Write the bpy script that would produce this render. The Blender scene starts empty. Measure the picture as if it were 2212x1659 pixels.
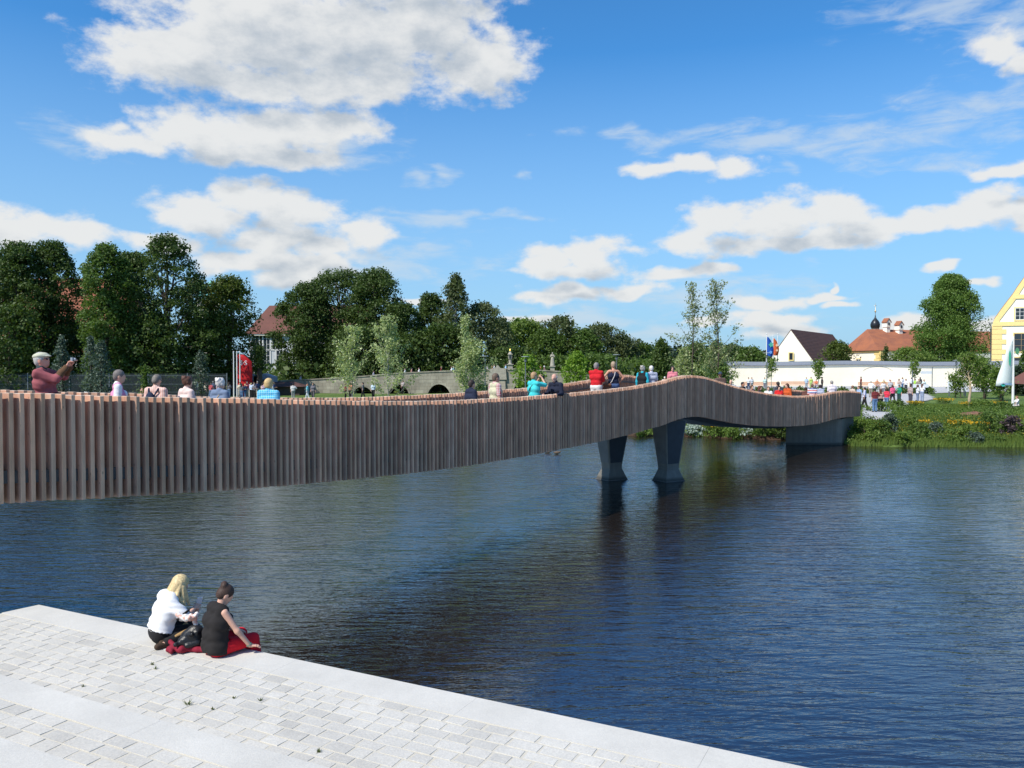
import bpy, math, random
import numpy as np
from mathutils import Vector, Matrix, noise as mnoise

# ------------------------------------------------------------------ camera, sky, sun, exposure
SC = bpy.context.scene
COL = SC.collection
EYE = 4.8                      # eye height above the pond, metres
PITCH = math.atan((829.5 - 787) / 1760)
cam_d = bpy.data.cameras.new('camera'); cam = bpy.data.objects.new('camera', cam_d); COL.objects.link(cam)
cam.location = (0, 0, EYE); cam.rotation_euler = (math.pi / 2 - PITCH, 0, 0)
cam_d.sensor_width = 36; cam_d.lens = 36 * 1760 / 2212; cam_d.clip_end = 5000; cam_d.clip_start = 0.1
SC.camera = cam
SUN_EL, SUN_H = math.radians(47.5), Vector((-0.76, -0.65))
SUN_DIR = Vector((SUN_H.x * math.cos(SUN_EL), SUN_H.y * math.cos(SUN_EL), math.sin(SUN_EL)))
sl = bpy.data.lights.new('sun', 'SUN'); sl.energy = 4.9; sl.angle = math.radians(0.55); sl.color = (1, 0.94, 0.84)
so = bpy.data.objects.new('sun', sl); COL.objects.link(so)
so.rotation_euler = SUN_DIR.to_track_quat('Z', 'Y').to_euler(); so.location = (-60, -40, 80)
SC.view_settings.view_transform = 'Standard'; SC.view_settings.look = 'None'
SC.view_settings.exposure = 0.22; SC.view_settings.gamma = 1
SC.view_settings.use_curve_mapping = False
SC.render.engine = 'CYCLES'
SC.cycles.use_denoising = True
SC.cycles.max_bounces = 6; SC.cycles.transparent_max_bounces = 8; SC.cycles.diffuse_bounces = 3
SC.cycles.glossy_bounces = 3; SC.cycles.sample_clamp_indirect = 6

PXC, PYC, F = 1106.0, 829.5, 1760.0
def ray(x, y):
    u, v = (x - PXC) / F, (PYC - y) / F
    cp, sp = math.cos(PITCH), math.sin(PITCH)
    return Vector((u, cp + v * sp, -sp + v * cp))
def W(x, y, d):
    """point that shows at (x, y) of the 2212-wide photograph at distance d (world Y)"""
    r = ray(x, y); return Vector((r.x / r.y * d, d, EYE + r.z / r.y * d))
def G(x, y, z):
    """point of the horizontal plane z that shows at (x, y)"""
    r = ray(x, y); t = (z - EYE) / r.z
    return Vector((r.x * t, r.y * t, z))
def Q(px, py): return px * 2212 / 4096, py * 2212 / 4096      # photograph pixels -> 2212-wide units

# ------------------------------------------------------------------ the sky with its clouds
world = bpy.data.worlds.new('World'); SC.world = world; world.use_nodes = True
wn, wl = world.node_tree.nodes, world.node_tree.links
wn.clear()
def blob(x, y, rx, up, w=1.0):
    az = math.atan((x - PXC) / F); k = math.cos(az)
    el = math.atan((787 - y) / F * k)
    return (az, el, 1.22 * rx / F * k * k, 1.22 * up / F * k, w)
SOLID = [blob(*b) for b in [
 (400,120,185,82),(560,62,190,95),(760,80,230,120),(930,70,150,100),(1040,140,110,66),(690,185,270,52),(880,-60,260,60),(500,185,130,30),
 (280,312,100,30),(430,292,130,44),(600,285,180,50),(745,285,100,36),(560,338,190,26),
 (60,492,130,42),(165,500,75,36),(-60,470,80,50),
 (540,428,85,36),(440,460,110,38),(640,455,110,30),(340,520,90,24),(600,515,90,40),(700,540,75,34),(785,505,62,36),(560,560,150,22),
 (640,600,85,28),(700,575,70,18),
 (1480,510,85,28),(1570,480,90,44),(1680,470,90,52),(1790,475,100,48),(1870,500,80,30),(1700,528,200,20),(1970,490,80,26),(2060,480,80,28),(2130,450,72,44),(2210,462,70,40),
 (1405,360,56,14),(1480,357,66,22),(1580,366,72,27),
 (1190,562,62,26),(1275,548,76,38),(1230,582,110,18),(1440,598,80,15),(1530,582,44,20),(1160,640,46,15),(1260,626,108,20),(1360,626,70,14),
 (1140,690,70,12),(1690,722,85,20),(1650,696,80,24),(1790,640,60,10),(1660,650,80,20),(1520,700,50,12),
 (1802,618,12,12),(1825,657,40,9),(2150,105,64,36),(2195,140,40,30),(2150,358,70,18),(2200,350,50,22),(2052,567,34,10),(2124,614,36,10),
 (1960,692,60,22),(2140,690,50,16),(910,650,50,8)]]
FAINT = [blob(*b) for b in [
 (895,380,40,18),(970,382,26,13),(1115,380,16,8),(1350,668,40,12),
 (950,468,190,16),(1130,478,60,8),(1330,290,110,16),(1480,300,150,20),(1650,312,180,26),(1850,300,200,46),(2050,265,180,60),(2180,230,140,60),
 (2050,15,240,46),(2180,60,150,60),(1720,352,46,20),(2020,360,110,18),(160,300,90,40),(800,560,260,60),(1560,650,230,60),(1420,726,150,24),(1250,690,200,40),(760,330,110,40)]]

def vmath(t, op, a=None, b=None):
    n = t.nodes.new('ShaderNodeVectorMath'); n.operation = op
    for i, s in enumerate((a, b)):
        if s is None: continue
        if hasattr(s, 'is_output'): t.links.new(s, n.inputs[i])
        else: n.inputs[i].default_value = s
    return n
def smath(t, op, *a, clamp=False):
    n = t.nodes.new('ShaderNodeMath'); n.operation = op; n.use_clamp = clamp
    for i, s in enumerate(a):
        if hasattr(s, 'is_output'): t.links.new(s, n.inputs[i])
        else: n.inputs[i].default_value = s
    return n.outputs[0]
def nz(t, vec, scale, detail, rough=0.55, dist=0.0):
    n = t.nodes.new('ShaderNodeTexNoise'); n.inputs['Scale'].default_value = scale
    n.inputs['Detail'].default_value = detail; n.inputs['Roughness'].default_value = rough; n.inputs['Distortion'].default_value = dist
    if vec is not None: t.links.new(vec, n.inputs['Vector'])
    return n

def cloud_group():
    t = bpy.data.node_groups.new('cloud_field', 'ShaderNodeTree')
    t.interface.new_socket('AE', in_out='INPUT', socket_type='NodeSocketVector')
    t.interface.new_socket('Solid', in_out='OUTPUT', socket_type='NodeSocketFloat')
    t.interface.new_socket('Faint', in_out='OUTPUT', socket_type='NodeSocketFloat')
    gi, go = t.nodes.new('NodeGroupInput'), t.nodes.new('NodeGroupOutput')
    ae = gi.outputs[0]
    # coarse warp gives cauliflower outlines
    sc = vmath(t, 'MULTIPLY', ae, (1, 1.7, 1)).outputs[0]
    w1 = nz(t, sc, 14, 2, 0.6)
    w1c = vmath(t, 'SUBTRACT', w1.outputs['Color'], (0.5, 0.5, 0.5)).outputs[0]
    w1s = vmath(t, 'MULTIPLY', w1c, (0.085, 0.042, 0)).outputs[0]
    p = vmath(t, 'ADD', ae, w1s).outputs[0]
    def chain(bl):
        cur = None
        for (az, el, rx, ry, w) in bl:
            d = vmath(t, 'SUBTRACT', p, (az, el, 0)).outputs[0]
            s = vmath(t, 'MULTIPLY', d, (1 / rx, 1 / ry, 0)).outputs[0]
            L = t.nodes.new('ShaderNodeVectorMath'); L.operation = 'LENGTH'; t.links.new(s, L.inputs[0])
            v = smath(t, 'SUBTRACT', 1.0, L.outputs['Value'])
            cur = v if cur is None else smath(t, 'SMOOTH_MAX', cur, v, 0.25)
        return cur
    fine = nz(t, sc, 24, 10, 0.63).outputs['Fac']
    fine2 = nz(t, sc, 9, 3, 0.5).outputs['Fac']
    f = smath(t, 'ADD', smath(t, 'MULTIPLY', smath(t, 'SUBTRACT', fine, 0.5), 1.55), smath(t, 'MULTIPLY', smath(t, 'SUBTRACT', fine2, 0.5), 0.6))
    solid = smath(t, 'ADD', chain(SOLID), f)
    # beyond the photograph's frame: scattered fair-weather clouds of the same sort
    sep = t.nodes.new('ShaderNodeSeparateXYZ'); t.links.new(ae, sep.inputs[0])
    oa = smath(t, 'SUBTRACT', smath(t, 'ABSOLUTE', sep.outputs[0]), 0.60)
    oe = smath(t, 'SUBTRACT', sep.outputs[1], 0.47)
    out = smath(t, 'MULTIPLY', smath(t, 'MAXIMUM', oa, oe), 9.0, clamp=True)
    gen = nz(t, vmath(t, 'MULTIPLY', ae, (1, 2.0, 1)).outputs[0], 3.4, 6, 0.56).outputs['Fac']
    gsol = smath(t, 'ADD', smath(t, 'MULTIPLY', smath(t, 'SUBTRACT', gen, 0.585), 7.0), smath(t, 'MULTIPLY', f, 0.35))
    gsol = smath(t, 'SUBTRACT', gsol, smath(t, 'MULTIPLY', smath(t, 'SUBTRACT', 1.0, out), 8.0))
    solid = smath(t, 'MAXIMUM', solid, gsol)
    st = nz(t, vmath(t, 'MULTIPLY', ae, (1, 3.6, 1)).outputs[0], 16, 7, 0.62, 0.4).outputs['Fac']
    faint = smath(t, 'ADD', chain(FAINT), smath(t, 'MULTIPLY', smath(t, 'SUBTRACT', st, 0.52), 3.2))
    t.links.new(solid, go.inputs[0]); t.links.new(faint, go.inputs[1])
    return t

tc = wn.new('ShaderNodeTexCoord')
wt = world.node_tree
nrm = vmath(wt, 'NORMALIZE', tc.outputs['Generated']).outputs[0]
sx = wn.new('ShaderNodeSeparateXYZ'); wl.new(nrm, sx.inputs[0])
az = smath(wt, 'ARCTAN2', sx.outputs[0], sx.outputs[1])
el = smath(wt, 'ARCSINE', sx.outputs[2])
cx = wn.new('ShaderNodeCombineXYZ'); wl.new(az, cx.inputs[0]); wl.new(el, cx.inputs[1])
cgroup = cloud_group()
g1 = wn.new('ShaderNodeGroup'); g1.node_tree = cgroup; wl.new(cx.outputs[0], g1.inputs[0])
off = vmath(wt, 'ADD', cx.outputs[0], (-0.016, 0.030, 0)).outputs[0]     # one step towards the sun: what shades this bit of cloud
g2 = wn.new('ShaderNodeGroup'); g2.node_tree = cgroup; wl.new(off, g2.inputs[0])
def ramp(t, v, a, b, interp='SMOOTHSTEP', lo=0.0, hi=1.0):
    n = t.nodes.new('ShaderNodeMapRange'); n.interpolation_type = interp
    t.links.new(v, n.inputs['Value']); n.inputs['From Min'].default_value = a; n.inputs['From Max'].default_value = b
    n.inputs['To Min'].default_value = lo; n.inputs['To Max'].default_value = hi
    return n.outputs['Result']
sky = wn.new('ShaderNodeTexSky'); sky.sky_type = 'NISHITA'; sky.sun_disc = False
sky.sun_elevation = SUN_EL; sky.sun_rotation = math.atan2(SUN_H.x, SUN_H.y); sky.altitude = 500
sky.air_density = 1.0; sky.dust_density = 0.35; sky.ozone_density = 2.2
def mixc(t, fac, a, b, mode='MIX'):
    n = t.nodes.new('ShaderNodeMix'); n.data_type = 'RGBA'; n.blend_type = mode
    for s, i in ((fac, 0), (a, 6), (b, 7)):
        if hasattr(s, 'is_output'): t.links.new(s, n.inputs[i])
        else: n.inputs[i].default_value = s if i == 0 else (*s, 1)
    return n.outputs[2]
skyc = mixc(wt, 1.0, sky.outputs[0], (0.37, 0.90, 1.26), 'MULTIPLY')
low = ramp(wt, el, 0.0, 0.36, 'LINEAR', 0.92, 0.0)      # the pale air above the horizon
skyc = mixc(wt, low, skyc, (2.7, 4.05, 5.5))
alpha = ramp(wt, g1.outputs[0], -0.08, 0.50)
shade = ramp(wt, g2.outputs[0], 0.10, 1.25)
ccol = mixc(wt, shade, (5.7, 5.75, 5.7), (3.1, 3.55, 4.05))
# whiter, hazier towards the horizon
fal = smath(wt, 'MULTIPLY', ramp(wt, g1.outputs[1], -0.10, 1.2), 0.62)
c1 = mixc(wt, fal, skyc, (4.4, 5.0, 5.5))
c2 = mixc(wt, smath(wt, 'MULTIPLY', alpha, 0.96), c1, ccol)
bg = wn.new('ShaderNodeBackground'); bg.inputs['Strength'].default_value = 0.125
wl.new(c2, bg.inputs['Color'])
wo = wn.new('ShaderNodeOutputWorld'); wl.new(bg.outputs[0], wo.inputs['Surface'])
world.cycles.sampling_method = 'MANUAL'; world.cycles.sample_map_resolution = 512

# ------------------------------------------------------------------ object helpers
def tag(o, label=None, cat=None, group=None, kind=None):
    if label: o['label'] = label
    if cat: o['category'] = cat
    if group: o['group'] = group
    if kind: o['kind'] = kind
    return o
def thing(name, label, cat, loc=(0, 0, 0), rz=0.0, group=None):
    o = bpy.data.objects.new(name, None); COL.objects.link(o); o.location = loc; o.rotation_euler = (0, 0, rz)
    o.empty_display_size = 0.2
    return tag(o, label, cat, group)
def link(name, me, parent=None, loc=None):
    o = bpy.data.objects.new(name, me); COL.objects.link(o)
    if parent is not None: o.parent = parent
    if loc is not None: o.location = loc
    return o
def mesh_np(name, verts, faces, mats, smooth=False, mi=None):
    """faces: (n,3) or (n,4) int array"""
    verts = np.asarray(verts, np.float32); faces = np.asarray(faces, np.int32)
    me = bpy.data.meshes.new(name); n, k = faces.shape
    me.vertices.add(len(verts)); me.vertices.foreach_set('co', verts.ravel())
    me.loops.add(n * k); me.loops.foreach_set('vertex_index', faces.ravel())
    me.polygons.add(n); me.polygons.foreach_set('loop_start', np.arange(0, n * k, k, dtype=np.int32))
    if smooth: me.polygons.foreach_set('use_smooth', np.ones(n, bool))
    if mi is not None: me.polygons.foreach_set('material_index', np.asarray(mi, np.int32))
    for m in (mats if isinstance(mats, (list, tuple)) else [mats]): me.materials.append(m)
    me.update(calc_edges=True); me.validate()
    return me
class MB:
    def __init__(s): s.v = []; s.f = []; s.m = []; s.k = 0
    def mat(s, k): s.k = k; return s
    def add(s, vs, fs):
        b = len(s.v); s.v += [tuple(v) for v in vs]; s.f += [tuple(b + i for i in f) for f in fs]; s.m += [s.k] * len(fs); return s
    def box(s, c, d, rz=0.0, rx=0.0, ry=0.0):
        M = Matrix.Rotation(rz, 3, 'Z') @ Matrix.Rotation(ry, 3, 'Y') @ Matrix.Rotation(rx, 3, 'X')
        c = Vector(c); vs = []
        for z in (-.5, .5):
            for x, y in ((-.5, -.5), (.5, -.5), (.5, .5), (-.5, .5)): vs.append(c + M @ Vector((x * d[0], y * d[1], z * d[2])))
        return s.add(vs, [(3, 2, 1, 0), (4, 5, 6, 7), (0, 1, 5, 4), (1, 2, 6, 5), (2, 3, 7, 6), (3, 0, 4, 7)])
    def prism(s, poly, vec):
        n = len(poly); vec = Vector(vec)
        vs = [Vector(p) for p in poly] + [Vector(p) + vec for p in poly]
        return s.add(vs, [tuple(range(n - 1, -1, -1)), tuple(range(n, 2 * n))] + [(i, (i + 1) % n, n + (i + 1) % n, n + i) for i in range(n)])
    def loft(s, rings, cap=True):
        n = len(rings[0]); vs = [p for r in rings for p in r]; fs = []
        for j in range(len(rings) - 1):
            for i in range(n):
                a, b = j * n + i, j * n + (i + 1) % n; fs.append((a, b, b + n, a + n))
        if cap: fs += [tuple(range(n - 1, -1, -1)), tuple((len(rings) - 1) * n + i for i in range(n))]
        return s.add(vs, fs)
    def tube(s, pts, rs, n=6, cap=True):
        pts = [Vector(p) for p in pts]; rings = []
        if not isinstance(rs, (list, tuple)): rs = [rs] * len(pts)
        for i, p in enumerate(pts):
            d = (pts[min(i + 1, len(pts) - 1)] - pts[max(i - 1, 0)]).normalized()
            a = d.cross(Vector((0.13, 0.99, 0.05)) if abs(d.z) > .9 else Vector((0, 0, 1))).normalized(); b = d.cross(a)
            rings.append([p + (a * math.cos(t) - b * math.sin(t)) * rs[i] for t in [2 * math.pi * k / n for k in range(n)]])
        return s.loft([r[::-1] for r in rings], cap)
    def lathe(s, c, prof, n=12):
        c = Vector(c)
        return s.loft([[c + Vector((r * math.cos(2 * math.pi * k / n), r * math.sin(2 * math.pi * k / n), z)) for k in range(n)] for r, z in prof])
    def mesh(s, name, mats, smooth=False):
        me = bpy.data.meshes.new(name); me.from_pydata(s.v, [], s.f)
        me.polygons.foreach_set('material_index', s.m)
        if smooth: me.polygons.foreach_set('use_smooth', [True] * len(s.f))
        for m in (mats if isinstance(mats, (list, tuple)) else [mats]): me.materials.append(m)
        me.update(); return me
    def build(s, name, mats, parent=None, smooth=False, loc=None): return link(name, s.mesh(name, mats, smooth), parent, loc)

# ------------------------------------------------------------------ materials
MC = {}
def new_mat(name):
    m = bpy.data.materials.new(name); m.use_nodes = True
    t = m.node_tree; b = t.nodes['Principled BSDF']; b.inputs['Specular IOR Level'].default_value = 0.3
    return m, t, b
def objco(t, scale=None):
    c = t.nodes.new('ShaderNodeTexCoord').outputs['Object']
    return vmath(t, 'MULTIPLY', c, scale).outputs[0] if scale else c
def bump(t, b, h, strength, dist):
    n = t.nodes.new('ShaderNodeBump'); n.inputs['Strength'].default_value = strength; n.inputs['Distance'].default_value = dist
    t.links.new(h, n.inputs['Height']); t.links.new(n.outputs[0], b.inputs['Normal']); return n
def plain(name, col, rough=0.7, var=0.15, scale=6.0, bmp=0.0, metal=0.0, detail=4, obj_var=0.0):
    """solid colour broken up by noise"""
    key = (name, col, rough, var, scale, bmp, metal, obj_var)
    if key in MC: return MC[key]
    m, t, b = new_mat(name)
    n = nz(t, objco(t), scale, detail, 0.6)
    f = ramp(t, n.outputs['Fac'], 0.25, 0.75, 'LINEAR', 1 - var, 1 + var)
    if obj_var:
        oi = t.nodes.new('ShaderNodeObjectInfo')
        f = smath(t, 'MULTIPLY', f, ramp(t, oi.outputs['Random'], 0, 1, 'LINEAR', 1 - obj_var, 1 + obj_var))
    c = vmath(t, 'SCALE', col); t.links.new(f, c.inputs['Scale'])
    t.links.new(c.outputs[0], b.inputs['Base Color']); b.inputs['Roughness'].default_value = rough; b.inputs['Metallic'].default_value = metal
    if bmp: bump(t, b, n.outputs['Fac'], bmp, 0.02)
    MC[key] = m; return m
def leafmat(name, c1, c2, trans=0.35, rough=0.55, back=None):
    if name in MC: return MC[name]
    m, t, b = new_mat(name)
    g = t.nodes.new('ShaderNodeNewGeometry')
    n = nz(t, objco(t), 0.55, 3)
    f = smath(t, 'ADD', smath(t, 'MULTIPLY', g.outputs['Random Per Island'], 0.55), smath(t, 'MULTIPLY', n.outputs['Fac'], 0.55), clamp=True)
    c = mixc(t, f, c1, c2)
    if back: c = mixc(t, g.outputs['Backfacing'], c, back)
    t.links.new(c, b.inputs['Base Color']); b.inputs['Roughness'].default_value = rough
    tr = t.nodes.new('ShaderNodeBsdfTranslucent'); br = mixc(t, 1.0, c, (1.25, 1.35, 0.6), 'MULTIPLY'); t.links.new(br, tr.inputs['Color'])
    mx = t.nodes.new('ShaderNodeMixShader'); mx.inputs[0].default_value = trans
    t.links.new(b.outputs[0], mx.inputs[1]); t.links.new(tr.outputs[0], mx.inputs[2])
    t.links.new(mx.outputs[0], t.nodes['Material Output'].inputs['Surface'])
    MC[name] = m; return m
# ------------------------------------------------------------------ ground, water
SHX = [-400, -80, -30, 0, 8, 15, 19.3, 19.75, 30, 60, 120, 400]
SHY = [90, 76, 68, 60, 55.0, 52.5, 51.3, 47.9, 47.2, 46.2, 46.0, 46.0]
def shore(X): return np.interp(X, SHX, SHY)
def gz(X, Y):
    """height of the land at X, Y"""
    X = np.asarray(X, float); Y = np.asarray(Y, float)
    s = Y - shore(X) + 0.35 * np.sin(X * 0.9) + 0.25 * np.sin(X * 2.3 + 1)
    z = np.interp(s, [-6, -1.5, 0, 0.6, 2.0, 6, 12, 30, 200, 500, 900], [-2.2, -0.7, -0.05, 0.2, 0.42, 0.95, 1.15, 1.2, 1.6, 2.5, 4.0])
    return z + np.where(s > 3, 0.05 * np.sin(X * 0.31) * np.sin(Y * 0.23), 0)
def gzf(X, Y): return float(gz(X, Y))
xs = np.unique(np.concatenate([np.linspace(-900, -100, 18), np.linspace(-100, -30, 71), np.linspace(-30, 70, 181), np.linspace(70, 160, 40), np.linspace(160, 900, 16)]))
ys = np.unique(np.concatenate([np.linspace(-60, 44, 20), np.linspace(44, 80, 120), np.linspace(80, 140, 60), np.linspace(140, 1200, 30)]))
XX, YY = np.meshgrid(xs, ys, indexing='ij')
ZZ = gz(XX, YY); V = np.stack([XX, YY, ZZ], -1).reshape(-1, 3)
ny = len(ys); ii = (np.arange(len(xs) - 1)[:, None] * ny + np.arange(ny - 1)[None, :]).ravel()
Fq = np.stack([ii, ii + ny, ii + ny + 1, ii + 1], -1)
m, t, b = new_mat('lawn_and_soil')
g = t.nodes.new('ShaderNodeNewGeometry'); sp = t.nodes.new('ShaderNodeSeparateXYZ'); t.links.new(g.outputs['Position'], sp.inputs[0])
n1 = nz(t, g.outputs['Position'], 0.25, 5, 0.6); n2 = nz(t, g.outputs['Position'], 3.0, 6, 0.7)
grass = mixc(t, ramp(t, n1.outputs['Fac'], 0.35, 0.65), (0.085, 0.155, 0.025), (0.17, 0.24, 0.055))
grass = mixc(t, ramp(t, n2.outputs['Fac'], 0.3, 0.75), grass, (0.045, 0.075, 0.015))
soil = mixc(t, n2.outputs['Fac'], (0.035, 0.02, 0.012), (0.085, 0.05, 0.032))
zz = smath(t, 'ADD', sp.outputs[2], smath(t, 'MULTIPLY', n2.outputs['Fac'], 0.25))
zz = smath(t, 'ADD', zz, ramp(t, sp.outputs[0], 17, 22, 'LINEAR', 0.0, 0.5))
t.links.new(mixc(t, ramp(t, zz, 0.36, 0.55), soil, grass), b.inputs['Base Color']); b.inputs['Roughness'].default_value = 0.95
bump(t, b, n2.outputs['Fac'], 0.6, 0.15)
tag(link('ground', mesh_np('ground', V, Fq, m, True)), kind='structure')

def water_mat():
    m, t, b = new_mat('pond_water')
    g = t.nodes.new('ShaderNodeNewGeometry'); pos = g.outputs['Position']
    b.inputs['Roughness'].default_value = 0.05; b.inputs['IOR'].default_value = 2.8; b.inputs['Specular Tint'].default_value = (0.66, 0.90, 1.0, 1); b.inputs['Specular IOR Level'].default_value = 0.5
    nn = nz(t, pos, 0.25, 3)
    t.links.new(mixc(t, nn.outputs['Fac'], (0.010, 0.0065, 0.004), (0.018, 0.012, 0.008)), b.inputs['Base Color'])
    # wind ripples: crests run roughly along X, plus finer cross chop, with calmer patches
    def waves(rot, sc, det, dist):
        mp = t.nodes.new('ShaderNodeMapping'); mp.inputs['Rotation'].default_value = (0, 0, rot); mp.inputs['Scale'].default_value = sc
        t.links.new(pos, mp.inputs['Vector']); n = nz(t, mp.outputs[0], 1.0, det, 0.55, dist); return n.outputs['Fac']
    calm = ramp(t, nz(t, vmath(t, 'MULTIPLY', pos, (0.10, 0.045, 0)).outputs[0], 1.0, 3, 0.6).outputs['Fac'], 0.36, 0.62, 'SMOOTHSTEP', 0.62, 1.15)
    h = smath(t, 'ADD', smath(t, 'MULTIPLY', waves(0.10, (1.0, 4.2, 1), 3, 0.5), 1.0), smath(t, 'MULTIPLY', waves(-0.25, (2.6, 8.5, 1), 3, 0.3), 0.42))
    h = smath(t, 'ADD', h, smath(t, 'MULTIPLY', waves(0.5, (0.35, 0.9, 1), 2, 0.2), 1.0))
    h = smath(t, 'ADD', h, smath(t, 'MULTIPLY', waves(-0.6, (14, 22, 1), 2, 0.0), 0.07))
    bp = bump(t, b, h, 1.0, 0.037)
    t.links.new(calm, bp.inputs['Strength'])
    return m
wm = MB(); nxw = 1
wm.add([(-400, -60, 0), (400, -60, 0), (400, 120, 0), (-400, 120, 0)], [(0, 1, 2, 3)])
tag(wm.build('pond_water', water_mat()), kind='structure')

# ------------------------------------------------------------------ quay and seat steps of pale granite
ED = Vector((0.892, -0.452, 0)); EN = Vector((0.452, 0.892, 0))     # along the quay edge / out over the water
EDGE = 7.28
BRG = Vector((0.62, 0.785, 0))                                          # the quay's left side runs beside the bridge
granite_band = None
def gran(name, c1, c2, sc=60, ov=0.0):
    m, t, b = new_mat(name)
    oc = t.nodes.new('ShaderNodeNewGeometry').outputs['Position']
    sp = nz(t, oc, sc, 4, 0.75); lg = nz(t, oc, 1.3, 4, 0.6)
    c = mixc(t, ramp(t, sp.outputs['Fac'], 0.3, 0.7, 'LINEAR'), c1, c2)
    f = ramp(t, lg.outputs['Fac'], 0.3, 0.7, 'LINEAR', 0.88, 1.06)
    if ov:
        oi = t.nodes.new('ShaderNodeObjectInfo')
        r = ramp(t, oi.outputs['Random'], 0.0, 1.0, 'LINEAR', -1.0, 1.0)
        r3 = smath(t, 'MULTIPLY', smath(t, 'POWER', ramp(t, oi.outputs['Random'], 0.45, 1.0, 'LINEAR'), 1.6), -ov)
        f = smath(t, 'ADD', f, smath(t, 'ADD', r3, smath(t, 'MULTIPLY', r, 0.04)))
    s = vmath(t, 'SCALE', c); t.links.new(f, s.inputs['Scale']); t.links.new(s.outputs[0], b.inputs['Base Color'])
    b.inputs['Roughness'].default_value = 0.85; bump(t, b, sp.outputs['Fac'], 0.5, 0.006)
    return m
M_band = gran('smooth_granite', (0.51, 0.495, 0.455), (0.61, 0.59, 0.54))
M_paver = gran('cleft_granite', (0.46, 0.445, 0.41), (0.65, 0.625, 0.565), 55, 0.22)
m, t, b = new_mat('joint_sand')
po = t.nodes.new('ShaderNodeNewGeometry').outputs['Position']
n = nz(t, po, 30, 5, 0.7); n0 = nz(t, po, 2.0, 3)
t.links.new(mixc(t, n0.outputs['Fac'], mixc(t, n.outputs['Fac'], (0.44, 0.40, 0.31), (0.60, 0.56, 0.47)), (0.54, 0.515, 0.46)), b.inputs['Base Color']); b.inputs['Roughness'].default_value = 0.95
bump(t, b, n.outputs['Fac'], 0.6, 0.01); M_sand = m
M_wall = plain('quay_concrete', (0.33, 0.33, 0.32), 0.8, 0.15, 3, 0.3)

def en(a, s, z): return ED * a + EN * s + Vector((0, 0, z))          # quay coordinates
CORNER = Vector((-6.78, 11.60, 0)); ca = CORNER.dot(ED)
# left boundary: from the corner backwards along the bridge; a as a function of s
kl = BRG.dot(ED) / BRG.dot(EN)
def left_a(s): return ca - (EDGE - s) * kl
AR = 16.0
def slab(mb, s0, s1, z0, z1, al=None, ar=AR):
    a0, a1 = (left_a(s0), left_a(s1)) if al is None else (al, al)
    mb.prism([en(a0, s0, z0), en(ar, s0, z0), en(ar, s1, z0), en(a1, s1, z0)], (0, 0, z1 - z0))
rng = random.Random(7)
def pavers(parent, s0, s1, zt, limit, tilt=0.0):
    pcs = []; s = s1 - 0.012
    while s - 0.15 > s0 - 0.1:
        w = rng.choice((0.15, 0.16, 0.17)); a = left_a(s) + rng.random() * 0.2 - 0.25
        while a < AR - 0.3:
            L = rng.uniform(0.19, 0.34)
            if a > left_a(s - w) and s - w > s0: pcs.append((a, s, L - 0.012, w - 0.012))
            a += L
        s -= w
    def vis(p):
        c = en(p[0] + p[2] / 2, p[1] - p[3] / 2, zt); d = c - Vector((0, 0, EYE))
        sx_ = PXC + F * d.x / max(d.y, .1); sy_ = 787 - F * d.z / max(d.y, .1)
        return d.y > 1 and -60 < sx_ < 2270 and sy_ < 1720, d.length
    pv = [(vis(p), p) for p in pcs]
    near = sorted([q for q in pv if q[0][0]], key=lambda q: q[0][1])
    one, rest = near[:limit], near[limit:]
    rest += [q for q in pv if not q[0][0]]
    cache = {}
    def geo(mb, p, o):
        a, s, L, w = p; h = rng.uniform(0.0008, 0.0035); j = lambda: rng.uniform(-0.007, 0.007)
        base = [en(a, s - w, zt) - o, en(a + L, s - w, zt) - o, en(a + L, s, zt) - o, en(a, s, zt) - o]
        jit = [ED * j() + EN * j() for _ in range(4)]; c = sum(base, Vector()) / 4
        lo = [q + k for q, k in zip(base, jit)]; b = 0.010
        hi = [q + (c - q).normalized() * b + Vector((0, 0, h + j() * .3)) for q in lo]; lo = [q - Vector((0, 0, 0.02)) for q in lo]
        mb.loft([lo, hi])
    for _, p in one:
        o = en(p[0], p[1], zt); key = (round(p[2], 2), p[3], rng.randint(0, 2))
        if key not in cache:
            mb = MB(); geo(mb, p, o); cache[key] = mb.mesh('paver', M_paver)
        link('paver', cache[key], parent, o - parent.location)
    if rest:
        mb = MB()
        for _, p in rest: geo(mb, p, Vector())
        ob = mb.build('paving_field', M_paver, parent, loc=-parent.location); ob['kind'] = 'stuff'
LV = [(EDGE, 4.80, 1.35), (4.80, 3.46, 1.75), (3.46, 2.12, 2.15), (2.12, 0.78, 2.55), (0.78, -8.0, 2.95)]
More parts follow.
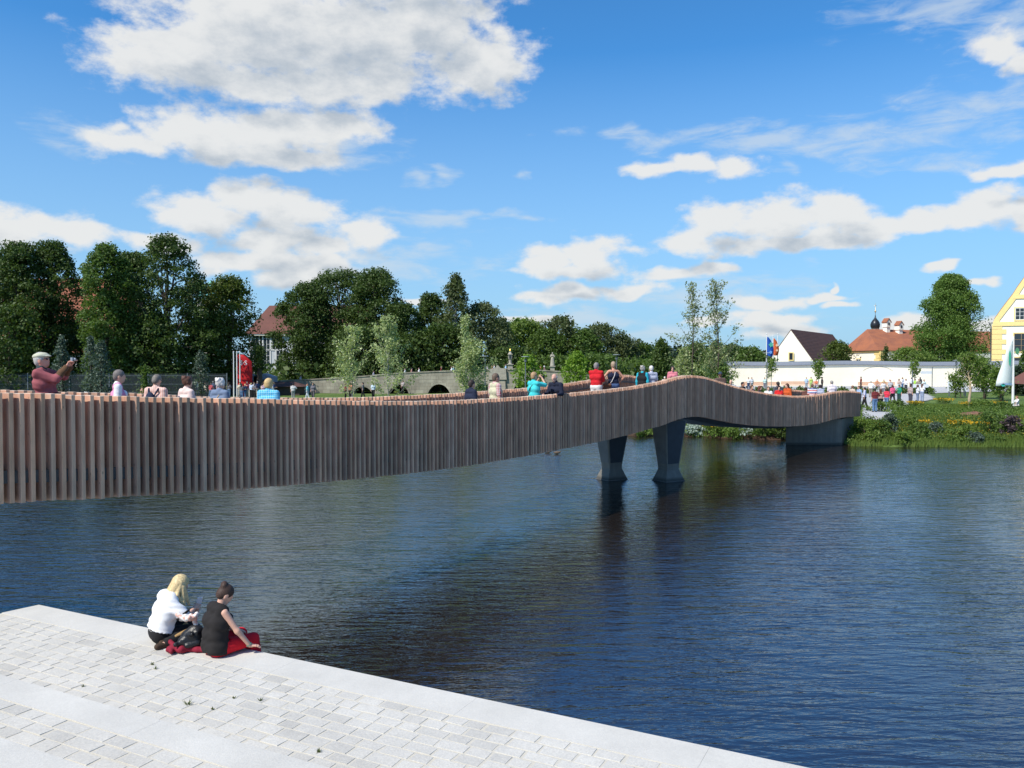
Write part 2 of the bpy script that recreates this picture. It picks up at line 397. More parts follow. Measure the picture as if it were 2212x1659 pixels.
for i, (s1, s0, zt) in enumerate(LV):
    root = thing('quay' if i == 0 else 'seat_step' if i < 4 else 'terrace', None, None); root['kind'] = 'structure'
    root.location = en(0, s1, 0)
    L0 = -root.location
    mb = MB(); slab(mb, s0 if i < 4 else -8, s1 - 0.005, -1.2 if i == 0 else LV[i - 1][2] - 0.4, zt - 0.002); mb.build('bedding', M_sand, root, loc=L0)
    bw = 0.47 if i == 0 else 0.34
    # the smooth kerb slabs, one by one
    a = left_a(s1); k = 0
    sh = {}
    while a < AR:
        L = 2.4 if i == 0 else 2.0
        mb = MB(); a1 = min(a + L - 0.002, AR)
        mb.prism([en(a if k else left_a(s1 - bw), s1 - bw, zt - 0.16), en(a1, s1 - bw, zt - 0.16), en(a1, s1, zt - 0.16), en(a if k else left_a(s1), s1, zt - 0.16)], (0, 0, 0.166))
        mb.build('kerb_slab', M_band, root, loc=L0); a += L; k += 1
    if i == 0:
        mb = MB(); slab(mb, s1 - 0.3, s1 - 0.03, -1.2, zt - 0.16); mb.build('quay_wall', M_wall, root, loc=L0)
    else:
        mb = MB(); mb.prism([en(left_a(s1 - .06), s1 - 0.06, LV[i-1][2] - 0.02), en(AR, s1 - 0.06, LV[i-1][2] - 0.02), en(AR, s1 - 0.01, LV[i-1][2] - 0.02), en(left_a(s1 - .01), s1 - 0.01, LV[i-1][2] - 0.02)], (0, 0, zt - .16 - LV[i-1][2] + 0.02))
        mb.build('riser', M_wall, root, loc=L0)
    if i < 4: pavers(root, s0 + 0.01, s1 - bw, zt, 300 if i == 0 else 290 if i == 1 else 0)
# weeds in the joints
M_weed = leafmat('weed_leaves', (0.05, 0.08, 0.02), (0.12, 0.14, 0.05))
def tuft(c, n, r, h, seed, name, label, cat, mat, group=None, kind=None, w=0.006):
    R = random.Random(seed); mb = MB()
    for _ in range(n):
        a = R.random() * 6.28; q = Vector((math.cos(a), math.sin(a), 0)); s = q * R.random() * r * .4
        tp = s + q * r * R.random() + Vector((0, 0, h * R.uniform(.5, 1))); e = Vector((-q.y, q.x, 0)) * w
        mb.add([s - e, s + e, tp], [(0, 1, 2)])
    o = mb.build(name, mat, loc=c); return tag(o, label, cat, group, kind)
TF = [((965, 408), 0.05), ((980, 434), .05), ((527, 548), .05), ((1190, 660), .09), ((1478, 622), .04), ((1645, 634), .05), ((1343, 692), .04), ((2015, 960), .06)]
mb = MB(); R = random.Random(3)
for (cx_, cy_), sz in TF:
    c = G(*Q(cx_ / 1.58, 2400 + cy_ / 1.58), 1.352)
    sz *= .7
    for _ in range(14):
        a = R.random() * 6.28; q = Vector((math.cos(a), math.sin(a), 0)); s = c + q * R.random() * sz * .5
        tp = s + q * sz * R.random() + Vector((0, 0, sz * R.uniform(.3, 1))); e = Vector((-q.y, q.x, 0)) * 0.006
        mb.add([s - e, s + e, tp], [(0, 1, 2)])
tag(mb.build('weeds', M_weed), 'small green weeds growing from the joints between the pale quay pavers', 'weeds', kind='stuff')

# ------------------------------------------------------------------ the timber footbridge
NEAR = [(-900, 838, 10.2), (-420, 842, 11.2), (0, 848, 12.5), (270, 856, 13.9), (553, 862, 15.6), (730, 865.5, 17.4), (906, 866.5, 19.6), (1040, 862.5, 21.6), (1170, 854.5, 24.2),
        (1270, 846, 26.6), (1355, 836.8, 29.2), (1430, 823.5, 31.6), (1462, 815, 32.6), (1493, 810.8, 33.6), (1525, 814.5, 34.8), (1561, 825.7, 36.3), (1605, 838.5, 38.4), (1654, 848.6, 41.0), (1690, 853.2, 43.0), (1713, 855, 44.2), (1745, 854.8, 45.4),
        (1772, 851.8, 46.3), (1800, 847, 47.2), (1824, 844.3, 48.1), (1843, 845, 49.5), (1860, 847, 51.4)]
ctrl = [W(*q) for q in NEAR]
def catmull(P, n=24):
    out = []
    for i in range(len(P) - 1):
        p0, p1, p2, p3 = P[max(i - 1, 0)], P[i], P[i + 1], P[min(i + 2, len(P) - 1)]
        for k in range(n):
            u = k / n; out.append(0.5 * ((2 * p1) + (p2 - p0) * u + (2 * p0 - 5 * p1 + 4 * p2 - p3) * u * u + (3 * p1 - p0 - 3 * p2 + p3) * u ** 3))
    out.append(P[-1]); return out
dense = catmull(ctrl)
def resample(P, step):
    L = [0.0]
    for a_, b_ in zip(P, P[1:]): L.append(L[-1] + (b_.xy - a_.xy).length)
    A = np.array([tuple(p) for p in P]); S = np.arange(0, L[-1], step)
    return [Vector((np.interp(s, L, A[:, 0]), np.interp(s, L, A[:, 1]), np.interp(s, L, A[:, 2]))) for s in S]
PITCH_S = 0.148
near = resample(dense, PITCH_S)
# smooth the plan a little
A = np.array([tuple(p) for p in near])
for _ in range(60): A[1:-1, :2] = A[1:-1, :2] * .5 + (A[:-2, :2] + A[2:, :2]) * .25
near = [Vector(p) for p in A]
def tangents(P):
    T = []
    for i in range(len(P)):
        d = P[min(i + 3, len(P) - 1)] - P[max(i - 3, 0)]; d.z = 0; T.append(d.normalized())
    return T
ntan = tangents(near)
BW = 3.5
far_raw = [p + Vector((-t_.y, t_.x, 0)) * BW for p, t_ in zip(near, ntan)]
far = resample(far_raw, PITCH_S); ftan = tangents(far)
SL = 1.72; RAILH = 1.15
bridge = thing('footbridge', 'long curving footbridge clad in upright weathered timber slats over the pond', 'footbridge', (near[90].x, near[90].y, 0))
B0 = -bridge.location
def wood(name, c1, c2, grey):
    m, t, b = new_mat(name)
    oi = t.nodes.new('ShaderNodeObjectInfo'); co = t.nodes.new('ShaderNodeNewGeometry').outputs['Position']
    st = vmath(t, 'MULTIPLY', co, (22, 22, 1.3)).outputs[0]
    n = nz(t, st, 2.0, 5, 0.65, 0.3); k = nz(t, vmath(t, 'MULTIPLY', co, (5, 5, 2.2)).outputs[0], 1.0, 1)
    sp = t.nodes.new('ShaderNodeTexVoronoi'); sp.inputs['Scale'].default_value = 1.0; t.links.new(vmath(t, 'MULTIPLY', co, (9, 9, 3.2)).outputs[0], sp.inputs['Vector'])
    c = mixc(t, n.outputs['Fac'], c1, c2)
    r = oi.outputs['Random']
    c = mixc(t, smath(t, 'MULTIPLY', ramp(t, r, 0.35, 1.0, 'LINEAR'), 0.75), c, grey)
    v = vmath(t, 'SCALE', c); f = ramp(t, smath(t, 'FRACT', smath(t, 'MULTIPLY', r, 7.31)), 0, 1, 'LINEAR', 0.80, 1.32)
    f = smath(t, 'MULTIPLY', f, ramp(t, sp.outputs['Distance'], 0.04, 0.11, 'SMOOTHSTEP', 0.45, 1.0))
    f = smath(t, 'MULTIPLY', f, ramp(t, k.outputs['Fac'], 0.3, 0.7, 'LINEAR', 0.85, 1.12))
    t.links.new(f, v.inputs['Scale']); t.links.new(v.outputs[0], b.inputs['Base Color']); b.inputs['Roughness'].default_value = 0.85; b.inputs['Specular IOR Level'].default_value = 0.08
    bump(t, b, n.outputs['Fac'], 0.5, 0.004); return m
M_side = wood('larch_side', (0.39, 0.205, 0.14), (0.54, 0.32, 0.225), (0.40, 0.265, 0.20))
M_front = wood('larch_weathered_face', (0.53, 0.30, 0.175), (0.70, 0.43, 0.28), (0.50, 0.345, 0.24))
M_end = wood('larch_end', (0.45, 0.33, 0.24), (0.58, 0.46, 0.36), (0.44, 0.40, 0.36))
TH, DP = 0.070, 0.205
def slat_mesh():
    # local x = along the rail, y = outwards, z down from 0
    mb = MB(); c = 0.005
    def ring(z, i=0): return [Vector((-TH/2 + i, -DP + i, z)), Vector((TH/2 - i, -DP + i, z)), Vector((TH/2 - i, -c if not i else -i, z)), Vector((TH/2 - c - i, -i, z)), Vector((-TH/2 + c + i, -i, z)), Vector((-TH/2 + i, -c if not i else -i, z))]
    mb.loft([ring(-SL), ring(-c), ring(0, c)])
    me = mb.mesh('slat', [M_side, M_front, M_end])
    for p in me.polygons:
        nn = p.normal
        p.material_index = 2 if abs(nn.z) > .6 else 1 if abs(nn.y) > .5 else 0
    return me
slat_me = [slat_mesh() for _ in range(1)]
R = random.Random(11)
def slat_xform(p, t_, out):
    rz = math.atan2(t_.y, t_.x) + R.uniform(-.06, .06)
    rz += 0.28                          # the boards stand at a slant to the rail
    if out > 0: rz += math.pi          # local +y must face outwards (towards the camera side)
    return rz
def slat_len(P, i): return float(np.interp(P[i].x / P[i].y * F + PXC, [1560, 1700, 1772, 1824, 1862], [1, .965, .957, .92, .885])) if P[i].y > 34 else 1.0
def slat_at(P, T, i, out):
    p = P[i].copy(); p.z += R.uniform(-0.008, 0.008); n_ = Vector((T[i].y, -T[i].x, 0)) * out; p += n_ * R.uniform(-0.018, 0.018)
    return p, slat_xform(p, T[i], out)
cand = []
for which, P, T, out in ((0, near, ntan, 1), (1, far, ftan, -1)):
    for i, p in enumerate(P):
        d = p - Vector((0, 0, EYE)); sx_ = PXC + F * d.x / d.y
        vis_ = -40 < sx_ < 2260
        size = (SL if which == 0 else 0.3) / d.y
        cand.append((-(size if vis_ else 0), which, i))
cand.sort(); single = {(w_, i) for sc_, w_, i in cand[:298]}
rest_v, rest_f, rest_m = [], [], []
base = np.array([tuple(v.co) for v in slat_me[0].vertices]); polys = [tuple(p.vertices) for p in slat_me[0].polygons]; pm = [p.material_index for p in slat_me[0].polygons]
mbr = MB()
for which, P, T, out in ((0, near, ntan, 1), (1, far, ftan, -1)):
    for i in range(len(P)):
        p, rz = slat_at(P, T, i, out)
        if (which, i) in single:
            o = link('slat', slat_me[0], bridge, p + B0); o.rotation_euler = (0, 0, rz); o.scale = (1, 1, slat_len(P, i))
        else:
            c_, s_ = math.cos(rz), math.sin(rz)
            b0 = len(mbr.v)
            mbr.v += [(c_ * x - s_ * y + p.x + B0.x, s_ * x + c_ * y + p.y + B0.y, z * slat_len(P, i) + p.z) for x, y, z in base]
            mbr.f += [tuple(b0 + k for k in f) for f in polys]; mbr.m += pm
# material copy for the joined slats: random per island instead of per object
def island_variant(m):
    n = m.copy(); t = n.node_tree
    for nd in list(t.nodes):
        if nd.type == 'OBJECT_INFO':
            g = t.nodes.new('ShaderNodeNewGeometry')
            for l in list(nd.outputs['Random'].links): t.links.new(g.outputs['Random Per Island'], l.to_socket)
    return n
ob = mbr.build('slat_row', [island_variant(M_side), island_variant(M_front), island_variant(M_end)], bridge); ob['kind'] = 'stuff'
def ribbon(name, mat, side_near, s_in, s_out, z_hi, z_lo, P=None, T=None):
    """sheet with a rectangular section that follows a rail; offsets along the outward normal"""
    mb = MB(); P = P or near; T = T or ntan; rings = []
    for i in range(0, len(P), 3):
        n_ = Vector((T[i].y, -T[i].x, 0)); p = P[i] + B0
        rings.append([p + n_ * s_out + Vector((0, 0, z_lo)), p + n_ * s_out + Vector((0, 0, z_hi)), p + n_ * s_in + Vector((0, 0, z_hi)), p + n_ * s_in + Vector((0, 0, z_lo))])
    mb.loft(rings); return mb.build(name, mat, bridge)
M_steel = plain('dark_painted_steel', (0.085, 0.09, 0.095), 0.45, 0.2, 3, metal=0.2)
M_steel2 = plain('grey_steel_flat', (0.085, 0.085, 0.085), 0.5, 0.25, 4, metal=0.3)
ribbon('edge_rail', M_steel2, True, -0.10, -0.07, -SL + 0.50, -SL + 0.30)
ribbon('edge_rail', M_steel2, True, 0.045, 0.075, -SL + 0.50, -SL + 0.30, far, ftan)
ribbon('top_rail', M_steel2, True, -0.26, -0.235, -0.28, -0.34)
ribbon('top_rail', M_steel2, True, 0.235, 0.26, -0.28, -0.34, far, ftan)
# back boards that close the gaps between the slats
M_back = plain('larch_backing', (0.17, 0.10, 0.07), 0.85, 0.25, 9)
M_deck = plain('larch_deck', (0.30, 0.22, 0.17), 0.8, 0.2, 5, 0.2)
mb = MB(); mg = MB(); rings = []; rg = []
for i in range(0, len(near), 3):
    n_ = Vector((ntan[i].y, -ntan[i].x, 0)); p = near[i] + B0; up = Vector((0, 0, 1))
    a_, c_ = p - n_ * (DP + .01), p - n_ * (BW - DP - .01)
    rings.append([a_ + up * (-RAILH - .10), a_ + up * -RAILH, c_ + up * -RAILH, c_ + up * (-RAILH - .10)])
    a_, c_ = p - n_ * 0.30, p - n_ * (BW - 0.30); a2, c2_ = p - n_ * 1.0, p - n_ * (BW - 1.0)
    rg.append([a2 + up * (-SL - .10), a_ + up * (-RAILH - .12), c_ + up * (-RAILH - .12), c2_ + up * (-SL - .10)])
mb.loft(rings); mb.build('deck', M_deck, bridge); mg.loft(rg); mg.build('girder', M_steel, bridge)

def bridge_near_d(x):
    """distance at which the sight line of column x meets the near rail"""
    u = (x - PXC) / F; best = None
    for i in range(len(near) - 1):
        a_, b_ = near[i], near[i + 1]; fa, fb = a_.x - u * a_.y, b_.x - u * b_.y
        if fa <= 0 < fb or fb <= 0 < fa:
            k = fa / (fa - fb); return a_.y + (b_.y - a_.y) * k
    return near[-1].y
def deck_z(x, y):
    q = Vector((x, y)); bi = min(range(len(near)), key=lambda i: ((near[i] + Vector((-ntan[i].y, ntan[i].x, 0)) * (BW / 2)).xy - q).length)
    return near[bi].z - RAILH
M_conc = plain('fair_faced_concrete', (0.155, 0.147, 0.13), 0.75, 0.10, 2.2, 0.15)
t = M_conc.node_tree; b = t.nodes['Principled BSDF']; src_ = b.inputs['Base Color'].links[0].from_socket
gp = t.nodes.new('ShaderNodeNewGeometry').outputs['Position']; sz_ = t.nodes.new('ShaderNodeSeparateXYZ'); t.links.new(gp, sz_.inputs[0])
stn = nz(t, vmath(t, 'MULTIPLY', gp, (5, 5, .5)).outputs[0], 1.0, 4, .6).outputs['Fac']
wetz = ramp(t, smath(t, 'SUBTRACT', sz_.outputs[2], smath(t, 'MULTIPLY', stn, .16)), -.02, .12, 'SMOOTHSTEP', .45, 1.0)
fs_ = smath(t, 'MULTIPLY', wetz, ramp(t, stn, .35, .7, 'LINEAR', .82, 1.15)); sv = vmath(t, 'SCALE', src_); t.links.new(fs_, sv.inputs['Scale']); t.links.new(sv.outputs[0], b.inputs['Base Color'])
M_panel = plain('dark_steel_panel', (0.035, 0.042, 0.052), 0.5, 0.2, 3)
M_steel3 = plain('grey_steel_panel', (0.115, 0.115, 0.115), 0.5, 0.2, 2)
M_wet = plain('wet_pier_edge', (0.10, 0.10, 0.10), 0.4, 0.2, 8)
def pier(px, d, ang, ztop, label):
    c = G(px, 1036, 0); c = W(px, 787, d); c.z = 0
    root = thing('bridge_pier', label, 'bridge pier', c, ang, 'splayed piers standing in the pond under the footbridge')
    def rect(hx, hy, z): return [Vector((-hx, -hy, z)), Vector((hx, -hy, z)), Vector((hx, hy, z)), Vector((-hx, hy, z))]
    mb = MB(); mb.loft([rect(.52, .44, -1.5), rect(.52, .44, 0.02)]); mb.build('footing', M_wet, root)
    mb = MB(); mb.loft([rect(.50, .42, 0.02), rect(.325, .27, 0.46), rect(.325, .27, 0.58), rect(.56, .46, ztop)]); mb.build('shaft', M_conc, root)
    # recessed steel panels framed by the concrete arrises
    for sgn, ax in ((-1, 'y'), (1, 'x'), (-1, 'x'), (1, 'y')):
        mb = MB(); e = 0.012
        for z0, z1 in ((0.72, ztop - 0.02),):
            def w(z): k = (z - .58) / (ztop - .58); return (.325 + .235 * k, .27 + .19 * k)
            (x0, y0), (x1, y1) = w(z0), w(z1); o0 = 0.055
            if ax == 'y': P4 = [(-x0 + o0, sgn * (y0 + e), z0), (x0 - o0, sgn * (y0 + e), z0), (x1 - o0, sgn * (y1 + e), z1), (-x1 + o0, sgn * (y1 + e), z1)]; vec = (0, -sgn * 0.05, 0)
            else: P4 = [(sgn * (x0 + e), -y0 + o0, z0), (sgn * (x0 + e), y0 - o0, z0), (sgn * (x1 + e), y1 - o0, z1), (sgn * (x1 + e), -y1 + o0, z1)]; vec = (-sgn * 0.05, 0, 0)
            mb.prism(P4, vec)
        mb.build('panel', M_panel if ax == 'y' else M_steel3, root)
pier(1322, 34.0, math.radians(32), 2.20, 'left pier, splayed grey pier standing in the pond below the slatted bridge')
pier(1445, 33.6, math.radians(32), 2.50, 'right pier, splayed grey pier with its whole dark panel in view under the bridge hump')
# abutment
ab = thing('bridge_abutment', 'grey concrete abutment carrying the far end of the footbridge at the bank', 'abutment', (18, 49.5, 0))
A_ = W(1698, 920, 48.4); e_ = near[-1] - Vector((ntan[-1].y, -ntan[-1].x, 0)) * 0.4
iB = min(range(len(near)), key=lambda i: abs(near[i].x / near[i].y * F + PXC - 1824)); B_ = near[iB] - Vector((ntan[iB].y, -ntan[iB].x, 0)) * 0.12
C_ = e_; D_ = A_ + (C_ - B_); rings = []
for zz_ in (-1.0, 1.55): rings.append([Vector((q.x, q.y, zz_)) - ab.location for q in (A_, B_, C_, D_)])
mb = MB(); mb.loft(rings); mb.build('abutment_block', M_conc, ab)
# far bank landing path
PATH = [(1905, 905), (1862, 905), (1862, 870), (1830, 845), (1560, 842), (1560, 834), (2212, 834), (2212, 846), (2000, 852), (2020, 863), (1975, 872), (1925, 895)]
pts = []
for x, y in PATH:
    p = G(x, y, 1.19); pts.append(p)
# ------------------------------------------------------------------ trees and plants
M_bark = plain('bark', (0.085, 0.065, 0.05), 0.9, 0.35, 8, 0.4)
M_barkp = plain('pale_bark', (0.30, 0.29, 0.26), 0.85, 0.35, 6, 0.3)
L_dark = leafmat('dark_leaves', (0.034, 0.062, 0.014), (0.088, 0.138, 0.030), 0.28)
L_mid = leafmat('green_leaves', (0.048, 0.092, 0.018), (0.120, 0.190, 0.038), 0.34)
L_lime = leafmat('linden_leaves', (0.045, 0.075, 0.010), (0.115, 0.150, 0.028), 0.30)
L_linden = leafmat('dense_linden_leaves', (0.075, 0.145, 0.028), (0.155, 0.245, 0.050), 0.34)
L_light = leafmat('light_leaves', (0.080, 0.145, 0.026), (0.185, 0.260, 0.055), 0.40)
L_fresh = leafmat('fresh_leaves', (0.10, 0.20, 0.02), (0.24, 0.36, 0.05), 0.40)
L_willow = leafmat('willow_leaves', (0.22, 0.28, 0.10), (0.50, 0.55, 0.30), 0.40, 0.4)
L_poplar = leafmat('poplar_leaves', (0.13, 0.17, 0.07), (0.30, 0.33, 0.17), 0.38, 0.45)
L_grey = leafmat('grey_leaves', (0.05, 0.08, 0.055), (0.11, 0.15, 0.11), 0.2, 0.5)
L_birch = leafmat('birch_leaves', (0.055, 0.082, 0.028), (0.130, 0.160, 0.065), 0.32)
L_conif = leafmat('conifer_needles', (0.010, 0.026, 0.012), (0.026, 0.052, 0.022), 0.05)
L_sage = leafmat('silver_leaves', (0.25, 0.32, 0.27), (0.42, 0.50, 0.45), 0.2)
L_yel = leafmat('yellow_petals', (0.50, 0.28, 0.01), (0.66, 0.42, 0.02), 0.25)
L_pink = leafmat('pink_petals', (0.22, 0.12, 0.13), (0.42, 0.27, 0.29), 0.25)
L_purp = leafmat('purplish_leaves', (0.05, 0.035, 0.04), (0.11, 0.08, 0.085), 0.2)

def leaves_mesh(name, C, Nrm, size, mat, rs, aspect=0.62, nbias=0.6):
    """one small folded leaf spray (2 triangles) at each point"""
    n = len(C)
    d = rs.normal(size=(n, 3)); d /= np.linalg.norm(d, axis=1)[:, None]
    nn = d + Nrm * nbias; nn /= np.linalg.norm(nn, axis=1)[:, None]
    a = rs.normal(size=(n, 3)); a -= (a * nn).sum(1)[:, None] * nn; a /= np.linalg.norm(a, axis=1)[:, None]
    b_ = np.cross(nn, a); s = size * rs.uniform(0.6, 1.35, n)[:, None]
    p0 = C - a * s * .5; p2 = C + a * s * .5; fold = nn * s * rs.uniform(-.18, .18, n)[:, None]
    p1 = C + b_ * s * aspect * .5 + fold; p3 = C - b_ * s * aspect * .5 + fold
    V = np.stack([p0, p1, p2, p3], 1).reshape(-1, 3); i = np.arange(n) * 4
    Fq = np.stack([i, i + 1, i + 2, i + 3], 1)
    return mesh_np(name, V, Fq, mat)

PROF = {
 'dome': lambda t: np.interp(t, [0, .12, .4, .65, .85, 1], [.85, .95, 1, .97, .78, .35]),
 'egg': lambda t: np.interp(t, [0, .15, .35, .6, .85, 1], [.5, .9, 1, .8, .42, .08]),
 'column': lambda t: np.interp(t, [0, .15, .5, .8, 1], [.6, .95, 1, .65, .12]),
 'wide': lambda t: np.interp(t, [0, .2, .5, .8, 1], [.8, 1, 1, .8, .3]),
 'cone': lambda t: np.interp(t, [0, .1, 1], [.85, 1, .04]),
 'linden': lambda t: np.interp(t, [0, .12, .3, .45, .52, .62, .8, .93, 1], [.70, .93, .92, 1.0, .98, .74, .56, .46, .2]),
}
def tree(name, label, base, h, w, mat, seed, shape='dome', cb=0.12, n=6000, leaf=0.42, nclump=60, csize=0.13, trunk=None, bark=None, shell=0.55, sparse=0.0, group=None, cat='tree', branches=14, lobes=3, stretch=1.0, stems=1, lean=0.0):
    rs = np.random.RandomState(seed); R = random.Random(seed)
    root = thing(name, label, cat, base, group=group)
    prof = PROF[shape]
    # clump centres: golden-angle fill of the envelope, pushed to its skin, outline broken by lobes
    ph = rs.rand(4) * 6.28; cs = []
    for i in range(nclump):
        t_ = (i + rs.rand()) / nclump; t_ = t_ ** 0.85; a = i * 2.39996 + rs.normal() * .4
        lob = 1 + 0.16 * math.sin(lobes * a + ph[0]) + 0.12 * math.sin(5 * a + 7 * t_ + ph[1]) + 0.12 * math.sin(9 * t_ * 2 + ph[2])
        r = float(prof(t_)) * w / 2 * lob * (rs.rand() ** (0.35))
        cr = csize * w * rs.uniform(.7, 1.25)
        r = max(0, r - cr * .5)
        cs.append((r * math.cos(a) + lean * t_, r * math.sin(a), h * (cb + (1 - cb) * t_) - cr * .6 * (t_ > .9), cr))
    cs = np.array(cs)
    # leaves on and in the clumps
    pick = rs.choice(len(cs), n, p=cs[:, 3] ** 2 / (cs[:, 3] ** 2).sum())
    d = rs.normal(size=(n, 3)); d /= np.linalg.norm(d, axis=1)[:, None]
    d[:, 2] = np.where(d[:, 2] < -.3, -d[:, 2] * .5, d[:, 2])
    rr = rs.rand(n) ** (1 / 3 if shell < .5 else 0.22)
    P = cs[pick, :3] + d * (rr * cs[pick, 3])[:, None] * np.array([1, 1, 0.78 * stretch])
    # loose leaves between the clumps soften and fill the crown
    nf = int(n * (0.0 if shell < .5 else .30)); tt = rs.rand(nf); aa = rs.rand(nf) * 6.28
    rf = prof(tt) * w / 2 * (1 + .14 * np.sin(lobes * aa + ph[0]) + .10 * np.sin(5 * aa + 7 * tt + ph[1]) + .10 * np.sin(18 * tt + ph[2])) * rs.rand(nf) ** .45 * .96
    P[:nf] = np.stack([rf * np.cos(aa) + lean * tt, rf * np.sin(aa), h * (cb + (1 - cb) * tt)], 1)
    # small-scale raggedness
    P += rs.normal(size=P.shape) * leaf * .5
    P[:, 2] = np.maximum(P[:, 2], 0.1)
    out = d * .8 + np.array([0, 0, .45])
    link('crown', leaves_mesh('crown', P, out, leaf, mat, rs), root)
    tr = trunk or (0.012 * h + 0.03 * w ** .7)
    mb = MB()
    for s_ in range(stems):
        dx, dy = (R.uniform(-.12, .12) * w * (stems > 1), R.uniform(-.1, .1) * w * (stems > 1))
        top = Vector((dx * 2.2 + lean * .8, dy * 2.2, h * 0.88)); tp = [Vector((dx, dy, -0.3))]
        for k in range(1, 6): q = k / 5; tp.append(Vector((dx, dy, 0)).lerp(top, q) + Vector((R.uniform(-1, 1), R.uniform(-1, 1), 0)) * w * .018)
        mb.tube(tp, [tr * (1.25, .95, .78, .58, .34, .10)[k] for k in range(6)], 7)
    for i in range(branches):
        c = cs[R.randrange(len(cs))]; q = R.uniform(max(cb * .7, .08), .72); st = Vector((lean * q, 0, h * q))
        if c[2] < st.z: st.z = max(h * .05, c[2] * .75)
        e = Vector(c[:3]); mid = st.lerp(e, .5) + Vector((0, 0, .03 * h))
        mb.tube([st, mid, e], [tr * .34, tr * .22, tr * .06], 5)
    mb.build('trunk', bark or M_bark, root, True)
    return root
def slender_tree(name, label, base, h, w, mat, seed, cb=.1, n=2000, leaf=.16, branches=34, trunk=.06, bark=None, group=None, cat='tree', spread=.12, stems=1, **kw):
    """young tree of steep ascending branches with the leaves strung along them"""
    rs = np.random.RandomState(seed); R = random.Random(seed); root = thing(name, label, cat, base, group=group)
    mb = MB(); segs = []; wt_ = []
    axes = []
    for s_ in range(stems):
        bx_, by_ = (R.uniform(-.1, .1) * w, R.uniform(-.1, .1) * w) if stems > 1 else (0, 0)
        pts_ = [Vector((bx_, by_, -.2))]; hh = h * (1 if s_ == 0 else R.uniform(.7, .92)); ox, oy = R.uniform(-.16, .16) * w + bx_ * 2, R.uniform(-.16, .16) * w + by_ * 2
        for k in range(1, 7): q = k / 6; pts_.append(Vector((bx_ + (ox - bx_) * q + R.uniform(-.03, .03) * w, by_ + (oy - by_) * q + R.uniform(-.03, .03) * w, hh * q)))
        mb.tube(pts_, [trunk * f for f in (1.1, .9, .75, .58, .4, .22, .06)], 6); axes.append(pts_)
    def axpt(a, q): f = q * 6; i = min(int(f), 5); return a[i].lerp(a[i + 1], f - i)
    for i in range(branches):
        a = axes[i % stems]; q = cb + (1 - cb) * ((i + R.random()) / branches) ** .9 * .96; st = axpt(a, q); ang = R.random() * 6.28
        L = w * R.uniform(.38, .78) * (1.15 - q * .85) / .62; L = min(L, h * .42); tilt = R.uniform(.35, .85) * (1.1 - .5 * q)
        d = Vector((math.cos(ang) * math.sin(tilt), math.sin(ang) * math.sin(tilt), math.cos(tilt)))
        e = st + d * L; e.z = min(e.z, h * 1.0); mid = st.lerp(e, .5) + Vector((d.x, d.y, 0)) * L * .08
        mb.tube([st, mid, e], [trunk * .30 * (1.1 - q * .6), trunk * .18, trunk * .05], 4, False)
        segs.append((st, mid, e)); wt_.append(L * R.uniform(.35, 1.3))
        for _ in range(3):
            s2 = mid.lerp(e, R.random()) if R.random() < .6 else st.lerp(mid, R.uniform(.4, 1)); d2 = (d + Vector((R.uniform(-.6, .6), R.uniform(-.6, .6), R.uniform(-.1, .4)))).normalized(); e2 = s2 + d2 * L * R.uniform(.2, .42)
            mb.tube([s2, e2], [trunk * .10, trunk * .03], 3, False); segs.append((s2, s2.lerp(e2, .5), e2)); wt_.append(L * R.uniform(.1, .7))
    for a in axes: segs.append((axpt(a, .72), axpt(a, .86), axpt(a, 1.0))); wt_.append(sum(wt_) * .05)
    wt_ = np.array(wt_) / sum(wt_); pick = rs.choice(len(segs), n, p=wt_); A_ = np.array([[tuple(p) for p in s] for s in segs])[pick]
    u = rs.rand(n) ** .75; u = .18 + .82 * u; k = (u < .5)[:, None]; P = np.where(k, A_[:, 0] + (A_[:, 1] - A_[:, 0]) * (u * 2)[:, None], A_[:, 1] + (A_[:, 2] - A_[:, 1]) * (u * 2 - 1)[:, None])
    P = P + rs.normal(size=P.shape) * spread * np.array([1, 1, .8])
    link('crown', leaves_mesh('crown', P, np.tile([0, -.1, .7], (n, 1)), leaf, mat, rs), root)
    mb.build('trunk', bark or M_bark, root, True); return root
def S(x, yt, hw, d, mat, seed, label, name='young_tree', group=None, **kw):
    X = (x - PXC) / F * d; z = gzf(X, d); return slender_tree(name, label, (X, d, z), W(x, yt, d).z - z, hw * 2 * d / F, mat, seed, group=group, **kw)
def T(x, yt, hw, d, mat, seed, label, name='broadleaf_tree', zb=None, group=None, **kw):
    X = (x - PXC) / F * d; z = gzf(X, d) if zb is None else zb
    top = W(x, yt, d).z
    big_ = kw.get('n', 6000) >= 4500 and seed not in (50, 39, 24, 25, 26) and d > 75
    if big_: hw *= 1.02 if seed in (3, 4, 7, 8) else 1.14; kw['csize'] = max(kw.get('csize', .13) * 1.08, .10)
    return tree(name, label, (X, d, z), top - z, hw * 2 * d / F, mat, seed, group=group, **kw)

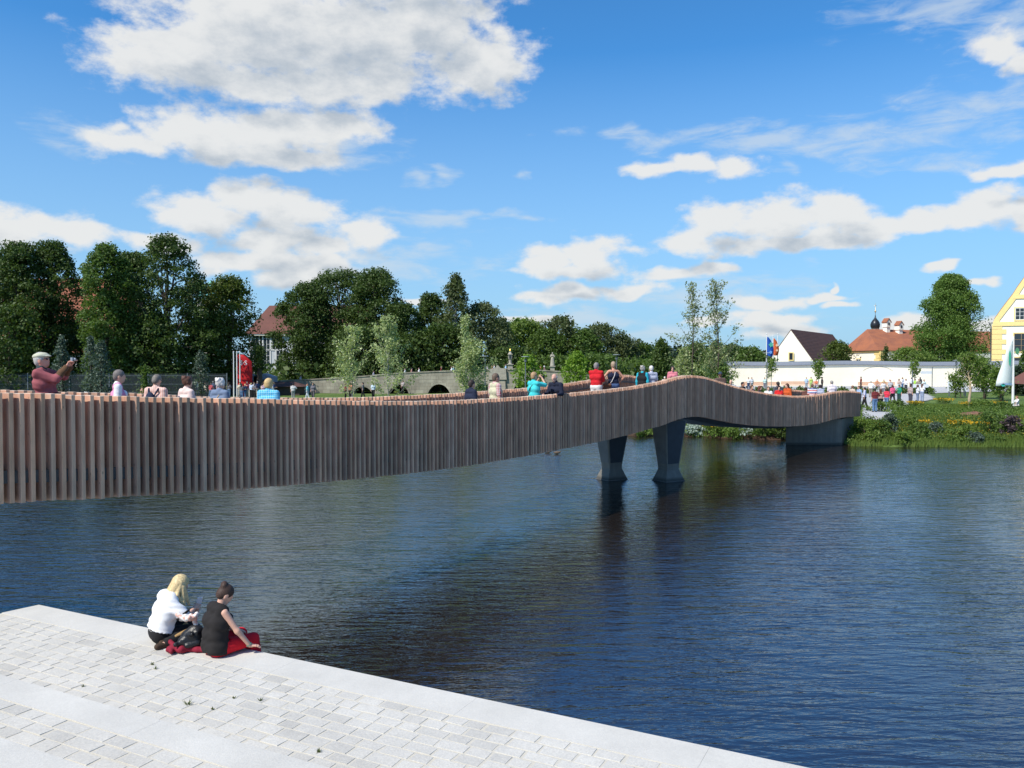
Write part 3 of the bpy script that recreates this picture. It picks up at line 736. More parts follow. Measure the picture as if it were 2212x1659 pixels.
GD = 'tall dark trees along the left bank'
BIG = dict(n=26000, leaf=.27, nclump=95, csize=.125, branches=16)
T(-30, 560, 90, 92, L_dark, 1, 'dark broadleaf tree cut by the left edge of the photo', group=GD, cb=.04, **BIG)
T(-140, 575, 80, 92, L_dark, 81, 'dark tree further left, past the tree at the left edge', group=GD, cb=.04, n=9000, leaf=.34, nclump=60)
T(-260, 600, 85, 94, L_mid, 82, 'green tree outermost on the left bank', group=GD, cb=.04, n=9000, leaf=.34, nclump=60)
T(40, 524, 62, 88, L_dark, 2, 'dark leafy tree second from the left edge, with a two-pointed top', group=GD, cb=.04, **BIG)
T(115, 522, 62, 90, L_dark, 3, 'dark leafy tree just left of the gap that shows the red roof', group=GD, cb=.04, **BIG)
T(20, 660, 80, 84, L_dark, 33, 'lower green tree standing in front of the trees at the left edge', group=GD, cb=.04, n=8000, leaf=.34, nclump=60)
T(232, 528, 58, 86, L_mid, 4, 'tall green tree right of the gap with the red roof', group=GD, cb=.05, **BIG)
T(290, 545, 50, 92, L_dark, 55, 'dark tree squeezed between two taller trees on the left bank', group=GD, cb=.04, **BIG)
T(362, 510, 70, 89, L_dark, 5, 'tallest tree of the left bank with an open airy top', group=GD, cb=.03, n=17000, leaf=.28, nclump=90, csize=.09, branches=26)
T(425, 600, 44, 95, L_birch, 6, 'grey green thin-topped tree beside the tallest tree of the left bank', group=GD, cb=.03, n=8000, leaf=.32, nclump=70)
T(330, 680, 66, 88, L_dark, 66, 'low dark tree filling the foot of the left bank trees', group=GD, cb=.03, n=8000, leaf=.34, nclump=60)
T(175, 690, 62, 95, L_dark, 67, 'shorter green tree under the red roof on the left bank', group=GD, cb=.03, n=5000, leaf=.33, nclump=50, sparse=.3)
T(495, 597, 66, 96, L_lime, 7, 'yellow green linden tree left of the white house', name='linden_tree', cb=.12, n=20000, leaf=.29, nclump=60, csize=.15)
T(440, 690, 40, 93, L_dark, 68, 'dark undergrowth tree left of the red banner', group=GD, cb=.03, n=5000, leaf=.34, nclump=50)
GC = 'dark trees behind the stone bridge'
T(664, 612, 64, 112, L_dark, 8, 'dark tree right beside the white house', group=GC, cb=.05, n=28000, leaf=.31, nclump=80, csize=.11)
T(735, 584, 84, 116, L_dark, 9, 'broad dark tree with sky showing between its limbs', group=GC, cb=.08, n=22000, leaf=.31, nclump=80, csize=.095, branches=34)
T(812, 582, 66, 113, L_dark, 10, 'dark tree with the highest rounded top behind the stone bridge', group=GC, cb=.04, n=28000, leaf=.31, nclump=80, csize=.11)
T(868, 655, 46, 111, L_dark, 11, 'dark tree sloping down right of the highest rounded tree', group=GC, cb=.03, n=20000, leaf=.30, nclump=60)
T(930, 634, 40, 118, L_dark, 12, 'narrow dark tree just left of the tall birch', group=GC, cb=.03, n=17000, leaf=.31, nclump=60)
T(985, 596, 46, 114, L_birch, 13, 'tall drooping birch tree above the stone bridge', name='birch_tree', cb=.06, n=9000, leaf=.34, nclump=110, csize=.07, shape='egg', bark=M_barkp, stretch=1.9, branches=26)
T(1040, 655, 48, 117, L_birch, 14, 'second birch tree, lower and right of the tall one', name='birch_tree', cb=.04, n=9000, leaf=.36, nclump=90, csize=.08, bark=M_barkp, stretch=1.6)
T(960, 700, 60, 110, L_dark, 69, 'low dark tree at the foot of the tall birch', group=GC, cb=.02, n=7000, leaf=.42, nclump=50)
T(780, 705, 80, 109, L_dark, 70, 'low dark tree behind the pale young willows', group=GC, cb=.02, n=17000, leaf=.31, nclump=60)
T(880, 720, 60, 108, L_dark, 71, 'low dark tree between the willows and the birch', group=GC, cb=.02, n=6000, leaf=.42, nclump=50)
GM = 'green wood edge beyond the statues'
T(1078, 688, 34, 125, L_birch, 15, 'pale green thin tree where the dark wood gives way to lighter trees', group=GM, cb=.03, n=6000, leaf=.40, nclump=60)
T(1128, 690, 52, 130, L_light, 16, 'rounded bright green tree above the first statue pillar', group=GM, cb=.03, n=9000, leaf=.46, nclump=60, csize=.15)
T(1180, 712, 40, 126, L_mid, 17, 'mid green tree between the statue pillar and the robed statue', group=GM, cb=.02, n=17000, leaf=.31, nclump=60)
T(1213, 684, 42, 128, L_birch, 18, 'brownish green tree rising above its neighbours over the robed statue', group=GM, cb=.03, n=7000, leaf=.42, nclump=70, csize=.09, branches=24)
T(1258, 712, 36, 126, L_mid, 19, 'mid green tree above the bright young trees', group=GM, cb=.02, n=6500, leaf=.42, nclump=60)
T(1298, 700, 44, 132, L_birch, 20, 'pale birch-like tree behind the couple on the footbridge', group=GM, cb=.03, n=7500, leaf=.40, nclump=70, bark=M_barkp)
T(1345, 726, 36, 132, L_birch, 21, 'lower green tree stepping down to the far wood', group=GM, cb=.02, n=6000, leaf=.42, nclump=50)
T(1385, 742, 32, 135, L_mid, 22, 'last green tree before the dark far wood', group=GM, cb=.02, n=5000, leaf=.42, nclump=50)
T(1100, 752, 60, 112, L_dark, 72, 'dark bush-like tree at the foot of the wood edge', group=GM, cb=.02, n=5000, leaf=.42, nclump=50)
T(1290, 768, 70, 115, L_mid, 73, 'low spreading green tree behind the footbridge hump', group=GM, cb=.02, n=6000, leaf=.42, nclump=50)
T(1200, 770, 60, 113, L_mid, 74, 'low green tree behind the robed statue', group=GM, cb=.02, n=5000, leaf=.42, nclump=50)
T(1395, 778, 60, 118, L_mid, 75, 'low green tree right of the footbridge hump', group=GM, cb=.02, n=5000, leaf=.42, nclump=50)
T(1428, 736, 30, 92, L_dark, 23, 'pyramid-shaped dark tree in front of the far wood', name='broadleaf_tree', cb=.16, n=6500, leaf=.30, nclump=60, shape='cone', csize=.15)
T(1505, 744, 34, 120, L_mid, 24, 'green tree behind the left sparse poplar', cb=.02, n=5000, leaf=.40, nclump=50)
T(1620, 752, 40, 140, L_mid, 25, 'dark green tree behind the left end of the white wall', cb=.02, n=5000, leaf=.44, nclump=50)
T(1580, 745, 36, 150, L_dark, 26, 'dark green tree behind the right sparse poplar', cb=.02, n=5000, leaf=.46, nclump=50)
# far wooded ridge
rs = np.random.RandomState(5); mb = MB()
pts_, nr_ = [], []
for i in range(420):
    x = rs.uniform(1330, 1780); d = rs.uniform(300, 420); yt = np.interp(x, [1330, 1400, 1480, 1600, 1660, 1780], [742, 746, 743, 748, 752, 760]) + rs.uniform(-3, 7) + (420 - d) * .06
    c = W(x, yt, d); hh = rs.uniform(9, 16); ww = hh * rs.uniform(.16, .26); nn = 46
    t_ = rs.rand(nn) ** .6; a = rs.rand(nn) * 6.28; r = ww * t_ * rs.uniform(.5, 1, nn)
    pts_.append(np.stack([c.x + r * np.cos(a), c.y + r * np.sin(a), c.z - t_ * hh], 1)); nr_.append(np.stack([np.cos(a), np.sin(a), 0 * a + .6], 1))
tag(link('far_wood', leaves_mesh('far_wood', np.concatenate(pts_), np.concatenate(nr_), 2.2, L_conif, rs)), 'dark wooded ridge of conifers on the horizon between the footbridge and the white wall', 'woods', kind='stuff')
# understorey hedge mass at the foot of the woods so no ground gap shows
pts_ = []
for i in range(9000):
    x = rs.uniform(-60, 1560); d = rs.uniform(104, 150) if x > 560 else rs.uniform(97, 112)
    p = G(x, 800, 0) if False else None
    X = (x - PXC) / F * d
    pts_.append((X, d, gzf(X, d) + rs.rand() * (3.2 if x < 560 else 3.6)))
pts_ = np.array(pts_)
tag(link('undergrowth', leaves_mesh('undergrowth', pts_, np.tile([0, -.5, .6], (len(pts_), 1)), .8, L_dark, rs)), 'dark undergrowth filling the foot of the wood behind the stone bridge', 'undergrowth', kind='stuff')

# young pale willows by the pond
GW = 'young silvery willows'
S(763, 706, 37, 68, L_willow, 131, 'pale young willow, left one of the pair before the stone bridge', name='young_willow', group=GW, n=2700, leaf=.18, branches=36, bark=M_barkp, spread=.15)
S(838, 689, 39, 67, L_willow, 132, 'pale young willow, taller right one of the pair before the stone bridge', name='young_willow', group=GW, n=3300, leaf=.18, branches=42, bark=M_barkp, spread=.15)
S(1006, 682, 17, 70, L_willow, 134, 'thin tall young willow with a tuft high on a bare stem', name='young_willow', group=GW, cb=.52, n=1100, leaf=.18, branches=16, bark=M_barkp, spread=.15)
S(1019, 738, 38, 69, L_willow, 135, 'bushy young willow beside the thin tall one near the pond lamp', name='young_willow', group=GW, cb=.03, n=4200, leaf=.18, branches=44, bark=M_barkp, spread=.2, stems=2)
S(1494, 614, 42, 62, L_poplar, 136, 'left of two tall sparse young poplars behind the bridge hump', name='young_poplar', group='tall sparse poplars', cb=.20, n=1500, leaf=.17, branches=40, spread=.13, trunk=.07)
S(1556, 611, 45, 60, L_poplar, 137, 'right of two tall sparse young poplars behind the bridge hump', name='young_poplar', group='tall sparse poplars', cb=.20, n=1700, leaf=.17, branches=44, spread=.13, trunk=.07)
T(1478, 752, 34, 66, L_willow, 38, 'grey green shrub tree at the foot of the left tall poplar', name='shrub_tree', cb=.03, n=4200, leaf=.2, nclump=50, shape='egg')
T(1548, 738, 42, 64, L_willow, 39, 'grey green bushy tree at the foot of the right tall poplar', name='shrub_tree', cb=.03, n=6000, leaf=.2, nclump=60, shape='egg')
T(1560, 790, 30, 60, L_mid, 40, 'small green bush at the left end of the white wall', name='bush', cat='bush', cb=.03, n=2200, leaf=.18, nclump=30, shape='egg')
# fresh green young trees on the stone bridge side
T(1139, 768, 40, 86, L_fresh, 41, 'young bright green tree beside the lamp and the statue pillar', name='young_tree', group='young bright green trees', cb=.2, n=1500, leaf=.30, nclump=40, csize=.15, shape='egg')
T(1246, 762, 37, 88, L_fresh, 42, 'young bright green cone-shaped tree right of the robed statue', name='young_tree', group='young bright green trees', cb=.2, n=2000, leaf=.30, nclump=46, csize=.15, shape='egg')
# staked grey saplings on the left bank
SG = dict(leaf=.20, csize=.15, shape='egg', name='sapling', group='staked grey green saplings')
T(134, 727, 21, 73, L_grey, 43, 'grey green sapling right behind the man in the flat cap', cb=.22, n=1500, nclump=40, **SG)
T(197, 728, 20, 72, L_grey, 44, 'grey green sapling with a bare stem, middle of the three', cb=.24, n=1500, nclump=40, **SG)
T(219, 737, 25, 70, L_grey, 45, 'grey green sapling with a rounder crown and a stake on its right', cb=.26, n=1900, nclump=40, **SG)
T(313, 790, 14, 76, L_mid, 46, 'small conical bush behind the bridge slats on the left lawn', name='bush', cat='bush', cb=.05, n=900, leaf=.2, nclump=24, shape='cone')
T(433, 760, 20, 80, L_grey, 47, 'thin grey green sapling left of the flag poles', cb=.15, n=1100, nclump=36, **SG)
# topiary ball
T(560, 748, 15, 93, L_dark, 48, 'dark ball-shaped tree before the white house', name='ball_tree', cb=.52, n=1500, leaf=.22, nclump=20, csize=.3, shape='wide', trunk=.45)
# linden behind the wall on the right
T(2052, 594, 74, 146, L_linden, 50, 'big dense green tree towering over the white wall', name='linden_tree', cb=.10, n=60000, leaf=.32, nclump=90, csize=.15, shape='linden')
T(1808, 738, 38, 134, L_lime, 51, 'olive green tree between the brown barn roof and the orange roof', name='apple_tree', cb=.05, n=5000, leaf=.34, nclump=40, shape='wide')
T(1958, 752, 44, 133, L_light, 52, 'bright green round tree below the two white chimneys', name='apple_tree', cb=.05, n=6000, leaf=.34, nclump=40, shape='wide')
T(2000, 765, 30, 134, L_mid, 53, 'small green tree between the round tree and the big one behind the wall', name='apple_tree', cb=.05, n=3500, leaf=.34, nclump=34, shape='wide')
T(1913, 748, 10, 133, L_dark, 54, 'climbing ivy bush at the corner of the orange-roofed building', name='ivy_bush', cat='bush', cb=.03, n=1200, leaf=.3, nclump=22, shape='column')
# young trees before the wall
YW = dict(name='wall_sapling', group='young trees planted along the white wall', bark=M_barkp, trunk=.06, leaf=.30, spread=.2)
S(1667, 775, 19, 112, L_light, 156, 'young thin tree left, beside the tall lamp before the white wall', cb=.30, n=420, branches=12, **YW)
S(1768, 782, 15, 114, L_light, 157, 'young cone-shaped tree in the middle before the white wall', cb=.28, n=700, branches=16, **YW)
S(1976, 783, 16, 112, L_light, 158, 'young thin tree by the white signpost before the wall', cb=.30, n=420, branches=11, **YW)
S(2097, 770, 36, 68.5, L_light, 159, 'young tree with a pale sleeved trunk beside the white panel', cb=.30, n=2300, leaf=.18, trunk=.13, bark=plain('trunk_wrap', (.42, .33, .22), .9), branches=30, spread=.16)
S(2132, 780, 32, 84, L_light, 160, 'loose multi-stemmed shrub tree right of the sleeved trunk', name='shrub_tree', cb=.03, n=3800, leaf=.22, branches=40, stems=3, spread=.25)
S(2165, 800, 30, 80, L_light, 161, 'thin shrub tree left of the white beach flag', name='shrub_tree', cb=.03, n=2600, leaf=.22, branches=34, stems=3, spread=.22)
S(2072, 812, 24, 86, L_light, 162, 'thin shrub behind the white panel', name='bush', cat='bush', cb=.05, n=900, leaf=.22, branches=20, stems=2, spread=.2)
T(2198, 792, 18, 96, L_conif, 63, 'dark small conifer right of the white beach flag', name='conifer', cb=.03, n=2600, leaf=.26, nclump=40, shape='cone')
T(2214, 755, 10, 100, L_mid, 64, 'green tree cut by the right edge before the yellow house', name='shrub_tree', cb=.2, n=1200, leaf=.26, nclump=26)

# ------------------------------------------------------------------ low planting on the far bank
def bush(x, yb, hw, hpx, mat, seed, label, n=700, leaf=.13, d=None, name='bush', cat='bush', group='shrubs on the far bank', flowers=None):
    d = d or solve_d(x, yb); X = (x - PXC) / F * d; z = gzf(X, d)
    root = tree(name, label, (X, d, z - .05), hpx * d / F, hw * 2 * d / F, mat, seed, shape='wide', cb=.04, n=n, leaf=leaf, nclump=20, csize=.15, shell=.3, trunk=.03, branches=6, cat=cat, group=group)
    if flowers:
        rs_ = np.random.RandomState(seed); k = int(n * .5); a = rs_.rand(k) * 6.28; r = rs_.rand(k) ** .5 * hw * d / F
        P = np.stack([r * np.cos(a), r * np.sin(a), (hpx * d / F) * rs_.uniform(.72, 1.08, k)], 1)
        link('blossom', leaves_mesh('blossom', P, np.tile([0, -.4, .8], (k, 1)), leaf * .9, flowers, rs_), root)
    return root
def solve_d(x, y):
    """distance at which the land shows at (x, y)"""
    best = None
    for d in np.arange(46, 140, .25):
        X = (x - PXC) / F * d
        py = 787 + F * (EYE - gzf(X, d)) / d
        if py <= y: return float(d)
    return 100.0
BU = [(1868, 948, 26, 48, L_mid, 'dark green shrub at the foot of the abutment'), (1905, 950, 24, 44, L_dark, 'broad dark shrub on the bank right of the abutment'),
      (1925, 938, 20, 50, L_grey, 'tall grey green shrub on the bank below the walkers'), (1968, 928, 22, 34, L_mid, 'round green shrub above the left yellow flowers'),
      (1990, 950, 20, 42, L_dark, 'dark shrub in the middle of the lower bank'), (2025, 944, 16, 34, L_grey, 'small grey green shrub in mid bank'),
      (2140, 942, 32, 62, L_dark, 'largest dark round shrub low on the right bank'), (2186, 945, 24, 52, L_purp, 'purple grey shrub beside the largest round shrub'),
      (2212, 948, 20, 40, L_mid, 'green shrub at the right edge of the bank'), (1905, 890, 32, 24, L_mid, 'low wide shrub at the edge of the walkers path'),
      (1938, 888, 22, 26, L_dark, 'dark low shrub next to the grey path'), (2120, 885, 26, 24, L_mid, 'low green shrub above the flat rock'),
      (2168, 892, 20, 26, L_dark, 'dark low shrub right of the flat rock'), (2085, 952, 24, 30, L_mid, 'green shrub low on the bank below the flat rock'),
      (2060, 905, 18, 16, L_light, 'small bright shrub left of the flat rock'), (1890, 958, 18, 26, L_light, 'bright green shrub at the waterline by the abutment'),
      (2110, 958, 16, 22, L_grey, 'little grey shrub at the waterline'), (1950, 958, 22, 26, L_mid, 'leafy shrub at the waterline in mid bank')]
for i, (x, y, hw, hp, mt, lb) in enumerate(BU): bush(x, y, hw, hp * .9, {id(L_mid): L_light, id(L_dark): L_mid}.get(id(mt), mt), 200 + i, lb, n=1100)
FLW = [(1997, 930, 16, 22, L_yel, 'patch of yellow flowers low on the left bank', 1), (2075, 928, 26, 20, L_yel, 'wide patch of yellow flowers low in mid bank', 1), (2125, 926, 16, 14, L_yel, 'narrow patch of yellow flowers beside the largest shrub', 1),
       (1977, 878, 18, 12, L_yel, 'yellow flowers at the end of the grey path', 1), (2040, 872, 22, 12, L_yel, 'yellow flowers left of the sleeved young trunk', 1), (2100, 880, 26, 12, L_yel, 'yellow flowers around the sleeved young trunk', 1), (2148, 880, 26, 14, L_yel, 'yellow flowers between the trunk and the beach flag', 1)]
for i, (x, y, hw, hp, mt, lb, _) in enumerate(FLW): bush(x, y, hw, hp, L_mid, 300 + i, lb, n=600, leaf=.10, name='flower_clump', cat='flowers', group='yellow flower clumps', flowers=L_yel)
# under the bridge: the band between the piers and the abutment
for i, (x, y, hw, hp, mt, lb, fl) in enumerate([
  (1385, 944, 26, 26, L_light, 'light green tuft left of the piers under the bridge', None), (1500, 942, 22, 26, L_sage, 'silvery shrub just right of the right pier', None),
  (1545, 946, 30, 34, L_light, 'green clump with yellow flowers between pier and abutment', L_yel), (1600, 940, 34, 30, L_sage, 'wide silvery shrub under the low part of the bridge', None),
  (1585, 950, 26, 30, L_light, 'leafy clump low under the bridge', None), (1650, 948, 30, 32, L_mid, 'green shrub left of the abutment', L_yel), (1690, 950, 18, 36, L_dark, 'dark shrub touching the abutment', None), (1436, 943, 16, 30, L_light, 'light clump with yellow flowers between the two piers', L_yel)]):
    bush(x, y, hw, hp, mt, 340 + i, lb, n=1000, leaf=.13, flowers=fl)
# pink flowering hedge at the left
X0 = W(28, 840, 60)
tree('flowering_hedge', 'pinkish flowering hedge behind the cap man at the left edge', (X0.x, 60, gzf(X0.x, 60)), 2.6, 6.2, L_mid, 77, shape='wide', cb=.05, n=3500, leaf=.16, nclump=40, csize=.16, cat='hedge')
o_ = [o for o in bpy.data.objects if o.name.startswith('flowering_hedge')][0]
rs_ = np.random.RandomState(4); k = 2600; P = np.stack([rs_.uniform(-3.2, 3.2, k), rs_.uniform(-1.5, 1.5, k) - .8, rs_.uniform(.9, 2.75, k)], 1)
link('blossom', leaves_mesh('blossom', P, np.tile([0, -.5, .6], (k, 1)), .13, L_pink, rs_), o_)
# grass and herbs of the bank: one ground cover
rs_ = np.random.RandomState(9); k = 64000
px_ = np.concatenate([rs_.uniform(1840, 2290, 46000), rs_.uniform(1330, 1720, 9000), rs_.uniform(-40, 1330, 9000)])
dd = np.concatenate([46.3 + rs_.rand(46000) ** 1.5 * 26, 50 + rs_.rand(9000) * 9, 62 + rs_.rand(9000) * 26])
Xs = (px_ - PXC) / F * dd; ok = (dd > shore(Xs) + np.where(Xs > 18, -.25, .6))
Xs, dd = Xs[ok], dd[ok]; zs = gz(Xs, dd)
zs = np.maximum(zs, .0)
hgt = rs_.uniform(.03, .42, len(Xs)) * np.where(dd > 56, .5, 1)
n_ = len(Xs); e = rs_.uniform(-1, 1, (n_, 2)) * .06; hw_ = rs_.uniform(.02, .07, n_)
V = np.stack([np.stack([Xs - hw_, dd, zs - .03], 1), np.stack([Xs + hw_, dd + e[:, 1], zs - .03], 1), np.stack([Xs + e[:, 0] * 2, dd + e[:, 1] * 2, zs + hgt], 1)], 1).reshape(-1, 3)
Fq = np.arange(n_ * 3).reshape(-1, 3)
# keep the path clear
def inpath(X, Y):
    poly = [(p.x, p.y) for p in pts]; c = np.zeros(len(X), bool); j = len(poly) - 1
    for i in range(len(poly)):
        (xi, yi), (xj, yj) = poly[i], poly[j]
        with np.errstate(divide='ignore', invalid='ignore'):
            c ^= ((yi > Y) != (yj > Y)) & (X < (xj - xi) * (Y - yi) / (yj - yi) + xi)
        j = i
    return c
keep = ~inpath(Xs, dd)
Fq = Fq[keep]
M_gr = leafmat('meadow_grass', (0.075, 0.13, 0.022), (0.19, 0.25, 0.055), 0.35)
tag(link('bank_grass', mesh_np('bank_grass', V, Fq, M_gr)), 'long grass and herbs covering the far banks', 'grass', kind='stuff')
k = 60000; px_ = np.concatenate([rs_.uniform(1832, 2290, 46000), rs_.uniform(1340, 1700, 14000)]); dd = np.concatenate([47.6 + rs_.rand(46000) ** 1.6 * 16, 51.8 + rs_.rand(14000) * 6]); Xs = (px_ - PXC) / F * dd
hn = .5 + .5 * np.sin(Xs * 1.9 + 2 * np.sin(dd * 1.3)) * np.sin(dd * 2.1 + 1.7 * np.sin(Xs * .9)); hn = .12 + .62 * hn ** 1.5
ok = (dd > shore(Xs) + .1) & ~inpath(Xs, dd) & (rs_.rand(k) < .25 + hn) ; Xs, dd, hn = Xs[ok], dd[ok], hn[ok]; P = np.stack([Xs, dd, gz(Xs, dd) + hn * rs_.rand(len(Xs)) ** .7], 1)
mixm = rs_.rand(len(Xs)) + .35 * np.sin(Xs * .8 + 1) * np.sin(dd * .9)
for nm_, m_, q_, lb_x in (('herbs', L_light, mixm < .5, 'tangled light green herbs on the far bank'), ('tall_herbs', L_mid, mixm >= .5, 'tangled darker green herbs on the far bank')):
    tag(link(nm_, leaves_mesh(nm_, P[q_], np.tile([0, -.3, .8], (int(q_.sum()), 1)), .12, m_, rs_)), lb_x, 'herbs', kind='stuff')
k = 2600; px_ = rs_.uniform(1870, 2240, k); dd = 46.8 + rs_.rand(k) * 8; Xs = (px_ - PXC) / F * dd; zs = gz(Xs, dd)
P = np.stack([Xs, dd, zs + rs_.uniform(.15, .45, k)], 1)[dd > shore(Xs) + .8]
tag(link('wild_flowers', leaves_mesh('wild_flowers', P, np.tile([0, -.4, .8], (len(P), 1)), .05, L_yel, rs_)), 'scattered tiny yellow wild flowers in the bank grass', 'wild flowers', kind='stuff')
# the grey path and plaza
M_path = plain('pale_gravel_path', (0.42, 0.42, 0.42), 0.9, 0.12, 1.5, 0.2)
V = []; mb = MB()
poly = [Vector((p.x, p.y, gzf(p.x, p.y))) for p in pts]
# follow the land with a fine sheet, clipped to the outline
gx = np.arange(24, 90, .5); gy = np.arange(55, 135, .5); GX, GY = np.meshgrid(gx, gy, indexing='ij'); ins = inpath((GX + .25).ravel(), (GY + .25).ravel()).reshape(GX.shape)
VV = np.stack([GX, GY, gz(GX, GY) + .06], -1).reshape(-1, 3); ky = len(gy); idx = (np.arange(len(gx) - 1)[:, None] * ky + np.arange(ky - 1)[None, :]); idx = idx[ins[:-1, :-1]]
tag(link('path', mesh_np('path', VV, np.stack([idx, idx + ky, idx + ky + 1, idx + 1], 1), M_path, True)), kind='structure')
# ------------------------------------------------------------------ buildings and walls
M_white = plain('white_render', (0.90, 0.85, 0.73), 0.9, 0.05, 1.2, 0.1)
M_cream = plain('cream_wall_render', (0.90, 0.82, 0.655), 0.9, 0.06, 0.5, 0.15)
M_yel = plain('yellow_trim', (0.84, 0.64, 0.27), 0.85, 0.06, 2)
M_slate = plain('slate_coping', (0.19, 0.21, 0.245), 0.6, 0.15, 5)
M_glass = plain('window_glass', (0.03, 0.04, 0.05), 0.12, 0.2, 1)
M_frame = plain('white_window_frame', (0.75, 0.74, 0.72), 0.6, 0.05, 3)
M_bframe = plain('brown_window_frame', (0.30, 0.21, 0.12), 0.6, 0.1, 3)
def tiles(name, c1, c2, c3):
    m, t, b = new_mat(name)
    co = t.nodes.new('ShaderNodeTexCoord').outputs['Object']
    n = nz(t, co, 0.5, 5, 0.65); n2 = nz(t, co, 9, 3, 0.6)
    wv = t.nodes.new('ShaderNodeTexWave'); wv.bands_direction = 'Z'; wv.inputs['Scale'].default_value = 1.1; wv.inputs['Distortion'].default_value = .6; t.links.new(co, wv.inputs['Vector'])
    c = mixc(t, ramp(t, n.outputs['Fac'], .35, .68), c1, c2); c = mixc(t, ramp(t, n2.outputs['Fac'], .35, .75), c, c3)
    t.links.new(c, b.inputs['Base Color']); b.inputs['Roughness'].default_value = .85
    bump(t, b, wv.outputs['Fac'], .6, .05); return m
M_rorange = tiles('orange_roof_tiles', (0.36, 0.125, 0.055), (0.23, 0.085, 0.05), (0.29, 0.12, 0.07))
M_rbrown = tiles('brown_roof_tiles', (0.115, 0.055, 0.045), (0.085, 0.042, 0.038), (0.10, 0.055, 0.045))
M_rred = tiles('red_roof_tiles', (0.33, 0.11, 0.06), (0.20, 0.07, 0.045), (0.26, 0.11, 0.06))
M_rdark = tiles('red_brown_roof_tiles', (0.17, 0.07, 0.055), (0.13, 0.055, 0.045), (0.15, 0.07, 0.05))

# long garden wall with slate coping, slightly wavy in plan
def wall_d(x): return 129 + 0.25 * math.sin((x - 1561) * .027) - 4.0 * ((x - 1561) / 769) ** 2
wall = thing('garden_wall', 'long white rendered wall with a grey slate coping on the far plaza', 'wall', (58, 129, 0))
mb = MB(); mc = MB(); me_ = MB(); ra = []; rb = []
for i in range(61):
    x = 1561 + i * (2330 - 1561) / 60; d = wall_d(x)
    top = W(x, 787.5 + 1.2 * math.sin(i * .22) + (2 if i < 1 else 0), d); p = Vector((top.x, top.y, 0)) - wall.location; zt = top.z
    ra.append([p + Vector((0, 0, .4)), p + Vector((0, 0, zt)), p + Vector((0, .5, zt)), p + Vector((0, .5, .4))])
    rb.append([p + Vector((0, -.25, zt - .12)), p + Vector((0, -.25, zt)), p + Vector((0, .22, zt + .52)), p + Vector((0, .30, zt + .52)), p + Vector((0, .75, zt - .12))])
mb.loft(ra); mb.build('wall_body', M_cream, wall)
mc.loft(rb); mc.build('coping', M_slate, wall)
# blocked arch drawn in relief on the wall
ar = MB(); pr = []
for k in range(15):
    a = math.pi * (.12 + .76 * k / 14); xp = 1896 - 34 * math.cos(a); q = W(xp, 806 - 14 * math.sin(a), wall_d(xp)) - wall.location; pr.append(q + Vector((0, -.02, 0)))
ar.tube(pr, .035, 5); ar.build('arch_moulding', plain('arch_shadow_line', (.45, .42, .36), .9), wall)
# orange benches and the ochre plinth along the wall
M_bench = plain('orange_bench_wood', (.62, .34, .20), .7, .1, 4)
def bench(x0_, x1_, y, d, lb):
    a, b_ = W(x0_, y, d), W(x1_, y, d); c = (a + b_) / 2; L = b_.x - a.x
    z = gzf(c.x, d); r = thing('long_bench', lb, 'bench', (c.x, d, z), group='long orange benches by the white wall')
    mb = MB(); [mb.box((0, -.22 + k * .15, .45), (L, .12, .06)) for k in range(4)]; mb.build('seat', M_bench, r)
    mb = MB(); [mb.box((0, .28, .62 + k * .16), (L, .05, .12)) for k in range(3)]; mb.build('backrest', M_bench, r)
    for k in range(3):
        mb = MB(); mb.box(((k - 1) * L * .42, 0, .2), (.12, .5, .42)); mb.build('leg', M_conc, r)
bench(1607, 1685, 835, 118, 'long orange bench under the left part of the white wall')
bench(1688, 1768, 835, 118, 'long orange bench between the two young wall trees')
bench(1855, 1935, 833, 116, 'long orange bench behind the crowd on the plaza')

def window(root, c, w, h, nrm, fr=M_frame, trim=M_yel, mull=(1, 2), name='window'):
    """c: centre on the wall face, nrm: outward unit normal (horizontal)"""
    n_ = Vector((*nrm, 0)).normalized(); a = Vector((-n_.y, n_.x, 0)); rz = math.atan2(a.y, a.x); c = Vector(c)
    mb = MB()
    for s in (-1, 1): mb.box(c + a * s * (w / 2 + .08) + n_ * .03, (.16, .10, h + .32), rz)
    for s in (-1, 1): mb.box(c + Vector((0, 0, s * (h / 2 + .08))) + n_ * .035, (w, .10, .16), rz)
    f = mb.build(name, trim, root)
    g = MB(); g.box(c - n_ * .0 + n_ * .01, (w, .04, h), rz); g.build('pane', M_glass, f)
    b_ = MB()
    for s in (-1, 1): b_.box(c + a * s * (w / 2 - .04) + n_ * .045, (.08, .05, h), rz)
    for s in (-1, 1): b_.box(c + Vector((0, 0, s * (h / 2 - .04))) + n_ * .045, (w, .05, .08), rz)
    for k in range(1, mull[0] + 1): b_.box(c + a * (k / (mull[0] + 1) - .5) * w + n_ * .05, (.07, .05, h), rz)
    for k in range(1, mull[1] + 1): b_.box(c + Vector((0, 0, (k / (mull[1] + 1) - .5) * h)) + n_ * .052, (w, .05, .05), rz)
    b_.build('frame', fr, f); return f

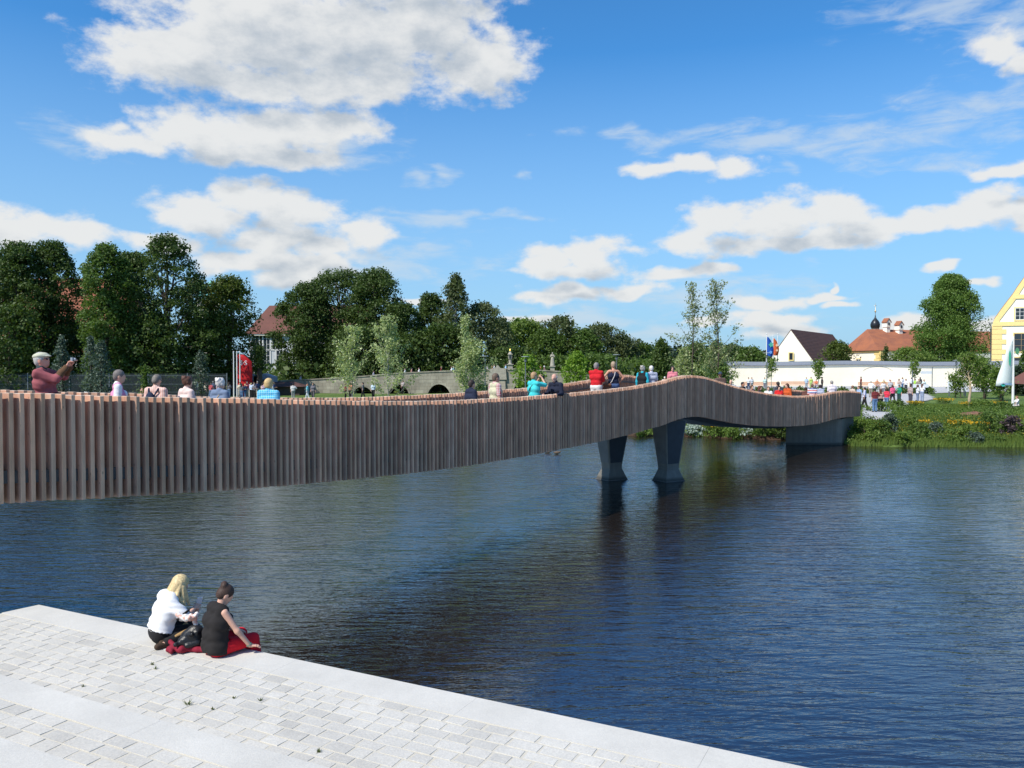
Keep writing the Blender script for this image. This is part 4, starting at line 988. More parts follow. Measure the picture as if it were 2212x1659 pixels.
# barn with the steep white gable
d0 = 150; ap = W(1708.6, 713.7, d0); L_ = W(1656, 787, d0 + 1.5); R_ = W(1762, 787, d0 - 1.5)
dirr = (W(1798, 724.7, 176) - ap); dirr.z = 0
barn = thing('barn', 'white gabled barn with a steep dark brown roof behind the wall', 'barn', (ap.x, d0, 0))
o = barn.location; zb = 0.8
gd = (R_ - L_); gd.z = 0; slope = ap.z - L_.z; hwid = gd.length / 2; gdn = gd.normalized(); full = hwid * (ap.z - 3.4) / slope
gl, gr = Vector((ap.x, ap.y, 0)) - gdn * full, Vector((ap.x, ap.y, 0)) + gdn * full
mb = MB(); ends = [gl + Vector((0, 0, zb)), gr + Vector((0, 0, zb)), gr + Vector((0, 0, 3.4)), Vector((ap.x, ap.y, ap.z)), gl + Vector((0, 0, 3.4))]
mb.prism([e - o for e in ends], dirr); mb.build('wall', M_white, barn)
fwd = dirr.normalized() * .25
for sg, e in ((-1, gl), (1, gr)):
    mb = MB(); ez = e + gdn * sg * .35 + Vector((0, 0, 3.4 - .35 * slope / hwid)); az_ = Vector((ap.x, ap.y, ap.z)); up = Vector((0, 0, .22)); u2 = Vector((0, 0, .03))
    st = Vector((0, 0, 0)) - fwd * (.0 if sg < 0 else .0)
    mb.loft([[ez - o + st + u2, ez - o + st + up, az_ - o + st + up, az_ - o + st + u2], [ez - o + dirr + fwd + u2, ez - o + dirr + fwd + up, az_ - o + dirr + fwd + up, az_ - o + dirr + fwd + u2]])
    mb.build('roof', M_rbrown, barn)
gn = Vector((-dirr.x, -dirr.y)).normalized(); gcen = W(1709, 770, 149.9)
window(barn, gcen - o + Vector((gn.x, gn.y, 0)) * .02, .62, 1.25, gn, fr=M_glass, trim=M_yel, mull=(1, 2))

# hipped building with the onion dome
def hip_house():
    c = W(1901, 757, 165); l = W(1822, 757, 176); r = W(2150, 757, 176); z = c.z
    root = thing('hipped_building', 'long white building with an orange hipped roof behind the wall', 'building', (c.x, c.y, 0)); o = root.location
    c0, l0, r0 = [Vector((p.x, p.y, 0)) for p in (c, l, r)]; bk = (l0 - c0) + (r0 - c0) + c0
    mb = MB(); mb.prism([q - o + Vector((0, 0, .5)) for q in (c0, r0, bk, l0)], (0, 0, z - .5)); mb.build('wall', M_white, root)
    e = .5
    ctr = (c0 + bk) / 2
    ev = [q + (q - ctr).normalized() * e + Vector((0, 0, z)) for q in (c0, r0, bk, l0)]
    rl, rr_ = W(1873, 711, 176), W(2155, 716.5, 184)
    mb = MB(); P = [q - o for q in ev] + [rl - o, rr_ - o]
    mb.add(P, [(0, 1, 5, 4), (1, 2, 5), (2, 3, 4, 5), (3, 0, 4), (3, 2, 1, 0)]); mb.build('roof', M_rorange, root)
    mb = MB()
    n1 = Vector(((r0 - c0).y, -(r0 - c0).x, 0)).normalized(); n2 = Vector((-(l0 - c0).y, (l0 - c0).x, 0)).normalized()
    for k in range(6):
        mb.box(c0 - o + (l0 - c0).normalized() * (.55 if k % 2 else .8) * .9 + n2 * .02 + Vector((0, 0, z - .5 - k * .75)), (1.5 if k % 2 else 1.9, .1, .7), math.atan2((l0 - c0).y, (l0 - c0).x))
        mb.box(c0 - o + (r0 - c0).normalized() * (.55 if k % 2 else .8) * .9 + n1 * .02 + Vector((0, 0, z - .5 - k * .75)), (1.5 if k % 2 else 1.9, .1, .7), math.atan2((r0 - c0).y, (r0 - c0).x))
    mb.build('quoins', M_yel, root)
    mb = MB(); mb.prism([q + (q - ctr).normalized() * .25 - o + Vector((0, 0, z - .32)) for q in (c0, r0, bk, l0)], (0, 0, .3)); mb.build('cornice', M_yel, root)
    q = c0 + (l0 - c0) * .56; n_ = n2 if n2.y < 0 else -n2
    window(root, q - o + Vector((0, 0, z - 2.6)) + n_ * .03, 1.1, 1.8, n_.xy, mull=(1, 1))
    for s in (.18, .3, .42, .54, .66, .78, .9):
        q = c0 + (r0 - c0) * s; nn = n1 if n1.y < 0 else -n1
        window(root, q - o + Vector((0, 0, z - 2.6)) + nn * .03, 1.1, 1.8, nn.xy, mull=(1, 1))
    for (x, y, s) in ((1915, 712, 1), (1942, 718, 1)):
        p = W(x, y, 176) - o; mb = MB(); p.z -= 1.75; mb.box(p + Vector((0, 0, 1.25)), (1.0, 1.0, 2.1), .4)
        mb.box(p + Vector((0, 0, 2.35)), (1.3, 1.3, .12), .4); ch = mb.build('chimney', M_white, root)
        g = MB(); M_ = Matrix.Rotation(.4, 3, 'Z')
        ch_c = p + Vector((0, 0, 2.42)); pl = [ch_c + M_ @ Vector(v) for v in ((-.6, -.62, 0), (.6, -.62, 0), (.6, -.62, .9), (0, -.62, 1.5), (-.6, -.62, .9))]
        g.prism(pl, M_ @ Vector((0, 1.24, 0))); g.build('chimney_hood', M_white, ch)
        g = MB(); pl = [ch_c + M_ @ Vector(v) for v in ((-.75, -.7, .8), (0, -.7, 1.62), (.75, -.7, .8), (.75, -.7, .95), (0, -.7, 1.80), (-.75, -.7, .95))]
        g.prism(pl, M_ @ Vector((0, 1.4, 0))); g.build('chimney_roof', M_rorange, ch)
        g = MB(); g.prism([ch_c + M_ @ Vector((.28 * math.cos(a), -.66, .55 + .34 * math.sin(a))) for a in np.linspace(0, 2 * math.pi, 9)[:-1]], M_ @ Vector((0, .05, 0))); g.build('smoke_opening', M_glass, ch)
    return root
hip_house()
p = W(1890.5, 712, 178)
tw = thing('onion_dome_turret', 'black onion dome with a gilded spire above the orange roof', 'turret', (p.x, p.y, 0))
k = 178 / F
mb = MB(); mb.lathe((0, 0, 0), [(.85, p.z - 2.5), (.85, p.z + .1), (1.0, p.z + .15)], 10); mb.build('drum', M_white, tw)
mb = MB(); mb.lathe((0, 0, p.z), [(.45, -.1), (.75, .15), (.95, .65), (1.0, 1.05), (.9, 1.5), (.64, 1.95), (.34, 2.3), (.15, 2.65), (.07, 3.15)], 16); mb.build('dome', plain('black_sheet_metal', (.03, .035, .04), .35, .2, 3, metal=.4), tw, True)
mb = MB(); mb.lathe((0, 0, p.z), [(.05, 3.1), (.05, 3.7), (.18, 3.85), (.20, 4.0), (.1, 4.2), (.04, 4.3), (.03, 5.7)], 8); mb.box((0, 0, p.z + 5.2), (.6, .06, .06)); mb.build('spire', plain('gilded_metal', (.6, .45, .25), .35, .1, 2, metal=.6), tw, True)

# big yellow-trimmed house at the right edge
d1 = 128 + 12; el = W(2143, 699, d1)
big = thing('yellow_trimmed_house', 'tall white house with yellow quoins and curved gable at the right edge', 'house', (el.x, d1, 0)); o = big.location
wv = Vector((.89, -.456, 0)); back = Vector((.60, .80, 0)) * 24
s_ = d1 / F
def HP(x, y):
    """point of the gable wall (relative to the house corner) that shows at (x, y)"""
    u = (x - PXC) / F; a = (u * d1 - el.x) / (wv.x - u * wv.y); Y = d1 + wv.y * a
    return wv * a + Vector((0, 0, W(x, y, Y).z))
Zs = lambda y: W(2143, y, d1).z
left = [(0, 699), (3, 690), (18, 668), (30, 652), (42, 636), (52, 620), (62, 606), (72, 590), (86, 566), (100, 552), (118, 545)]
lp = [HP(2143 + a, y) for a, y in left]; mid = lp[-1].dot(wv)
rp_ = [wv * (2 * mid - q.dot(wv)) + Vector((0, 0, q.z)) for q in lp[:-1]][::-1]
prof = lp + rp_; AW = 2 * mid
out = [Vector((0, 0, .5))] + prof + [wv * AW + Vector((0, 0, .5))]
mb = MB(); mb.prism(out[::-1], back); mb.build('wall', M_white, big)
n_ = Vector((wv.y, -wv.x, 0))
mb = MB()
for A_, B_ in zip(prof, prof[1:]):
    cc = wv * mid + Vector((0, 0, Zs(699)))
    ia, ib = A_ + (cc - A_).normalized() * .85, B_ + (cc - B_).normalized() * .85
    mb.prism([A_ + n_ * .14, B_ + n_ * .14, ib + n_ * .14, ia + n_ * .14], -n_ * .2)
for y in (699, 640):
    A_ = HP(2143 if y == 699 else 2185, y); B_ = wv * (AW - A_.dot(wv)) + Vector((0, 0, A_.z))
    mb.prism([A_ + n_ * .17 - Vector((0, 0, .45)), B_ + n_ * .17 - Vector((0, 0, .45)), B_ + n_ * .17 + Vector((0, 0, .25)), A_ + n_ * .17 + Vector((0, 0, .25))], -n_ * .25)
mb.build('gable_trim', M_yel, big)
for k in range(14):
    L = 2.1 if k % 2 else 1.5; z = Zs(699) - .95 - k * .86
    if z < 1: break
    mb = MB(); mb.prism([wv * -.02 + n_ * .1 + Vector((0, 0, z)), wv * L + n_ * .1 + Vector((0, 0, z)), wv * L + n_ * .1 + Vector((0, 0, z + .80)), wv * -.02 + n_ * .1 + Vector((0, 0, z + .80))], -n_ * .16); mb.build('quoin', M_yel, big)
for x, y, w_, h_, fr in ((2201, 678, 1.35, 2.0, M_frame), (2205, 740, 2.1, 3.1, M_bframe), (2205, 789, 2.1, 2.6, M_bframe)):
    c = HP(x, y) + n_ * .03; window(big, c, w_, h_, n_.xy, fr, M_yel, (1, 2))
mb = MB(); mb.tube([n_ * .2 + wv * -.5 + Vector((0, 0, Zs(696))), n_ * .2 + wv * -.15 + Vector((0, 0, Zs(706))), n_ * .2 + wv * -.12 + Vector((0, 0, 1))], .09, 6); mb.build('downpipe', M_steel, big)
mb = MB(); bl = back.normalized()
up_ = Vector((0, 0, .22)); P_ = [q + up_ * .2 for q in prof]; Q_ = [q + up_ for q in prof]
mb.prism(Q_ + P_[::-1], back)
r_ = mb.build('roof', M_rorange, big); r_.location = bl * .3

# white villa at the left of the stone bridge
vd = 150; vl = W(538, 722, vd); vil = thing('white_villa', 'white three-storey house with a red brown roof between the dark trees', 'house', (vl.x, vd, 0)); o = vil.location
kx = vd / F; ze, zr = vl.z, W(540, 655, vd).z; wid = 23
mb = MB(); mb.prism([Vector((0, 0, .6)), Vector((wid, 0, .6)), Vector((wid, 12, .6)), Vector((0, 12, .6))], (0, 0, ze - .6)); mb.build('wall', plain('villa_render', (.52, .54, .56), .9, .06, 1), vil)
mb = MB(); P = [Vector(v) for v in ((-.7, -.7, ze), (wid + .7, -.7, ze), (wid + .7, 12.7, ze), (-.7, 12.7, ze), (2.0, 6, zr), (wid - 2, 6, zr))]; mb.add(P, [(0, 1, 5, 4), (1, 2, 5), (2, 3, 4, 5), (3, 0, 4), (3, 2, 1, 0)]); mb.build('roof', M_rdark, vil)
mb = MB(); mb.box((wid / 2, 6, ze - .1), (wid + 1.2, 13.2, .3)); mb.build('cornice', M_white, vil)
mb = MB(); mb.box((wid / 2, -.06, 1.9), (wid + .1, .1, 2.6)); mb.build('plinth', plain('tan_plinth', (.34, .30, .25), .9, .1, 2), vil)
M_vtrim = plain('villa_window_trim', (.62, .62, .60), .8, .05, 2)
for row, y in enumerate((747, 793, 845)):
    for x in ((545 + 0, 571, 590) if row == 0 else (520 + 25, 566, 592) if row == 1 else (560, 590)):
        pass
for (cx_, cy_, w_, h_) in ((565, 900, 1.9, 3.0), (640, 900, 1.9, 3.0), (640, 1065, 1.9, 2.9), (540, 1065, 1.9, 2.9), (760, 900, 1.9, 3.0), (800, 1060, 1.9, 2.9), (795, 1213, 1.4, 2.1), (880, 1210, 1.4, 2.1), (640, 1213, 1.4, 2.1), (960, 900, 1.9, 3.0), (960, 1060, 1.9, 2.9)):
    x, y = Q(800 + cx_ / 2.458, 1000 + cy_ / 2.458); c = W(x, y, vd) - o; c.y = -.02
    if c.x > 1: window(vil, c, w_, h_, (0, -1), M_frame, M_vtrim, (2, 2))
# red-roofed building behind the left trees
ld = 125; ll = W(-60, 720, ld); z1, z2 = W(0, 762, ld).z, W(0, 602, ld + 8).z
lb_ = thing('red_roofed_building', 'large building with a steep red tiled roof hidden behind the left trees', 'building', (ll.x, ld, 0)); Wd = W(262, 720, ld).x - ll.x
mb = MB(); mb.prism([Vector((0, 0, .6)), Vector((Wd, 0, .6)), Vector((Wd, 16, .6)), Vector((0, 16, .6))], (0, 0, z1 - .6)); mb.build('wall', plain('brownish_render', (.36, .29, .24), .9, .2, .8), lb_)
mb = MB(); P = [Vector(v) for v in ((-1, -1, z1), (Wd + 1, -1, z1), (Wd + 1, 17, z1), (-1, 17, z1), (2, 8, z2), (Wd - 2, 8, z2))]; mb.add(P, [(0, 1, 5, 4), (1, 2, 5), (2, 3, 4, 5), (3, 0, 4), (3, 2, 1, 0)]); mb.build('roof', M_rred, lb_)
zd = W(160, 733, ld).z
mb = MB(); mb.box((Wd * .78, 1.2, zd), (12, 3.5, 2.5)); dm = mb.build('dormer', plain('dormer_cladding', (.12, .10, .09), .8), lb_)
for k in range(4):
    mb = MB(); mb.box((Wd * .78 - 4.2 + k * 2.8, -.56, zd), (1.8, .1, 1.5)); mb.build('window', M_glass, dm)
    mb = MB(); mb.box((Wd * .78 - 4.2 + k * 2.8, -.60, zd), (.12, .12, 1.5)); mb.build('window_frame', M_frame, dm)
mb = MB(); mb.box((Wd * .78, 1.2, zd + 1.5), (12.6, 4.3, .35)); mb.build('dormer_roof', M_rred, dm)
for k in range(9):
    c = Vector((2 + k * Wd / 9.4, -.02, W(160, 785, ld).z)); window(lb_, c, 1.3, 2.0, (0, -1), M_frame, M_vtrim, (1, 1))
# copper church spire
p = W(457, 636, 210); ct = thing('copper_spire', 'turquoise copper tower roof peeping over the linden tree', 'church tower', (p.x, p.y, 0))
mb = MB(); mb.box((0, 0, p.z / 2 - .5), (6, 6, p.z - .8)); mb.build('tower_shaft', M_white, ct)
mb = MB(); mb.lathe((0, 0, p.z), [(4.4, -.6), (3.2, .3), (2.0, 1.4), (1.1, 2.6), (.2, 3.6)], 8); mb.build('tower_roof', plain('green_copper', (.16, .42, .38), .6, .1, 1), ct)
# brown-roofed kiosks
def kiosk(x, y, w_, d, lb):
    p = W(x, y, d); z = gzf(p.x, d); h = p.z - z; r = thing('kiosk', lb, 'kiosk', (p.x, d, z)); 
    mb = MB(); mb.box((0, 0, h * .35), (w_ * .8, 2.4, h * .7)); mb.build('wall', plain('dark_timber', (.08, .06, .05), .8), r)
    mb = MB(); hh = w_ / 2; mb.add([(-hh, -1.7, h * .66), (hh, -1.7, h * .66), (hh, 1.7, h * .66), (-hh, 1.7, h * .66), (-hh * .5, 0, h), (hh * .5, 0, h)], [(0, 1, 5, 4), (1, 2, 5), (2, 3, 4, 5), (3, 0, 4), (3, 2, 1, 0)]); mb.build('roof', M_rbrown, r)
kiosk(612, 825, 5.5, 96, 'small brown-roofed hut at the left foot of the stone bridge')
p = W(2222, 806, 92); kx_ = thing('kiosk', 'red-brown roofed shelter cut by the right edge', 'kiosk', (p.x + 1.6, 92, gzf(p.x, 92)))
mb = MB(); zt = p.z - kx_.location.z; mb.add([(-3.2, -2, zt - 1.2), (3, -2, zt - 1.2), (3, 2, zt - 1.2), (-3.2, 2, zt - 1.2), (0, -2, zt + .6), (0, 2, zt + .6)], [(0, 1, 4), (1, 2, 5, 4), (2, 3, 5), (3, 0, 4, 5), (3, 2, 1, 0)]); mb.build('roof', M_rdark, kx_)
for s in (-1, 1):
    for q in (-1, 1): mb = MB(); mb.box((s * 2.1, q * 1.6, (zt - 1.2) / 2), (.2, .2, zt - 1.2)); mb.build('post', plain('dark_timber', (.08, .06, .05), .8), kx_)

# ------------------------------------------------------------------ old stone bridge
def stone():
    m, t, b = new_mat('old_sandstone')
    co = t.nodes.new('ShaderNodeTexCoord').outputs['Object']; mp = t.nodes.new('ShaderNodeMapping'); mp.inputs['Rotation'].default_value = (math.pi / 2, 0, 0); t.links.new(co, mp.inputs['Vector'])
    br = t.nodes.new('ShaderNodeTexBrick'); br.inputs['Scale'].default_value = 1.0; br.inputs['Brick Width'].default_value = .95; br.inputs['Row Height'].default_value = .42; br.inputs['Mortar Size'].default_value = .018
    br.inputs['Color1'].default_value = (.30, .27, .21, 1); br.inputs['Color2'].default_value = (.40, .37, .29, 1); br.inputs['Mortar'].default_value = (.22, .2, .16, 1); t.links.new(mp.outputs[0], br.inputs['Vector'])
    n = nz(t, co, .35, 6, .7); n2 = nz(t, vmath(t, 'MULTIPLY', co, (1.2, 1.2, .25)).outputs[0], 1, 5, .7)
    f = smath(t, 'MULTIPLY', ramp(t, n.outputs['Fac'], .3, .7, 'LINEAR', .62, 1.2), ramp(t, n2.outputs['Fac'], .35, .65, 'LINEAR', .78, 1.12))
    s = vmath(t, 'SCALE', br.outputs['Color']); t.links.new(f, s.inputs['Scale']); t.links.new(s.outputs[0], b.inputs['Base Color']); b.inputs['Roughness'].default_value = .92
    bump(t, b, br.outputs['Fac'], -.4, .03); return m
M_stone = stone()
SD = 100.0
sb = thing('stone_arch_bridge', 'old sandstone arch bridge with statues beyond the footbridge', 'stone bridge', (0, SD, 0))
TOPX = [560, 600, 700, 780, 858, 950, 1030, 1085, 1120, 1170, 1223, 1280, 1361, 1450, 1560]; TOPY = [828, 824, 819, 814, 807, 803, 800, 797.5, 798, 801, 804, 808, 816, 823, 828]
ARCH = [(640, 20, 849), (783, 24, 835), (861, 24, 830.5), (948, 26, 830), (1043, 25, 829), (1128, 26, 829), (1215, 22, 836)]
def sx2(x): return (x - PXC) / F * SD
sy2 = lambda y: EYE + (787 - y) / F * SD
XS = set(np.linspace(560, 1560, 120).tolist())
for c, h, y in ARCH:
    for k in np.linspace(-1, 1, 17): XS.add(c + h * k)
XS = sorted(XS); TH_ = 5.5
def arch_z(x):
    for c, h, y in ARCH:
        u = (x - c) / h
        if abs(u) < .999: return 0.35 + (sy2(y) - 0.35) * math.sqrt(max(0, 1 - abs(u) ** 2.3))
    return None
mb = MB()
for a, b_ in zip(XS, XS[1:]):
    m_ = (a + b_) / 2; ina = arch_z(m_) is not None
    def bz(x):
        if not ina: return -.3
        r = arch_z(x); return .35 if r is None else r
    xa, xb = sx2(a), sx2(b_); ta, tb = float(np.interp(a, TOPX, TOPY)), float(np.interp(b_, TOPX, TOPY)); za, zb_ = sy2(ta), sy2(tb)
    mb.add([(xa, 0, bz(a)), (xb, 0, bz(b_)), (xb, 0, zb_), (xa, 0, za), (xa, TH_, bz(a)), (xb, TH_, bz(b_)), (xb, TH_, zb_), (xa, TH_, za)], [(0, 1, 2, 3), (5, 4, 7, 6), (4, 5, 1, 0)])
mb.build('spandrel_wall', M_stone, sb)
mb = MB(); rings = []; rings2 = []
for x in np.linspace(560, 1560, 60):
    X_, z = sx2(x), sy2(float(np.interp(x, TOPX, TOPY)))
    rings.append([Vector((X_, -.08, z - .02)), Vector((X_, -.08, z + .12)), Vector((X_, .42, z + .12)), Vector((X_, .42, z - .02))])
    rings2.append([Vector((X_, .42, z - 1.05)), Vector((X_, TH_ - .4, z - 1.05)), Vector((X_, TH_ - .4, z - 1.3)), Vector((X_, .42, z - 1.3))])
mb.loft(rings); mb.build('parapet_coping', M_stone, sb); mb = MB(); mb.loft(rings2); mb.build('roadway', M_stone, sb)
for c, h, y in ARCH:
    mb = MB(); rr = []
    for k in range(15):
        a = math.pi * k / 14; q = abs(math.cos(a)); zc = sy2(y) - .35
        for_ = [(1.0), (1.16)]
        rr.append([Vector((sx2(c) - math.cos(a) * h / F * SD * s, -.06, .35 + zc * s * math.sin(a) ** .9)) for s in for_] + [Vector((sx2(c) - math.cos(a) * h / F * SD * s, .1, .35 + zc * s * math.sin(a) ** .9)) for s in for_[::-1]])
    mb.loft(rr); mb.build('arch_ring', M_stone, sb)
def pedestal(mb, x, z0, w, h): mb.box((x, .2, z0 + h * .5), (w, w, h)); mb.box((x, .2, z0 + h + .06), (w * 1.35, w * 1.35, .12)); return z0 + h + .12
M_stat = plain('grey_statue_stone', (.36, .33, .27), .9, .25, 4, .3)
# wayside pillar with a lantern niche and a gilded tip
x = sx2(1102); z = sy2(799); r = thing('wayside_pillar', 'slender stone pillar with a lantern niche and golden tip on the bridge parapet', 'pillar', (x, SD, z))
mb = MB(); mb.box((0, .2, .32), (.62, .62, .64)); mb.box((0, .2, .68), (.85, .85, .10)); mb.build('pedestal', M_stat, r)
mb = MB(); mb.lathe((0, .2, 0), [(.24, .72), (.17, .85), (.17, 1.25), (.24, 1.35)], 8); mb.build('column', M_stat, r)
mb = MB(); mb.box((0, .2, 1.62), (.46, .46, .52)); mb.box((0, .2, 1.91), (.62, .62, .08)); mb.lathe((0, .2, 0), [(.28, 1.95), (.1, 2.2), (.03, 2.3)], 6); mb.build('lantern_niche', M_stat, r)
mb = MB(); mb.box((0, -.05, 1.62), (.26, .06, .34)); mb.build('niche_opening', M_glass, r)
mb = MB(); mb.lathe((0, .2, 0), [(.02, 2.28), (.09, 2.36), (.10, 2.42), (.02, 2.56)], 8); mb.build('finial', plain('gold_leaf', (.75, .48, .10), .3, .05, 2, metal=.7), r)
x = sx2(1193.5); z = sy2(802)
r = thing('robed_statue', 'stone statue of a robed standing figure on a pedestal of the old bridge', 'statue', (x, SD, z))
mb = MB(); mb.box((0, .2, .28), (.5, .5, .56)); mb.box((0, .2, .6), (.72, .72, .10)); mb.build('pedestal', M_stat, r)
statue_root = r
# stone relief gable in the parapet
mb = MB(); x = sx2(1075); z = sy2(799)
mb.prism([(x - 1.1, -.3, z - 1.2), (x + 1.1, -.3, z - 1.2), (x + 1.0, -.3, z + .1), (x + .35, -.3, z + .22), (x, -.3, z + .62), (x - .35, -.3, z + .22), (x - 1.0, -.3, z + .1)], (0, .6, 0)); mb.build('parapet_gable', M_stat, sb)
mb = MB()
for k in range(2): xx = sx2(1062 + k * 22); mb.add([(xx - .5, -.75, .2), (xx + .5, -.75, .2), (xx + .5, 0, .2), (xx - .5, 0, .2), (xx - .42, -.1, 3.1), (xx + .42, -.1, 3.1)], [(0, 1, 5, 4), (1, 2, 5), (3, 0, 4)])
mb.build('buttress', M_stone, sb)

# ------------------------------------------------------------------ lamps, flags, signs, fence, vehicle, rock
M_pole = plain('grey_lamp_metal', (.16, .18, .20), .5, .1, 3, metal=.4)
M_wpole = plain('white_flagpole', (.72, .72, .70), .5, .05, 2)
def lamp(x, ytop, d, lb, w_=.42):
    p = W(x, ytop, d); z = gzf(p.x, d); h = p.z - z; r = thing('street_lamp', lb, 'street lamp', (p.x, d, z), group='flat-topped street lamps')
    mb = MB(); mb.tube([(0, 0, -.2), (0, 0, h * .5), (0, 0, h - .55)], [.065, .055, .045], 8); mb.build('pole', M_pole, r)
    mb = MB(); mb.lathe((0, 0, 0), [(.05, h - .62), (.13, h - .55), (.15, h - .3), (.10, h - .25)], 10); mb.tube([(0, 0, h - .3), (0, 0, h - .03)], .02, 5); mb.build('lamp_head', M_pole, r)
    mb = MB(); mb.lathe((0, 0, 0), [(.1, h - .05), (w_, h - .035), (w_, h), (.05, h + .02)], 14); mb.build('reflector_disc', plain('pale_lamp_disc', (.40, .45, .47), .4), r)
lamp(1048, 769, 84, 'street lamp with a flat disc head beside the bushy willow')
lamp(1135, 770, 82, 'street lamp with a flat disc in front of the bright young tree')
lamp(1332, 766, 90, 'street lamp with a flat disc right above the woman in the tank top')
lamp(1470, 768, 88, 'street lamp half hidden left of the left tall poplar')
lamp(1657, 762, 88, 'tall street lamp before the left end of the white wall')
lamp(2066, 778, 105, 'street lamp behind the white panel against the white wall')
def banner(root, name, x0, z0, w_, h_, mat, bend=.25, curve=None, flip=1, wav=.06):
    """blade flag hanging along a pole: sheet with a rounded free edge and real thickness"""
    mb = MB(); rg = []; n = 12
    for k in range(n + 1):
        t_ = k / n; ww = w_ * (curve(t_) if curve else 1); z = z0 + h_ * t_
        rg.append([Vector((x0, -.012, z)), Vector((x0 + flip * ww * .5, -.012 - wav * math.sin(t_ * 7), z)), Vector((x0 + flip * ww, -.012 + wav * math.sin(t_ * 9), z)),
                   Vector((x0 + flip * ww, .012 + wav * math.sin(t_ * 9), z)), Vector((x0 + flip * ww * .5, .012 - wav * math.sin(t_ * 7), z)), Vector((x0, .012, z))])
    mb.loft(rg); return mb.build(name, mat, root, True)
def fabric(name, col): return leafmat(name, tuple(c * .85 for c in col), col, .25, .6)
def letters(txt, size, parent, loc, rot, mat, name='lettering', rz=0):
    cu = bpy.data.curves.new('txt', 'FONT'); cu.body = txt; cu.size = size; cu.extrude = .006; cu.align_x = 'CENTER'; cu.align_y = 'CENTER'
    ob = bpy.data.objects.new('txt', cu); COL.objects.link(ob); dg = bpy.context.evaluated_depsgraph_get(); dg.update()
    me = bpy.data.meshes.new_from_object(ob.evaluated_get(dg)); bpy.data.objects.remove(ob); me.materials.clear(); me.materials.append(mat); me.name = name
    o = link(name, me, parent, loc); o.rotation_euler = rot; return o
M_wl = plain('white_print', (.75, .75, .75), .6)
# three white poles and the red banner
bx = W(519, 762, 90); zb = gzf(bx.x, 90)
r = thing('red_banner', 'red blade banner with white letters behind three white flag poles', 'banner', (bx.x, 90.6, zb)); hh = W(519, 765, 90.6).z - zb
mb = MB(); mb.tube([(-.62, 0, 0), (-.62, 0, hh)], .035, 6); mb.build('pole', M_wpole, r)
banner(r, 'banner_cloth', -.58, hh - 4.7, 1.6, 4.65, fabric('red_banner_cloth', (.62, .02, .025)), curve=lambda t: .86 + .22 * math.sin(2.6 * t + .25) - max(0, t - .85) * 3.2 - max(0, .12 - t) * 2)
letters('S·S', .72, r, Vector((.18, -.12, hh - 1.0)), (math.pi / 2, 0, 0), M_wl)
for i, (x, lb) in enumerate(((504.5, 'left white flag pole before the red banner'), (511.5, 'middle white flag pole before the red banner'), (518, 'right white flag pole before the red banner'))):
    p = W(x, 760, 87 + i * .5); z = gzf(p.x, 87); q = thing('flag_pole', lb, 'flag pole', (p.x, 87 + i * .5, z), group='bare white flag poles')
    mb = MB(); mb.tube([(0, 0, -.2), (0, 0, p.z - z)], [.075, .05], 8); mb.build('mast', M_wpole, q); mb = MB(); mb.lathe((0, 0, p.z - z), [(.05, -.02), (.075, .02), (.05, .08)], 8); mb.build('cap', M_wpole, q)
# blue and orange flags by the barn
def tall_flag(x, yt, yb, d, w_, mat, lb, marks=None):
    p = W(x, yt, d); z = gzf(p.x, d); h = p.z - z; r = thing('blade_flag', lb, 'flag', (p.x, d, z))
    mb = MB(); mb.tube([(0, 0, 0), (0, 0, h + .4)], [.09, .06], 6); mb.lathe((0, 0, h + .4), [(.08, 0), (.12, .08), (.05, .16)], 6); mb.build('pole', M_wpole, r)
    fl = banner(r, 'flag_cloth', .08, W(x, yb, d).z - z, w_ * .75, h - (W(x, yb, d).z - z), mat, curve=lambda t: .9 + .25 * math.sin(5 * t) - max(0, t - .85) * 3)
    if marks:
        hb = W(x, yb, d).z - z
        for (u, t_, s, mt) in marks:
            mb = MB(); c = Vector((.08 + u * w_, -.14, hb + (h - hb) * t_)); mb.prism([c + Vector((s * math.cos(a) * (1 if k % 2 else .55), 0, s * math.sin(a) * (1 if k % 2 else .55))) for k, a in enumerate(np.linspace(0, 2 * math.pi, 11)[:-1])], (0, .02, 0)); mb.build('emblem', mt, fl)
    return r
tall_flag(1656, 728, 772, 136, 1.3, fabric('blue_flag_cloth', (.02, .11, .50)), 'blue blade flag with a green emblem by the barn', [(.5, .62, .5, plain('green_print', (.08, .42, .30), .6)), (.45, .25, .35, plain('light_blue_print', (.15, .35, .75), .6))])
tall_flag(1670, 731, 768, 138, 1.1, fabric('orange_flag_cloth', (.72, .16, .05)), 'orange blade flag with pale marks by the barn', [(.5, .6, .3, plain('pale_print', (.8, .55, .35), .6)), (.5, .3, .25, plain('pale_print', (.8, .55, .35), .6))])
tall_flag(1680, 727, 727.5, 139, .1, M_wpole, 'thin bare flag mast right of the orange flag')
